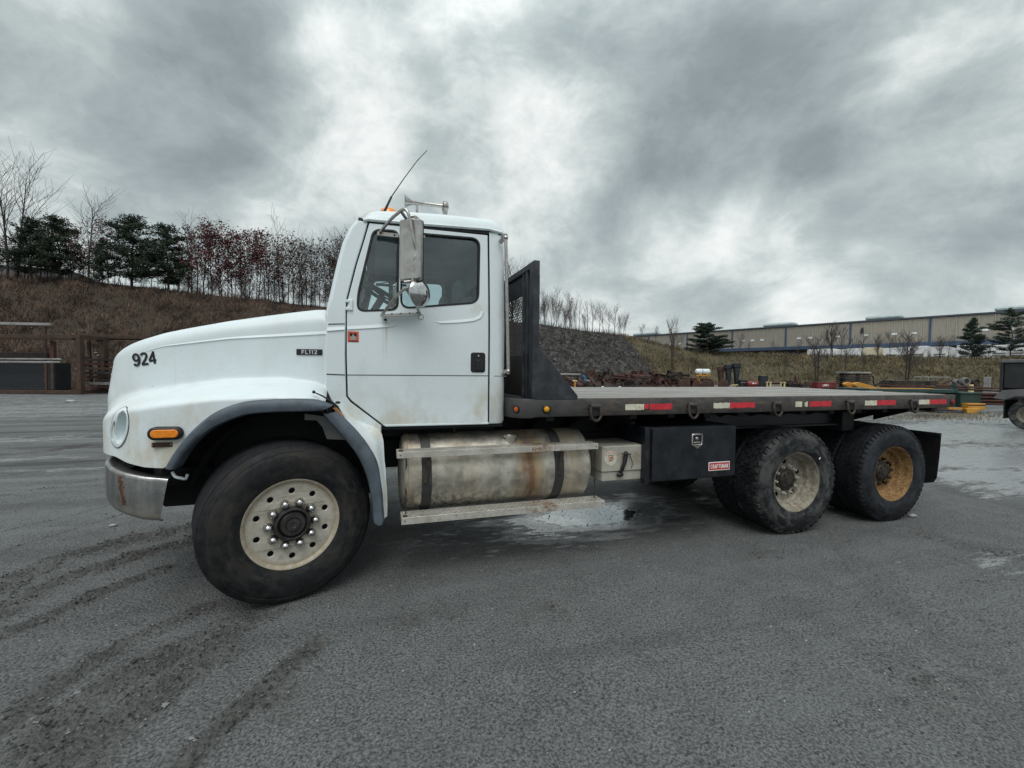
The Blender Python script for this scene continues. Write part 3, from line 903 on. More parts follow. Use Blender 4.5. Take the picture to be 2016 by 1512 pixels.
FLO = np.array([(-.725, .983), (-.688, 1.06), (-.613, 1.173), (-.525, 1.272), (-.424, 1.351), (-.294, 1.401), (-.134, 1.418), (.031, 1.421), (.158, 1.411), (.274, 1.37)])
FLI = np.array([(-.671, .972), (-.602, 1.092), (-.501, 1.198), (-.399, 1.261), (-.268, 1.311), (-.134, 1.326), (.003, 1.328), (.201, 1.332)])


def zbot(x):
    if x <= -.735:
        return float(np.interp(x, [-1.33, -1.2, -1.085, -1.0, -.88, -.735], [1.06, 1.05, 1.035, 1.0, .975, .966]))
    return float(np.interp(x, FLO[:, 0], FLO[:, 1]))


def hood_point(i, z):
    f, h = FS[i], HS[i]; xm = (f[0] + h[0]) / 2; zc = zcrease(xm)
    t = float(sstep(np.array(z), zc - .085, zc + .055))
    q = f * (1 - t) + h * t
    q[0] += t * .055 * max(0, min(1, (-h[0] - .95) / .35)) * max(0, z - 1.40) / .35
    return np.array([q[0], q[1], z])


def hood_mesh():
    rows = []
    for i in range(SN):
        xm = (FS[i][0] + HS[i][0]) / 2
        zb = zbot(FS[i][0]); zt = ztop(HS[i][0]); r = .13; zs = zt - r; zc = zcrease(xm)
        zz = list(np.linspace(zb, max(zb + .01, zc - .10), 9)) + list(np.linspace(max(zb + .02, zc - .085), zc + .06, 9)) + list(np.linspace(zc + .08, zs, 10))
        zz = sorted(zz)
        line = [tuple(hood_point(i, z)) for z in zz]
        p = hood_point(i, zs)[:2]; sp = np.array([-.95 + (.21 + .95) * (i / (SN - 1)) ** .8, YC]); d = sp - p; L = np.linalg.norm(d); d = d / L
        for k in range(1, 9):
            a = math.pi / 2 * k / 8; q = p + d * r * (1 - math.cos(a)); line.append((q[0], q[1], zs + r * math.sin(a) * .92))
        z0 = zs + r * .92; z1 = ztop(sp[0]) + .03
        for k in range(1, 6):
            t = k / 5; q = p + d * (r + (L - r) * t); line.append((q[0], q[1], z0 + (z1 - z0) * math.sin(t * math.pi / 2)))
        rows.append(line)
    return rows


rows = hood_mesh()
hl_c = np.array([-1.046, 1.228])          # headlight pod in (x, z)
hm = MB().grid(rows)
hm2 = mirror(hm)


def cut_headlight(mb):
    keep = []
    for f in mb.f:
        c = np.mean([mb.v[i] for i in f], axis=0)
        yy = c[1] if c[1] < YC else 2 * YC - c[1]
        w = (c[2] - hl_c[1]) / .118; u = (c[0] - hl_c[0] - (c[2] - hl_c[1]) * .16) / .049
        if u * u + w * w < 1 and yy < .5:
            continue
        keep.append(f)
    mb.f = keep


cut_headlight(hm); cut_headlight(hm2)
hood_mb = MB(); hood_mb.add(hm.v, hm.f); hood_mb.add(hm2.v, hm2.f)
hood = part('hood', hood_mb, 'white', smooth=60)
# swage line along the hood side
sw = MB()
for a in (0,):
    r0, r1, r2 = [], [], []
    for i in range(14, SN):
        x, y = HS[i]; u = (x + 1.13) / (.21 + 1.13)
        if u < 0:
            continue
        zt_ = np.interp(x, [-1.14, -.897, -.461, .203], [1.700, 1.785, 1.862, 1.934]); th = .004 + .046 * min(1, max(0, u))
        hp = hood_point(i, zt_)
        zs = ztop(x) - .13
        r0.append((hp[0], hp[1] + .004, zt_)); r1.append((hp[0], hp[1] - .0075 * min(1, u * 4), zt_ - th * .75)); r2.append((hp[0], hp[1] + .003, zt_ - th))
    sw.grid([r0, r1, r2])
part('swage_line', sw, 'white', hood, smooth=20)
# grille in the nose
g = MB(); g.box(-1.445, -1.38, .95, 1.49, 1.16, 1.62, .02); gr = part('grille', g, 'dark')
for k in range(9):
    g = MB(); g.box(-1.46, -1.44, .98, 1.46, 1.19 + .046 * k, 1.205 + .046 * k, .004); part('slat', g, 'steel', gr)

# headlight pods: bezel with two round bowls, following the wrapped corner of the fender
def surf_y(x, z):
    pts = [hood_point(i, z) for i in range(8, 44)]
    return float(np.interp(x, [p[0] for p in pts], [p[1] for p in pts]))


def headlight(sgn):
    def fr(u, v, w):
        x = hl_c[0] + u + v * .16; z = hl_c[1] + v; y = surf_y(x, z) + w; x += max(0, w) * .35
        return (x, y if sgn > 0 else 2 * YC - y, z)
    bowls = ((.012, .006, .038, .106), (-.042, -.022, .012, .060))
    b = MB(); out = circ(0, 0, .064, 32, .134)
    b.plate(out, [circ(a, c, rx, 24, rz) for a, c, rx, rz in bowls], -.010, .03, .005, frame=fr)
    o = part('headlight', b, 'whiteclean', smooth=40)
    for (cx, cz, rx, rz) in bowls:
        q = MB(); rr = []
        for k in range(8):
            a = k / 7 * math.pi / 2; s = math.cos(a * .99); d = .085 * math.sin(a) * min(1, rx / .03)
            rr.append([fr(cx + x * rx * s, cz + z * rz * s, -.006 + d) for x, z in circ(0, 0, 1, 24)] + [fr(cx + rx * s, cz, -.006 + d)])
        q.grid(rr); part('reflector_bowl', q, 'whiteclean', o, smooth=60)
    q = MB(); q.plate(circ(0, 0, .0670, 32, .1375), [circ(0, 0, .0635, 32, .1335)], -.004, .02, 0, frame=fr); part('gasket', q, 'seal', o)


headlight(1); headlight(-1)


# ---- fender flares
def flare(outer, inner, n):
    O, I = resample(outer, n), resample(inner, n); rows = []
    for o, i in zip(O, I):
        m = lambda t: o * (1 - t) + i * t
        rows.append([(o[0], .075, o[1]), (m(.03)[0], -.008, m(.03)[1]), (m(.2)[0], -.026, m(.2)[1]), (m(.6)[0], -.030, m(.6)[1]),
                     (m(.9)[0], -.020, m(.9)[1]), (i[0], .0, i[1]), (m(.97)[0], .13, m(.97)[1])])
    return MB().grid(rows)


RFO = np.array([(.303, 1.33), (.408, 1.216), (.498, 1.101), (.576, .951), (.604, .785), (.62, .619), (.628, .519), (.615, .497)])
RFI = np.array([(.209, 1.308), (.333, 1.155), (.438, 1.006), (.498, .857), (.532, .692), (.545, .527), (.556, .50), (.575, .489)])
for mb in (flare(spline(FLO, 40), spline(FLI, 40), 40), flare(spline(RFO, 30), spline(RFI, 30), 30)):
    part('fender_flare', mb, 'flare', smooth=45); part('fender_flare', mirror(mb), 'flare', smooth=45)
# wheel wells
for s in (0, 1):
    w = MB(); w.box(-.60, .56, .47, .49, .60, 1.45)
    arch = []
    for a in np.linspace(R(16), R(170), 18):
        x, z = .0 - math.cos(a) * .66, .62 + math.sin(a) * .72
        arch.append([(x, .10, z), (x, .48, z)])
    w.grid(arch)
    part('wheel_well', mirror(w) if s else w, 'liner')
sg = MB(); sg.plate([(.07, 1.30), (.25, 1.27), (.40, 1.12), (.34, 1.10), (.22, 1.11), (.19, 1.20), (.15, 1.25), (.07, 1.255)], (), .16, .17)
part('splash_guard', sg, 'greysteel')
eb = MB(); eb.box(-1.05, .15, .62, 1.82, .55, 1.55, .06); part('engine_block', eb, 'liner')
# rubber hood latch at the cowl
lt = MB(); lt.tube([(.135, .10, 1.462), (.20, .06, 1.435), (.262, .045, 1.396), (.30, .05, 1.355), (.345, .075, 1.27)], [.004, .006, .007, .011, .006], 8)
lt.sphere((.14, .095, 1.462), .012); lt.sphere((.305, .040, 1.388), .013, sc=(1.4, 1, .8)); part('hood_latch', lt, 'rubber')
tab = MB(); tab.plate([(.268, 1.352), (.30, 1.352), (.352, 1.29), (.338, 1.275)], (), .021, .03, .002); part('rust_tab', tab, simple('bare rusty tab', (.42, .20, .07), .7, 0, .3, 20))

# side marker lamp and small brown plate
mk = MB(); mk.plate(rrect(-.833, 1.158, -.640, 1.242, .041, 8), (), .022, .075, .008); lamp = part('side_marker', mk, 'seal', smooth=50)
mk = MB(); mk.plate(rrect(-.812, 1.174, -.660, 1.226, .025, 8), (), .012, .03, .004); part('lens', mk, 'amber', lamp, smooth=30)
mk = MB(); mk.plate(rrect(-.822, 1.108, -.708, 1.138, .004, 2), (), .058, .085, .002); bp_ = part('plate_bracket', mk, 'brownplate')
for x in (-.815, -.715):
    mk = MB(); mk.sphere((x, .056, 1.123), .004); part('rivet', mk, 'steel', bp_)


# lettering on the hood
def y_side(X, Z):
    i = int(np.argmin(np.abs(HS[20:, 0] - X))) + 20
    j = max(21, min(i + 1 if HS[i][0] < X else i - 1, SN - 1))
    t = 0 if i == j else (X - HS[i][0]) / (HS[j][0] - HS[i][0])
    return hood_point(i, Z)[1] * (1 - t) + hood_point(j, Z)[1] * t


def y_hood(x):
    return float(np.interp(x, HS[:, 0], HS[:, 1]))


for ch, x in (('9', -1.068), ('2', -1.015), ('4', -.962)):
    z0 = 1.688 + (x + 1.015) * .16; ca, sa = math.cos(R(9)), math.sin(R(9))
    fr_ = lambda u, v, w: (x + u * ca - v * sa, y_side(x + u * ca - v * sa, z0 + u * sa + v * ca) - .0025 + w, z0 + u * sa + v * ca)
    part('number', word(MB(), ch, .092, fr_, .165), 'letter', hood, smooth=0)
yb_ = lambda u: y_side(-.01, 1.755) + (y_side(.174, 1.755) - y_side(-.01, 1.755)) * (u + .01) / .184
bd = MB(); bd.plate(rrect(-.010, 1.732, .174, 1.777, .004, 2), (), -.007, .02, .002, frame=lambda u, v, w: (u, yb_(u) + w, v)); bdg = part('badge', bd, 'badge', hood)
part('lettering', word(MB(), 'FL112', .030, lambda u, v, w: (.082 + u, yb_(.082 + u) - .0085 + w, 1.7545 + v), .19, 1.35, .16), 'badgetext', bdg, smooth=0)

# ---- bumper
BP = spline([(-.75, .10), (-.90, .115), (-1.05, .165), (-1.15, .255), (-1.215, .375), (-1.262, .60), (-1.285, .90), (-1.29, 1.22)], 34)
bt = np.interp(np.linspace(0, 1, 34), [0, .14, .3, .45, .6, 1], [.895, .915, .95, .985, 1.0, 1.0])
bb = np.interp(np.linspace(0, 1, 34), [0, .14, .3, .45, .6, 1], [.602, .622, .665, .70, .71, .71])
rows = []
for i in range(34):
    x, y = BP[i]; t = BP[min(i + 1, 33)] - BP[max(i - 1, 0)]; n = np.array([-t[1], t[0]]) * -1; n = n / np.linalg.norm(n)
    n = -n if n[1] > 0 and i < 20 else n
    n = np.array([-abs(n[0]), -abs(n[1])])
    line = []
    for d, h in ((-.07, 1.0), (-.035, 1.0), (-.012, .985), (-.002, .955), (0, .90), (.002, .5), (-.004, .12), (-.014, .03), (-.03, 0), (-.06, 0)):
        xx = x + n[0] * d - (.05 * (1 - h) if i < 1 else .05 * (1 - h) * max(0, 1 - i / 9)); line.append((xx, y + n[1] * d, bb[i] + (bt[i] - bb[i]) * h))
    rows.append(line)
bm_ = MB().grid(rows); b2 = mirror(bm_); bm_.add(b2.v, b2.f)
bumper = part('bumper', bm_, 'chrome', smooth=50)
bi = MB(); bi.box(-1.12, -.80, .45, 1.99, .76, .90); bi.bar((-.85, .2, .90), (-.3, .75, .72), .10, .12); bi.bar((-.85, 2.24, .90), (-.3, 1.7, .72), .10, .12); part('bumper_bracket', bi, 'dark')
tw = MB(); tw.tube(spline([(-.74, .14, .925), (-.72, .13, .895), (-.69, .13, .885), (-.665, .14, .875), (-.66, .16, .90)], 9), .010, 6); part('bent_tag', tw, 'whiteclean')


# ---- cab
def tumble(y, z):
    return y + (.055 * (max(0, z - 1.95) / .85) ** 1.3 if z > 1.95 else 0)


def side_frame(sgn, y0):
    def fr(u, v, w):
        y = tumble(y0 + w, v)
        return (u, y if sgn > 0 else 2 * YC - y, v)
    return fr


DOOR = [(.515, 2.742), (.482, 2.614), (.426, 2.416), (.383, 2.234), (.362, 2.144), (.356, 2.05), (.354, 1.741), (.361, 1.428), (.388, 1.390), (.612, 1.203), (.640, 1.197), (1.450, 1.197), (1.447, 2.742)]
VENT = rounded([(.548, 2.692), (.733, 2.699), (.726, 2.086), (.434, 2.062), (.437, 2.19)], .055, 5)
MAIN = rounded([(.757, 2.694), (1.375, 2.703), (1.359, 2.176), (.750, 2.098)], .075, 6)
COWL = [(.222, 2.05), (.212, 1.7), (.213, 1.5), (.255, 1.38), (.36, 1.285), (.604, 1.13), (.606, 1.199), (.381, 1.382), (.353, 1.424), (.346, 1.741), (.354, 2.144), (.375, 2.234), (.418, 2.416), (.474, 2.614), (.507, 2.745), (.44, 2.75), (.395, 2.69), (.35, 2.58), (.318, 2.45), (.288, 2.31), (.255, 2.15)]


def gasket(outline, wdt, fr, front, back):
    o = outline if area2(outline) > 0 else outline[::-1]
    g = MB(); g.plate(offset(o, -.007), [offset(o, wdt)], front, back, .003, frame=fr); return g


for sgn in (1, -1):
    fr = side_frame(sgn, .16)
    d = MB(); d.plate(densify(offset(DOOR if area2(DOOR) > 0 else DOOR[::-1], .0045)), [VENT, MAIN], 0, .04, .005, frame=fr)
    door = part('cab_door', d, 'white', smooth=25)
    for nm, w in (('vent_window', VENT), ('door_window', MAIN)):
        gk = part(nm, gasket(w, .009, fr, -.004, .03), 'seal', door)
    # panes belong to the door too
    for w in (VENT, MAIN):
        gl = MB(); gl.plate(offset(w if area2(w) > 0 else w[::-1], -.004), (), .018, .023, frame=fr); part('pane', gl, 'glass', door)
    c = MB(); c.plate(densify(COWL), (), .004, .05, .006, frame=fr); part('cowl_panel', c, 'white', smooth=25)
    # dark shut line behind the door edge
    sl = MB(); oo = DOOR if area2(DOOR) > 0 else DOOR[::-1]
    sl.plate(densify(offset(oo, -.02)), [densify(offset(oo, .05))], .03, .05, frame=fr); part('door_seal', sl, 'seal')
    # belt groove
    bl = MB(); bl.plate([(.362, 1.581), (1.444, 1.581), (1.444, 1.588), (.362, 1.588)], (), -.0015, .005, frame=fr); part('belt_groove', bl, 'greysteel', door)
    bl = MB(); bl.plate([(.218, 1.586), (.345, 1.581), (.345, 1.588), (.218, 1.593)], (), .0015, .01, frame=fr); part('panel_joint', bl, 'seal')
    bl = MB(); bl.plate([(.232, 1.954), (.345, 1.962), (.345, 1.967), (.232, 1.960)], (), .0015, .01, frame=fr); part('panel_joint', bl, 'seal')
    # pressed swage on door and cowl: top edge flush, lower edge standing out
    for tp_, bt_, par in (([(.362, 1.948), (.55, 1.968), (.72, 1.986)], [(.362, 1.922), (.55, 1.940), (.70, 1.957)], door), ([(.226, 1.936), (.345, 1.947)], [(.222, 1.906), (.345, 1.921)], None),
                          ([(.98, 2.012), (1.15, 2.031), (1.30, 2.050), (1.352, 2.070), (1.372, 2.112)], [(1.06, 1.996), (1.20, 2.008), (1.32, 2.026), (1.378, 2.052), (1.404, 2.108)], door)):
        A, B = resample(tp_, 24), resample(bt_, 24); s_ = MB()
        s_.grid([[fr(a[0], a[1], .002 if par else .006) for a in A], [fr(b[0], b[1], -.0065 if par else -.005) for b in B], [fr(b[0], b[1] - .004, .003 if par else .008) for b in B]])
        part('swage_line', s_, 'whiteclean', par, smooth=20)
    # handle
    h = MB(); h.plate(rrect(1.297, 1.610, 1.418, 1.773, .022, 5), (), -.006, .01, .005, frame=fr); ho = part('door_handle', h, 'seal', door)
    h = MB(); h.plate(rrect(1.340, 1.628, 1.398, 1.715, .008, 3), (), -.016, -.002, .005, frame=fr); h.plate(circ(1.360, 1.744, .011, 14), (), -.012, 0, .002, frame=fr)
    if sgn > 0:
        part('handle_paddle', h, 'badge', ho)
        lk = MB(); lk.plate(circ(1.360, 1.744, .009, 14), (), -.0135, 0, .002, frame=fr); part('lock_cylinder', lk, 'steel', ho)
    else:
        part('handle_paddle', h, 'badge', ho)
    # hinge
    h = MB(); h.plate([(.351, 2.064), (.401, 2.064), (.401, 2.144), (.351, 2.144), (.351, 2.122), (.376, 2.122), (.376, 2.088), (.351, 2.088)], (), -.014, .01, .004, frame=fr); part('hinge', h, 'whiteclean')
    h = MB(); h.plate(circ(.635, 2.006, .0105, 14), (), -.002, .01, frame=fr); part('plug', h, 'seal', door)
    # sill lip
    h = MB(); h.plate([(.64, 1.190), (1.45, 1.188), (1.45, 1.202), (.615, 1.206)], (), -.006, .03, .003, frame=fr); part('door_sill_lip', h, 'whiteclean', door)
    # skirt flaring out to the wheel arch
    inn = spline([(.262, 1.387), (.36, 1.292), (.47, 1.225), (.603, 1.15), (.628, .95), (.642, .775), (.648, .62), (.646, .53)], 26)
    iny = np.interp(np.linspace(0, 1, 26), [0, .3, .5, .7, 1], [.165, .16, .13, .08, .055])
    out = spline([(.278, 1.368), (.36, 1.268), (.45, 1.165), (.53, 1.04), (.582, .90), (.610, .74), (.62, .62), (.626, .52)], 26)
    rows = []
    for k in range(26):
        a, b = inn[k], out[k]; L = []
        for t in np.linspace(0, 1, 6):
            e = t * t * (3 - 2 * t); y = iny[k] * (1 - e) + .035 * e
            L.append((a[0] * (1 - t) + b[0] * t, y, a[1] * (1 - t) + b[1] * t))
        L.insert(0, (a[0] - .002, iny[k] + .16, a[1] - .004)); L.append((b[0] - .01, .10, b[1] - .01)); rows.append(L)
    sk = MB().grid(rows); part('fender_skirt', sk if sgn > 0 else mirror(sk), 'white', smooth=40)

# roof, rear wall, windscreen
rr = []
nx, ny = 26, 22
for i in range(nx + 1):
    u = i / nx; u = u * u * (3 - 2 * u); x = .475 + (1.598 - .475) * u; row = []
    for j in range(ny + 1):
        v = j / ny * 2 - 1; v = math.copysign(1 - (1 - abs(v)) ** 2.6, v); e = 1 - abs(v) ** 34; ef = 1 - max(0, (.10 - u) / .10) ** 2.2; eb_ = 1 - max(0, (u - .90) / .10) ** 2.6
        base = float(np.interp(x, [.475, .51, .924, 1.452, 1.6], [2.757, 2.765, 2.775, 2.788, 2.765])); top = float(np.interp(x, [.475, .51, .79, 1.1, 1.49, 1.6], [2.845, 2.862, 2.888, 2.902, 2.902, 2.88]))
        s_ = max(0, e) ** .5
        y = YC + v * (1.0 - .028 * max(0, s_) ** 2)
        row.append((x - .045 * (1 - ef) * 0 + .03 * (1 - s_) * 0, y, base + (top - base) * s_ * max(0, min(ef, eb_)) ** .5 + .035 * (1 - v * v) * min(ef, eb_)))
    rr.append(row)
part('roof', MB().grid(rr), 'white', smooth=50)
for sgn in (1, -1):
    dr = MB(); pth = [(.475, .212, 2.753), (.511, .208, 2.761), (.924, .207, 2.770), (1.452, .208, 2.786), (1.56, .215, 2.770), (1.60, .26, 2.745)]
    dr.tube(pth, .0135, 6)
    part('drip_rail', dr if sgn > 0 else mirror(dr), 'whiteclean')
    us = MB(); us.bar((.50, .228, 2.742), (1.56, .228, 2.762), .02, .018); part('drip_gap', us if sgn > 0 else mirror(us), 'seal')
pth = [(1.457, .165), (1.525, .165), (1.555, .172), (1.583, .192), (1.597, .225), (1.602, .30), (1.603, .36)]
rows = [[(x, tumble(y, z), z) for (x, y) in pth] for z in (1.190, 1.215, 1.5, 1.583, 1.95, 2.2, 2.45, 2.765)]
rows[0] = [(x - .012 * (i / 6), y + .012, z) for i, (x, y, z) in enumerate(rows[0])]
cp = MB().grid(rows)
part('corner_panel', cp, 'white', smooth=50); part('corner_panel', mirror(cp), 'white', smooth=50)
sw_ = MB(); sw_.plate([(1.457, 1.581), (1.60, 1.581), (1.60, 1.587), (1.457, 1.587)], (), .003, .02); sw_.v = [(min(x, 1.553), y, z) for x, y, z in sw_.v]; part('panel_joint', sw_, 'greysteel')
bw = MB(); bw.plate([(.36, 1.19), (2.08, 1.19), (2.08, 2.78), (.36, 2.78)], [rrect(.60, 2.08, 1.84, 2.52, .06)], 1.603, 1.58, frame=lambda u, v, w: (w, u, v))
back = part('rear_wall', bw, 'white')
gk = MB(); gk.plate(rrect(.59, 2.07, 1.85, 2.53, .06), [rrect(.61, 2.09, 1.83, 2.51, .05)], 1.607, 1.575, frame=lambda u, v, w: (w, u, v)); part('window_gasket', gk, 'seal', back)
gk = MB(); gk.plate(rrect(.60, 2.08, 1.84, 2.52, .05), (), 1.592, 1.588, frame=lambda u, v, w: (w, u, v)); part('rear_window', gk, 'glass', back)
ws0, ws1 = np.array([.245, 2.03]), np.array([.462, 2.765])


def wsf(u, v, w):
    t = v; s = 1 - ((u - YC) / .98) ** 2
    return (ws0[0] + (ws1[0] - ws0[0]) * t - .10 * s * (1 - .4 * t) + w, u, ws0[1] + (ws1[1] - ws0[1]) * t + .02 * t * s)


gw = MB(); gw.grid([[wsf(u, v, 0) for u in np.linspace(.30, 2.14, 15)] for v in np.linspace(.05, .97, 8)]); part('windscreen', gw, 'glass', smooth=60)
for uu in (.262, 2.178):
    sl = MB(); sl.tube([wsf(uu, v, -.006) for v in np.linspace(0, 1.02, 10)], .020, 6); part('windscreen_seal', sl, 'seal')
tp = MB(); tp.tube([wsf(u, .985, 0) for u in np.linspace(.27, 2.17, 12)], .03, 6); tp.tube([wsf(u, .02, 0) for u in np.linspace(.27, 2.17, 12)], .03, 6); part('windscreen_seal', tp, 'seal')
ap = MB(); ap.tube([(.228, .245, 2.02), (.256, .245, 2.15), (.289, .25, 2.31), (.319, .255, 2.45), (.352, .262, 2.58), (.397, .27, 2.69), (.445, .275, 2.755)], .028, 8)
part('windscreen_pillar', ap, 'white', smooth=60); part('windscreen_pillar', mirror(ap), 'white', smooth=60)
cw = MB(); cw.grid([[(.20, .30, 2.02), (.20, 2.14, 2.02)], [(.28, .30, 2.03), (.28, 2.14, 2.03)]]); cw.box(.205, .225, .30, 2.14, 1.2, 2.02); part('cowl', cw, 'whiteclean')
fl = MB(); fl.box(.25, 1.58, .21, 2.23, 1.16, 1.19); fl.box(.22, .25, .21, 2.23, 1.17, 2.0); part('cab_floor', fl, 'dark')
li = MB(); li.box(.56, 1.56, .30, 2.14, 2.742, 2.75); part('headliner', li, 'interior_light')
li = MB(); li.plate([(.30, 1.2), (2.14, 1.2), (2.14, 2.74), (.30, 2.74)], [rrect(.60, 2.08, 1.84, 2.52, .06)], 1.57, 1.565, frame=lambda u, v, w: (w, u, v)); part('rear_trim', li, 'interior')
da = MB(); da.box(.27, .62, .24, 2.20, 1.75, 2.02, .04); part('dashboard', da, 'interior')
for y0 in (.42, 1.38):
    st = MB(); st.box(.92, 1.38, y0, y0 + .55, 1.50, 1.66, .05); st.obox((1.34, y0 + .275, 1.93), (.05, 0, .01), (0, .25, 0), (-.03, 0, .33))
    s_o = part('seat', st, 'seat'); hr = MB(); hr.sphere((1.30, y0 + .275, 2.33), .14, 14, 10, (.45, .9, .95)); part('headrest', hr, 'seat', s_o, smooth=60)
wh = MB(); ax = Vector((.50, 0, .86)).normalized(); c = Vector((.625, .62, 2.255)); e1 = Vector((0, 1, 0)); e2 = ax.cross(e1)
wh.tube([c + (e1 * math.cos(a) + e2 * math.sin(a)) * .205 for a in np.linspace(0, 2 * math.pi, 29)], .016, 8)
for a in (.3, 2.4, 4.5):
    wh.bar(c, c + (e1 * math.cos(a) + e2 * math.sin(a)) * .205, .03, .014)
wh.tube([c, c - ax * .42], .03, 8); part('steering_wheel', wh, 'seal')
st = MB()
for a, b in (((.40, .98, 2.52), (.52, 1.0, 2.74)), ((.40, .98, 2.52), (.30, .99, 2.12)), ((.36, .95, 2.45), (.42, 1.3, 2.55))):
    st.tube([a, b], .012, 6)
part('wiper_linkage', st, 'seal')

# grab rail on the rear corner
gb = MB(); gb.tube([(1.572, .125, 2.735), (1.573, .125, 2.66), (1.606, .125, 1.64), (1.606, .125, 1.60)], .0145, 10); gbo = part('grab_rail', gb, 'steel')
for x, z in ((1.572, 2.705), (1.604, 1.622)):
    q = MB(); q.tube([(x - .03, .19, z - .02), (x - .012, .15, z), (x, .125, z)], .018, 8); q.sphere((x, .125, z), .021); part('rail_bracket', q, 'steel', gbo, smooth=60)

# emblem sticker on the door
q = MB(); q.plate(rrect(.364, 1.830, .443, 1.909, .002, 1), (), .1575, .165); stk = part('door_sticker', q, 'orange')
q = MB(); q.plate([(.380, 1.866), (.428, 1.866), (.428, 1.893), (.418, 1.900), (.408, 1.893), (.400, 1.893), (.390, 1.900), (.380, 1.893)], (), .1562, .16); part('emblem', q, 'badge', stk)
q = MB(); q.plate([(.388, 1.846), (.420, 1.846), (.427, 1.872), (.414, 1.872), (.404, 1.893), (.394, 1.872), (.381, 1.872)], (), .1552, .16); part('emblem', q, 'galv', stk)
q = MB(); q.plate([(.370, 1.834), (.437, 1.834), (.437, 1.840), (.370, 1.840)], (), .1562, .16); part('emblem', q, 'badge', stk)

# roof furniture: beacon, aerial, air horn
q = MB(); q.lathe([(0, .086), (.035, .083), (.07, .066), (.088, .035), (.092, 0), (.10, -.005), (.10, -.02)], 20, (.69, 1.2, 3.125), 'z'); bc = part('roof_beacon', q, 'amber', smooth=60)
q = MB(); q.lathe([(.10, -.02), (.104, -.05), (.08, -.06), (.08, -.25)], 20, (.69, 1.2, 3.125), 'z'); part('beacon_base', q, 'seal', bc)
q = MB(); q.tube([(.632, .50, 2.88), (.632, .50, 2.93), (.690, .50, 3.063)], [.012, .011, .008], 8); an = part('aerial', q, 'seal')
q = MB(); q.tube([(.690, .50, 3.063), (.79, .50, 3.225), (.90, .50, 3.39), (.981, .50, 3.487)], [.005, .004, .0035, .003], 6); part('aerial_whip', q, 'seal', an)
q = MB(); prof = [(.006, .37), (.026, .365), (.028, .33), (.016, .30), (.016, .17), (.020, .08), (.030, .04), (.048, .012), (.056, 0), (.050, .004), (.024, .05), (.012, .12)]
q.lathe([(r, h) for r, h in prof], 20, (0, 0, 0), 'x'); q.xf(Matrix.Translation((.800, .52, 3.045)) @ Matrix.Rotation(R(.5), 4, 'Y'))
hn_ = part('air_horn', q, 'steel', smooth=50)
q = MB(); q.lathe([(0, .036), (.045, .034), (.052, .02), (.050, 0), (.024, -.012)], 18, (0, 0, 0), 'x'); q.xf(Matrix.Translation((1.125, .52, 3.04))); q.tube([(1.135, .52, 3.04), (1.14, .52, 2.97), (1.135, .52, 2.88)], [.03, .018, .022], 8); q.bar((.9, .52, 3.035), (.9, .52, 2.87), .02, .02); part('horn_base', q, 'steel', hn_, smooth=50)

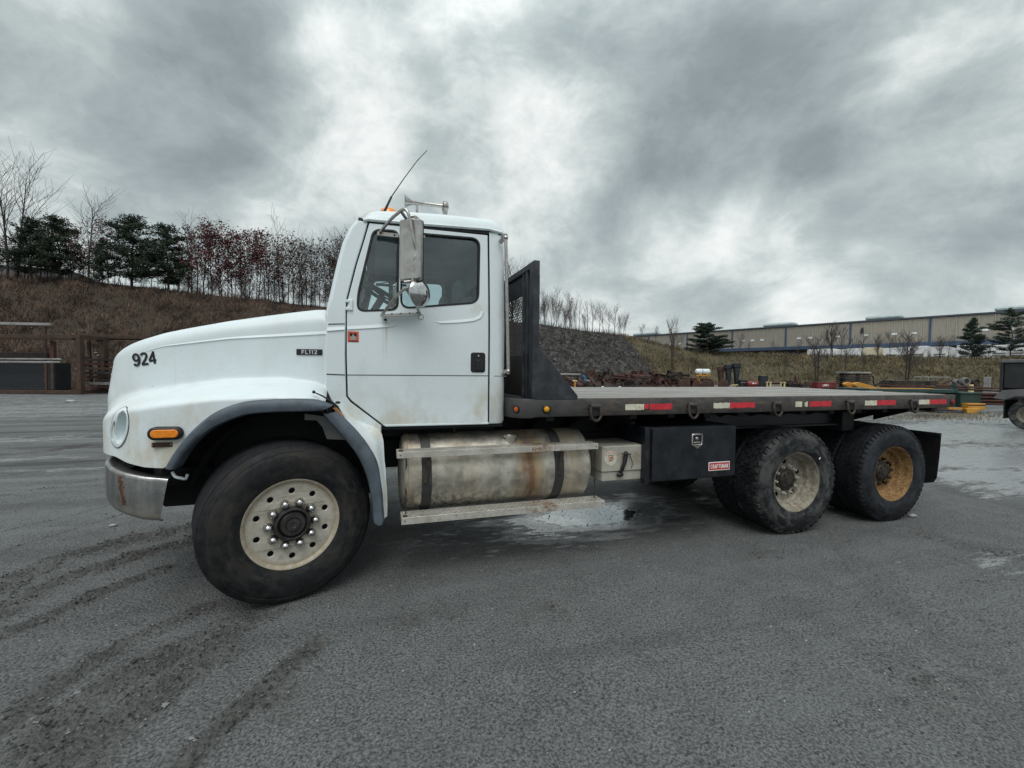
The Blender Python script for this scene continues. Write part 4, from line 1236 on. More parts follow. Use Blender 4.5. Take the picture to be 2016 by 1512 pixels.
# west-coast mirror: tall head, round spot mirror and tube brackets
def mirrors(sgn):
    def P_(x, y, z):
        return (x, y if sgn > 0 else 2 * YC - y, z)
    root = empty('side_mirror', parent=TRK)
    q = MB(); ax_ = Vector((.85, -.52, 0)).normalized(); pr = Vector((-.52, -.85, 0)).normalized()
    c = Vector((.805, -.11, 2.475))

    def fr(u, v, w):
        p = c + ax_ * u + Vector((0, 0, 1)) * v + pr * w; return P_(p.x, p.y, p.z)
    q.plate(rrect(-.082, -.215, .082, .215, .018, 4), (), .030, -.018, .012, frame=fr); part('mirror_head', q, 'brushed', root, smooth=40)
    q = MB(); q.plate(rrect(-.076, -.205, .076, .205, .016, 4), (), -.022, -.017, frame=fr); part('mirror_glass', q, 'steel', root)
    q = MB(); q.plate(rrect(-.083, -.216, .083, .216, .019, 4), [rrect(-.074, -.206, .074, .206, .014, 4)], -.014, -.028, frame=fr); part('mirror_rim', q, 'seal', root)
    q = MB(); q.lathe([(0, .046), (.04, .040), (.07, .026), (.094, .008), (.100, 0), (.098, -.008), (0, -.010)], 24)
    rot = Vector((0, 1, 0)).rotation_difference(-(Vector((-.62, .78, 0)) * 1)).to_matrix().to_4x4()
    q.xf(Matrix.Translation((.866, -.115, 2.175)) @ rot)
    if sgn < 0:
        q = mirror(q)
    part('spot_mirror', q, 'nut', root, smooth=50)
    q = MB(); r_ = .0115
    def T(pts, rad=r_):
        pp = spline([P_(*p) for p in pts], len(pts) * 5); q.tube(pp, rad, 8)
    T([(.585, .19, 2.655), (.66, .02, 2.71), (.722, -.08, 2.745), (.752, -.13, 2.752), (.775, -.15, 2.73), (.795, -.16, 2.66), (.815, -.16, 2.55), (.835, -.15, 2.46), (.828, -.15, 2.42), (.816, -.14, 2.38), (.812, -.14, 2.24)])
    T([(.785, -.12, 2.703), (.82, -.12, 2.712), (.848, -.12, 2.70), (.858, -.12, 2.66), (.866, -.12, 2.45), (.872, -.12, 2.295), (.860, -.12, 2.278), (.80, -.12, 2.255), (.755, -.12, 2.246)])
    T([(.90, .19, 2.655), (.80, .02, 2.71), (.735, -.09, 2.748)])
    T([(.812, -.14, 2.24), (.79, -.13, 2.21), (.752, -.10, 2.195), (.70, -.02, 2.15), (.62, .09, 2.05), (.605, .13, 2.032)])
    T([(.89, .13, 2.055), (.84, -.02, 2.12), (.775, -.11, 2.195)])
    part('mirror_bracket', q, 'brushed', root, smooth=60)
    q = MB(); q.bar(P_(.605, .125, 2.030), P_(.895, .125, 2.056), .05, .022); q.bar(P_(.575, .175, 2.652), P_(.73, .175, 2.650), .03, .028); q.bar(P_(.885, .175, 2.667), P_(.93, .175, 2.66), .03, .02)
    part('mirror_mount', q, 'brushed', root)
    for x in (.60, .70):
        b_ = MB(); b_.sphere(P_(x, .157, 2.651), .007); part('bolt', b_, 'bolt', root)
    for x in (.68, .745, .81, .865):
        b_ = MB(); b_.sphere(P_(x, .10, 2.038 + (x - .6) * .09), .006); part('bolt', b_, 'bolt', root)
    b_ = MB(); b_.tube([P_(.893 + .020 * math.sin(a), .09, 2.030 + .021 * math.cos(a)) for a in np.linspace(0, 6.283, 17)], .0022, 5, False); part('key_ring', b_, 'bolt', root)


mirrors(1); mirrors(-1)
# panels seen past the cab underside
ub = MB(); ub.box(.62, 1.60, .55, 1.90, 1.06, 1.16); part('cab_mount', ub, 'dark')
# ---- chassis
q = MB()
for y in (.78, 1.62):
    q.box(-1.0, 6.35, y, y + .08, .74, 1.00, .01)
q.box(1.75, 6.35, .80, .86, 1.00, 1.20); q.box(1.75, 6.35, 1.60, 1.66, 1.00, 1.20)
for x in (1.2, 2.0, 2.8, 3.6, 4.3, 5.0, 5.7, 6.3):
    q.box(x, x + .08, .86, 1.62, .78, .98)
q.box(1.9, 4.4, .84, .90, .62, 1.2)
part('chassis_frame', q, 'dark')
for k in range(13):
    x = 1.95 + k * .405
    c_ = MB(); c_.box(x, x + .07, .13, 2.31, 1.20, 1.262, .006); c_.plate([(.05, 1.20), (.30, 1.20), (.78, 1.03), (.78, 1.20)], (), x + .02, x + .035, frame=lambda u, v, w: (w, u, v)); part('cross_member', c_, 'dark')
q = MB(); q.box(3.82, 5.62, .40, .42, 1.06, 1.20, .004); q.box(3.82, 5.62, .34, .42, 1.045, 1.062); part('side_shield', q, 'navy')
q = MB(); q.box(5.62, 5.80, .30, .55, .98, 1.25, .006); part('rear_bracket', q, 'dark')
q = MB(); q.lathe([(0, .34), (.07, .34), (.07, .9), (.18, 1.0), (.20, 1.22), (.18, 1.44), (.07, 1.54), (.07, 2.10), (0, 2.10)], 16, (4.634, 0, .53)); q.lathe([(0, .34), (.07, .34), (.07, .9), (.18, 1.0), (.20, 1.22), (.18, 1.44), (.07, 1.54), (.07, 2.10), (0, 2.10)], 16, (6.039, 0, .53))
q.lathe([(0, .25), (.06, .25), (.06, 2.2), (0, 2.2)], 12, (0, 0, .545)); q.tube([(1.5, 1.2, .85), (4.4, 1.2, .62)], .06, 8)
part('axles', q, 'dark')
q = MB()
for y in (.62, 1.70):
    q.bar((4.5, y + .06, .70), (5.33, y + .06, .92), .09, .05); q.bar((6.15, y + .06, .70), (5.33, y + .06, .92), .09, .05); q.box(5.22, 5.46, y, y + .12, .74, 1.0)
part('leaf_spring', q, 'dark')

# ---- fuel tank
q = MB(); prof = [(0, .742), (.12, .745), (.22, .753), (.290, .765), (.310, .785), (.313, .80), (.313, 2.325), (.309, 2.345), (.290, 2.362), (.22, 2.378), (.10, 2.386), (0, 2.388)]
q.lathe([(r, x) for r, x in prof], 48, (0, .40, .787), 'x'); tank = part('fuel_tank', q, 'tank', smooth=50)
for x in (.80, 2.328):
    q = MB(); q.lathe([(.3135, x - .006), (.317, x), (.3135, x + .006)], 48, (0, .40, .787), 'x'); part('seam', q, 'tank', tank, smooth=60)
for x0, x1 in ((.905, .982), (2.015, 2.100)):
    q = MB(); q.lathe([(.314, x0), (.323, x0 + .004), (.323, x1 - .004), (.314, x1)], 48, (0, .40, .787), 'x'); st = part('tank_strap', q, 'rail', tank, smooth=30)
    q = MB(); q.bar(((x0 + x1) / 2 + .012, .062, .95), ((x0 + x1) / 2 - .012, .070, .76), .022, .03); part('strap_buckle', q, 'hub', st)
q = MB(); q.lathe([(.052, -.04), (.052, .010), (.066, .012), (.068, .03), (.058, .040), (0, .042)], 12, (1.66, .235, 1.052), 'z'); part('fuel_cap', q, 'brushed', tank, smooth=30)
q = MB(); q.lathe([(.008, -.02), (.008, .03), (.014, .03), (.014, .045), (0, .045)], 8, (1.2, .34, 1.10), 'z'); part('fitting', q, 'hub', tank)
# perforated steps
for (x0, x1, z, y0, y1, dz) in ((.716, 2.388, 1.012, .030, .165, .048), (.748, 2.446, .520, .010, .165, .052)):
    holes = []
    nh = int((x1 - x0) / .042)
    for r_ in range(4):
        for k in range(nh):
            cx = x0 + .022 + k * .042 + (.021 if r_ % 2 else 0)
            if cx < x1 - .02:
                holes.append(circ(cx, y0 + .024 + r_ * .030, .0155, 8, .0100))
    q = MB(); q.plate([(x0, y0), (x1, y0), (x1, y1), (x0, y1)], holes, z, z - .004, frame=lambda u, v, w: (u, v, w)); so = part('side_step', q, 'step', smooth=0)
    q = MB(); q.box(x0, x1, y0 - .002, y0 + .004, z - dz, z + .001, .0015); q.box(x0, x1, y1, y1 + .006, z - dz, z); q.box(x0, x0 + .005, y0, y1, z - dz, z - .004); q.box(x1 - .005, x1, y0, y1, z - dz, z - .004); part('step_edge', q, 'step', so)
    for x in (x0 + .025, x1 - .02):
        q = MB(); q.sphere((x, y0 - .003, z - .024), .005); part('bolt', q, 'bolt', so)
    q = MB(); q.box(x0 + .012, x0 + .045, y0 + .01, y0 + .035, z, z + .012, .003); part('rust_clip', q, 'hub', so)
for x in (.785, 2.395):
    q = MB(); q.tube([(x, .10, .52), (x + .002, .105, 1.0)], .005, 6); part('step_rod', q, 'hub')

# ---- battery box
q = MB(); q.box(2.470, 2.868, .105, .52, .655, .755, .008); q.box(2.470, 2.868, .105, .52, .735, .96, .004); bb_o = part('battery_box', q, 'cream_box')
q = MB(); q.box(2.462, 2.878, .092, .53, .742, .970, .008); part('lid', q, 'cream_box', bb_o)
q = MB(); q.plate(circ(2.545, .862, .060, 28, .066), (), .0895, .093, .0008); sto = part('round_label', q, 'sticker', bb_o)
q = MB(); q.plate([(2.520, .895), (2.566, .895), (2.570, .850), (2.556, .838), (2.528, .838), (2.528, .85)], [[(2.526, .888), (2.560, .888), (2.563, .852), (2.534, .845)]], .0885, .09); part('label_print', q, 'greysteel', sto)
q = MB(); q.plate([(2.535, .878), (2.558, .878), (2.560, .858), (2.538, .855)], (), .0885, .09); part('label_print', q, 'orange', sto)
for k in range(9):
    a = R(30 + k * 15); q = MB(); q.plate(circ(2.545 + .050 * math.cos(a), .862 + .055 * math.sin(a), .0045, 5, .006), (), .0885, .09); part('label_print', q, 'orange', sto)
q = MB(); q.tube([(2.640, .085, .725), (2.648, .072, .76), (2.672, .066, .83), (2.682, .07, .88)], [.016, .017, .019, .022], 8); q.sphere((2.636, .082, .715), .030, sc=(1.2, .6, .7)); q.sphere((2.686, .072, .895), .024, sc=(1, .7, 1.3)); lt = part('rubber_latch', q, 'rubber', bb_o)
q = MB(); q.tube([(2.640, .066, .905), (2.735, .066, .897)], .005, 6); part('latch_pin', q, 'bolt', lt)
q = MB(); q.tube(spline([(2.730, .085, .888), (2.752, .088, .85), (2.765, .089, .81), (2.757, .089, .775), (2.75, .089, .765)], 12), .0025, 5); part('chain', q, 'bolt', bb_o)

# ---- tool box
q = MB(); q.box(2.885, 3.86, .06, .52, .632, 1.130, .006); q.box(2.855, 2.90, .03, .10, .62, 1.135, .006); tb = part('tool_box', q, 'navy')
q = MB(); q.box(2.932, 3.858, .030, .062, .644, 1.122, .006); td = part('tool_box_door', q, 'navy', tb)
q = MB(); lx, lz = 3.407, .995
q.plate([(lx - .062, lz + .055), (lx - .05, lz + .068), (lx + .05, lz + .068), (lx + .062, lz + .055), (lx + .062, lz - .035), (lx, lz - .075), (lx - .062, lz - .035)], [rrect(lx - .045, lz - .030, lx + .045, lz + .052, .006, 2)], .020, .032, .004)
q.plate(rrect(lx - .045, lz - .03, lx + .045, lz + .052, .006, 2), (), .034, .038); part('latch', q, 'steel', tb)
q = MB(); q.box(lx - .035, lx + .035, .022, .036, lz - .022, lz - .008, .003); q.sphere((lx, .03, lz + .02), .018, sc=(1, .5, 1)); part('latch_handle', q, 'steel', tb)
q = MB(); q.plate(rrect(3.543, .706, 3.787, .788, .003, 1), (), .0265, .031, .001); lb = part('maker_label', q, 'labelwhite', tb)
q = MB(); q.plate(rrect(3.551, .714, 3.779, .780, .002, 1), (), .0255, .028); part('maker_label', q, 'redlabel', lb)
part('lettering', word(MB(), 'CRAFTSMAN', .040, lambda u, v, w: (3.665 + u, .0248 + w, .747 + v), .17, .82, .10), 'labelwhite', lb, smooth=0)
for a_, b_, w_, h_ in (((2.95, .2, .63), (2.95, .78, .70), .05, .006), ((3.80, .2, .63), (3.80, .78, .70), .05, .006), ((2.90, .3, 1.13), (2.90, .8, 1.24), .04, .05)):
    q = MB(); q.bar(a_, b_, w_, h_); part('box_bracket', q, 'hub')

# ---- deck
def rail_path(sgn):
    p = [(1.585, .55), (1.59, .30), (1.605, .16), (1.64, .065), (1.69, .02), (1.76, .0), (1.90, 0), (6.975, 0)]
    return [(x, y if sgn > 0 else 2 * YC - y) for x, y in p]


for sgn in (1, -1):
    pth = rail_path(sgn); pth = [pth[0]] + [tuple(a) for a in spline(pth[1:7], 16)] + [pth[-1]]
    rows = []
    for i, (x, y) in enumerate(pth):
        s = 1 if sgn > 0 else -1
        if i < 3:
            nx, ny = 1, 0
        else:
            a = Vector(pth[min(i + 1, len(pth) - 1)]) - Vector(pth[i - 1]); a.normalize(); nx, ny = (a.y * -s * -1 if False else -a.y * s * -1, a.x * s)
            nx, ny = -a.y * s, a.x * s
            nx, ny = (abs(nx), s * abs(ny))
        lo = 1.253 if x > 1.8 else 1.245
        rows.append([(x + nx * .10, y + ny * .10, lo), (x + nx * .004, y + ny * .004, lo), (x, y, lo + .008), (x, y, 1.392), (x + nx * .006, y + ny * .006, 1.400), (x + nx * .055, y + ny * .055, 1.400), (x + nx * .055, y + ny * .055, 1.36)])
    q = MB().grid(rows); q.box(6.955, 6.975, .004, .10, 1.256, 1.397) if sgn > 0 else q.box(6.955, 6.975, 2 * YC - .10, 2 * YC - .004, 1.256, 1.397)
    part('deck_rail', q, 'rail', smooth=40)
q = MB(); q.box(1.585, 1.70, .55, 1.89, 1.25, 1.40, .01); part('deck_rail', q, 'rail')
q = MB(); q.box(6.93, 6.975, .10, 2.34, 1.25, 1.40, .006); part('deck_rail', q, 'rail')
dp = MB(); dp.box(1.66, 1.93, .06, 2.38, 1.385, 1.3985); part('deck_plate', dp, 'black')
rr_ = random.Random(3); w_ = (2.44 - .122) / 14
for k in range(14):
    y0 = .061 + k * w_
    q = MB(); h = 1.404 + rr_.uniform(-.004, .004)
    q.box(1.93 + rr_.uniform(0, .01), 6.93 - rr_.uniform(0, .01), y0 + .005, y0 + w_ - .005, 1.34, h, .006)
    part('plank', q, 'wood')
def cyl_y(x, z, prof, n=20):
    q = MB(); q.lathe(prof, n, (x, 0, z)); return q
mk = part('side_marker', cyl_y(1.895, 1.318, [(.036, .01), (.036, -.010), (.030, -.014), (.026, -.008), (.026, .005)]), 'seal')
part('lens', cyl_y(1.895, 1.318, [(.0, -.016), (.014, -.014), (.027, -.006), (.027, .005)]), 'yellowlens', mk, smooth=60)
q = cyl_y(0, 0, [(.034, .012), (.034, -.008), (.026, -.012), (.026, .005)]); q.xf(Matrix.Translation((1.655, .055, 1.316)) @ Matrix.Rotation(R(-58), 4, 'Z')); mk = part('side_marker', q, 'seal')
q = cyl_y(0, 0, [(.0, -.014), (.014, -.012), (.027, -.004), (.027, .005)]); q.xf(Matrix.Translation((1.655, .055, 1.316)) @ Matrix.Rotation(R(-58), 4, 'Z')); part('lens', q, 'amberdark', mk, smooth=60)
mk = part('side_marker', cyl_y(6.925, 1.325, [(.042, .01), (.042, -.010), (.034, -.014), (.032, .005)]), 'rail')
part('lens', cyl_y(6.925, 1.325, [(.0, -.016), (.02, -.013), (.033, -.006), (.033, .005)]), 'redlens', mk, smooth=60)
# tape: torn edges
tr_ = random.Random(11)


def ragged(x0, x1, z0, z1, j):
    out = []
    for (a, b) in (((x0, z0), (x1, z0)), ((x1, z0), (x1, z1)), ((x1, z1), (x0, z1)), ((x0, z1), (x0, z0))):
        n = max(2, int(math.dist(a, b) / .012))
        for i in range(n):
            t = i / n; out.append((a[0] + (b[0] - a[0]) * t + tr_.uniform(-j, j) * (.4 if i else 0), a[1] + (b[1] - a[1]) * t + tr_.uniform(-j, j)))
    return out


for (a, b, c, d, e) in ((2.627, 2.813, 2.875, 3.105, .004), (3.558, 3.745, 3.752, 4.04, .006), (4.553, 4.64, 4.735, 5.034, .005), (5.517, 5.695, 5.700, 5.986, .004), (6.355, 6.532, 6.536, 6.82, .002)):
    q = MB(); q.plate(ragged(a, b, 1.296, 1.348, e * .6), (), -.0012, .001); tp_ = part('marking_tape', q, 'tape_white')
    q = MB(); q.plate(ragged(c, d, 1.296, 1.348, e), (), -.0012, .001); part('marking_tape', q, 'tape_red')
    if d - c < .24:
        q = MB(); q.plate(ragged(b + .004, b + .045, 1.300, 1.345, .008), (), -.0012, .001); part('marking_tape', q, 'tape_red')
    if b - a < .1:
        q = MB(); q.plate(ragged(b + .035, b + .075, 1.300, 1.345, .008), (), -.0012, .001); part('marking_tape', q, 'tape_white')
# tie-down rings
for x in (2.329, 3.312, 4.297, 5.277, 6.239):
    q = MB(); q.box(x - .045, x + .045, -.022, .002, 1.322, 1.352, .008); q.tube([(x - .045, -.016, 1.335), (x + .045, -.016, 1.335)], .020, 8); lug = part('ring_lug', q, 'rail')
    q = MB(); pts = [(x - .04, -.018, 1.335), (x - .048, -.030, 1.29), (x - .044, -.034, 1.25), (x - .022, -.036, 1.222), (x, -.036, 1.214), (x + .022, -.036, 1.222), (x + .044, -.034, 1.25), (x + .048, -.030, 1.29), (x + .04, -.018, 1.335)]
    q.tube(spline(pts, 28), .0125, 8); part('tie_ring', q, 'hub', lug, smooth=60)

# ---- headboard
HB = empty('headboard', parent=TRK)
for sgn in (1, -1):
    Y = (lambda a, b: (a, b)) if sgn > 0 else (lambda a, b: (2 * YC - b, 2 * YC - a))
    q = MB(); q.box(1.772, 1.825, *Y(.0, .10), 1.40, 2.515, .005); q.box(1.825, 1.8295, *Y(.012, .03), 1.83, 2.40); part('post', q, 'black', HB)
    q = MB(); q.box(1.776, 1.816, *Y(.165, .225), 1.40, 2.47, .004); q.box(1.766, 1.80, *Y(.235, .262), 1.40, 2.45, .003); part('post', q, 'black', HB)
    q = MB(); yy = Y(.0, .012)
    q.plate([(1.790, 1.40), (2.172, 1.40), (2.172, 1.425), (1.832, 1.815), (1.826, 1.835), (1.790, 1.845)], (), yy[0] - .001, yy[1], .002); part('gusset', q, 'black', HB)
    q = MB(); q.box(1.80, 2.172, *Y(-.0025, .004), 1.398, 1.408); part('weld_bead', q, 'black', HB)
q = MB(); q.box(1.770, 1.822, .10, 2.34, 2.460, 2.513, .005); part('top_bar', q, 'black', HB)
q = MB(); q.box(1.795, 1.803, .10, 2.34, 2.285, 2.460, .002); part('top_plate', q, 'black', HB)
q = MB(); q.box(1.795, 1.803, .10, 2.34, 1.40, 1.765, .002); part('lower_plate', q, 'hub', HB)
for y in (.85, 1.22, 1.59, ):
    q = MB(); q.box(1.776, 1.816, y - .02, y + .02, 1.765, 2.285, .004); part('post', q, 'black', HB)
q = MB(); y0, y1, z0, z1 = .10, 2.34, 1.765, 2.285; pitch = .046
for fam in (1, -1):
    k = -30
    while k < 90:
        # line: z - z0 = fam * 1.0 * (y - yk)
        yk = y0 + k * pitch; pts = []
        if fam > 0:
            ya, yb = max(y0, yk), min(y1, yk + (z1 - z0)); za, zb_ = z0 + ya - yk, z0 + yb - yk
        else:
            ya, yb = max(y0, yk - (z1 - z0)), min(y1, yk); za, zb_ = z0 + yk - ya, z0 + yk - yb
        if yb - ya > .01:
            q.bar((1.799 + .001 * fam, ya, za), (1.799 + .001 * fam, yb, zb_), .0055, .004, up=(1, 0, 0))
        k += 1
part('mesh_screen', q, 'mesh', HB, smooth=0)

# ---- mud flaps
for sgn in (1, -1):
    q = MB(); rows = []
    for t in np.linspace(0, 1, 8):
        z = .92 - .60 * t; ya = (.10 + .02 * t) if t < .9 else .14
        rows.append([(6.93 - .03 * t + .01 * math.sin(3 * t), ya if k == 0 else .10 + .62 * k / 5, z - (0.0 if t < 1 or k else -.03)) for k in range(6)])
    q.grid(rows); q2 = MB(); q2.add([(x + .012, y, z) for x, y, z in q.v], q.f); q.add(q2.v, q2.f)
    part('mud_flap', q if sgn > 0 else mirror(q), 'rubber', smooth=60)
    q = MB(); q.bar((6.93, .10, .925), (6.93, .80, .93), .03, .03); q.bar((6.93, .75, .93), (6.35, .80, .93), .05, .05); part('flap_hanger', q if sgn > 0 else mirror(q), 'dark')

# ---- wheels
def tyre_front():
    q = MB(); Rr = .558
    p = [(.300, .02), (.312, -.012), (.335, -.026), (.36, -.034), (.40, -.040), (.44, -.040), (.475, -.034), (.497, -.026), (.500, -.0235), (.506, -.0235), (.512, -.020), (.530, -.008), (.541, .004), (.5415, .010), (.548, .012), (.552, .022)]
    for k in range(6):
        y = .032 + k * .056
        p += [(Rr - .003, y), (Rr, y + .005), (Rr, y + .042), (Rr - .003, y + .046), (Rr - .016, y + .048), (Rr - .016, y + .053)]
    p += [(Rr - .004, .370), (.541, .385), (.505, .41), (.44, .425), (.36, .415), (.30, .37)]
    q.lathe(p, 96); return q


def wheel_front(sgn):
    w = empty('wheel', (0.012, .0 if sgn > 0 else 2 * YC, .552), 0, TRK)
    w.rotation_euler = (0, 0, R(20) if sgn > 0 else R(180 + 20))
    t = tyre_front()
    # flatten where it meets the ground
    t.mapv(lambda x, y, z: (x, y, max(z, -.549)) if z < -.5 else (x, y, z))
    part('tyre', t, 'tyre_front', w, smooth=28)
    q = MB(); q.lathe([(.285, .010), (.292, -.004), (.303, -.014), (.311, -.016), (.315, -.010), (.313, .006), (.300, .02), (.29, .05)], 72); rim = part('rim', q, 'rimdisc', w, smooth=45)
    holes = [circ(.228 * math.cos(R(18 + 36 * k)), .228 * math.sin(R(18 + 36 * k)), .0205, 16) for k in range(10)] + [circ(0, 0, .108, 32)]
    q = MB(); q.plate(circ(0, 0, .290, 72), holes, .006, .022, .003, frame=lambda u, v, w_: (u, w_ + .012 * (1 - ((u * u + v * v) / .084)), v)); part('wheel_disc', q, 'rimdisc', w, smooth=30)
    q = MB(); q.lathe([(.285, .05), (.0, .06)], 24); part('rim_back', q, 'liner', w)
    q = MB(); q.lathe([(.118, .03), (.120, -.006), (.113, -.018), (.100, -.022), (.094, -.016), (.090, -.006), (.088, .006)], 40); q.lathe([(.090, .004), (.084, -.002), (.080, -.020), (.074, -.030), (.052, -.031), (.050, -.024), (.044, -.023), (.042, -.033), (.022, -.035), (.018, -.03), (0, -.03)], 40); part('hub', q, 'hub_grey', w, smooth=35)
    for k in range(10):
        a = R(0 + 36 * k); cx, cz = .150 * math.cos(a), .150 * math.sin(a)
        q = MB(); q.lathe([(.0315, .014), (.0315, .002), (.029, -.001)], 16, (cx, 0, cz)); q.lathe([(.029, .004), (.0285, -.012), (.0255, -.022), (.0175, -.034), (.007, -.039), (0, -.040)], 14, (cx, 0, cz)); part('lug_nut', q, 'nut', w, smooth=50)
    return w


wheel_front(1); wheel_front(-1)


def tyre_rear(seed, lug, depth):
    q = MB(); rs = random.Random(seed); Rr = .535
    p = [(.288, .02), (.300, -.006), (.325, -.020), (.36, -.029), (.40, -.034), (.44, -.032), (.472, -.022), (.476, -.018), (.482, -.018), (.50, -.004), (.512, .010), (Rr - .012, .030), (Rr - .012, .255), (.50, .28), (.44, .30), (.36, .29), (.29, .25)]
    q.lathe(p, 72)
    nb = lug
    for k in range(nb):
        a = 2 * math.pi * k / nb
        for r_ in range(5):
            yc = .043 + r_ * .0495; aa = a + (math.pi / nb if r_ % 2 else 0) + rs.uniform(-.004, .004)
            c, s = math.cos(aa), math.sin(aa); rad = Vector((c, 0, s)); tan = Vector((-s, 0, c)); wd = Rr * math.pi / nb * (.80 if depth > .012 else .88) * rs.uniform(.9, 1.05)
            q.obox(rad * (Rr - .010 + (.006 if r_ in (1, 2, 3) else .003) + rs.uniform(-.0015, .0015)) + Vector((0, yc, 0)), rad * .0085, tan * wd + Vector((0, .009 * (-1) ** r_, 0)), Vector((0, .0225, 0)) + tan * (.010 * (-1) ** (r_ + 1)))
        c, s = math.cos(a), math.sin(a); rad = Vector((c, 0, s)); tan = Vector((-s, 0, c))
        q.obox(rad * (.513) + Vector((0, .006, 0)), rad * .016 + Vector((0, .010, 0)), tan * (Rr * math.pi / nb * .55), Vector((0, .010, 0)) - rad * .004)
    q.mapv(lambda x, y, z: (x, y, max(z, -.527)))
    return q


TR = [tyre_rear(1, 46, .02), tyre_rear(2, 58, .01)]
rear_mesh = {}


def wheel_rear(x, y, face, style, first):
    """face -1: outer side towards the viewer"""
    w = empty('wheel', (x, y, .529), 0 if face < 0 else math.pi, TRK)
    key = ('t', style)
    if key not in rear_mesh:
        rear_mesh[key] = TR[style].mesh('tyre', M['tyre_dusty' if style == 0 else 'tyre_dark'], 30)
    obj('tyre', rear_mesh[key], None, w)
    m = 'cream' if style == 0 else 'goldrust'
    if ('r', style) not in rear_mesh:
        q = MB(); q.lathe([(.290, .02), (.297, -.006), (.305, -.008), (.309, -.004), (.306, .002), (.296, .0), (.288, .012), (.281, .03), (.278, .05), (.276, .072), (.268, .080), (.250, .086), (.246, .094), (.244, .118), (.238, .132), (.228, .138), (.222, .142)], 64)
        rear_mesh['r', style] = q.mesh('rim', M[m], 50)
        nh = 5
        holes = [circ(.186 * math.cos(R(20 + 360 / nh * k)), .186 * math.sin(R(20 + 360 / nh * k)), .027, 16) for k in range(nh)]
        q = MB(); q.plate(circ(0, 0, .226, 56), holes, .142, .154, .003, frame=lambda u, v, w_: (u, w_ - .008 * (1 - (u * u + v * v) / .051), v)); rear_mesh['d', style] = q.mesh('wheel_disc', M[m], 30)
        q = MB(); q.lathe([(.120, .15), (.118, .125), (.104, .118), (.098, .100), (.085, .090), (.05, .088), (.048, .082), (0, .082)], 32)
        for k in range(8):
            a = R(45 * k); q.lathe([(.012, .10), (.012, .080), (0, .078)], 6, (.075 * math.cos(a), 0, .075 * math.sin(a)))
        rear_mesh['h', style] = q.mesh('hub', M['hub'], 35)
        q = MB(); q.lathe([(.018, .145), (.018, .115), (.011, .113), (.011, .095), (0, .093)], 6); rear_mesh['n', style] = q.mesh('lug_nut', M['hub' if style else 'step'], 30)
        q = MB(); q.lathe([(.24, .175), (0, .175)], 20); rear_mesh['b', style] = q.mesh('rim_back', M['liner'], 0)
    for k_, nm in (('r', 'rim'), ('d', 'wheel_disc'), ('h', 'hub'), ('b', 'rim_back')):
        obj(nm, rear_mesh[k_, style], None, w)
    for k in range(10):
        a = R(36 * k + 5); obj('lug_nut', rear_mesh['n', style], None, w, loc=(.142 * math.cos(a), 0, .142 * math.sin(a)))
    return w


for st_, x in ((0, 4.634), (1, 6.039)):
    wheel_rear(x, .03, -1, st_, True)
    wheel_rear(x, 2 * YC - .03, 1, st_, False)
    for y, f in ((.03 + .33 + .25, 1), (2 * YC - .03 - .33 - .25, -1)):      # inner tyres of the pairs
        w = empty('wheel', (x, y, .529), 0 if f < 0 else math.pi, TRK)
        obj('tyre', rear_mesh['t', st_], None, w)
        obj('rim', rear_mesh['r', st_], None, w)
q = MB(); q.plate(rrect(-.014, -.006, .014, .006, .002, 1), (), 0, .003); q.xf(Matrix.Translation((4.634 + .26, -.006, .529 + .235)) @ Matrix.Rotation(R(-48), 4, 'Y')); part('balance_weight', q, 'labelwhite')
q = MB()
for x in (4.634, 6.039):
    pass
# ------------------------------------------------------------------ ground
def graded(lo, hi, step, far, g=1.13):
    a = list(np.arange(lo, hi, step)); s = step; x = a[-1]
    while x < far:
        s *= g; x += s; a.append(x)
    s = step; x = lo; b = []
    while x > -far:
        s *= g; x -= s; b.append(x)
    return np.array(b[::-1] + a)


def poly_dist(X, Y, pts):
    """distance to a polyline, and signed side offset"""
    best = np.full(X.shape, 1e9); side = np.zeros_like(X)
    for (ax, ay), (bx, by) in zip(pts[:-1], pts[1:]):
        dx, dy = bx - ax, by - ay; l2 = dx * dx + dy * dy
        t = np.clip(((X - ax) * dx + (Y - ay) * dy) / l2, 0, 1); ex, ey = X - ax - t * dx, Y - ay - t * dy
        d = np.hypot(ex, ey); m = d < best
        best[m] = d[m]; side[m] = ((X - ax) * dy - (Y - ay) * dx)[m] / math.sqrt(l2)
    return best, side


gx = graded(-5.2, 8.6, .032, 900); gy = graded(-2.0, 5.2, .032, 900)
GX, GY = np.meshgrid(gx, gy)
near = np.clip(1 - (np.hypot(GX - 1.5, (GY - 1.5)) - 8) / 14, 0, 1)


def pl(*px):
    return [tuple(gpt(*p)[:2]) for p in px]


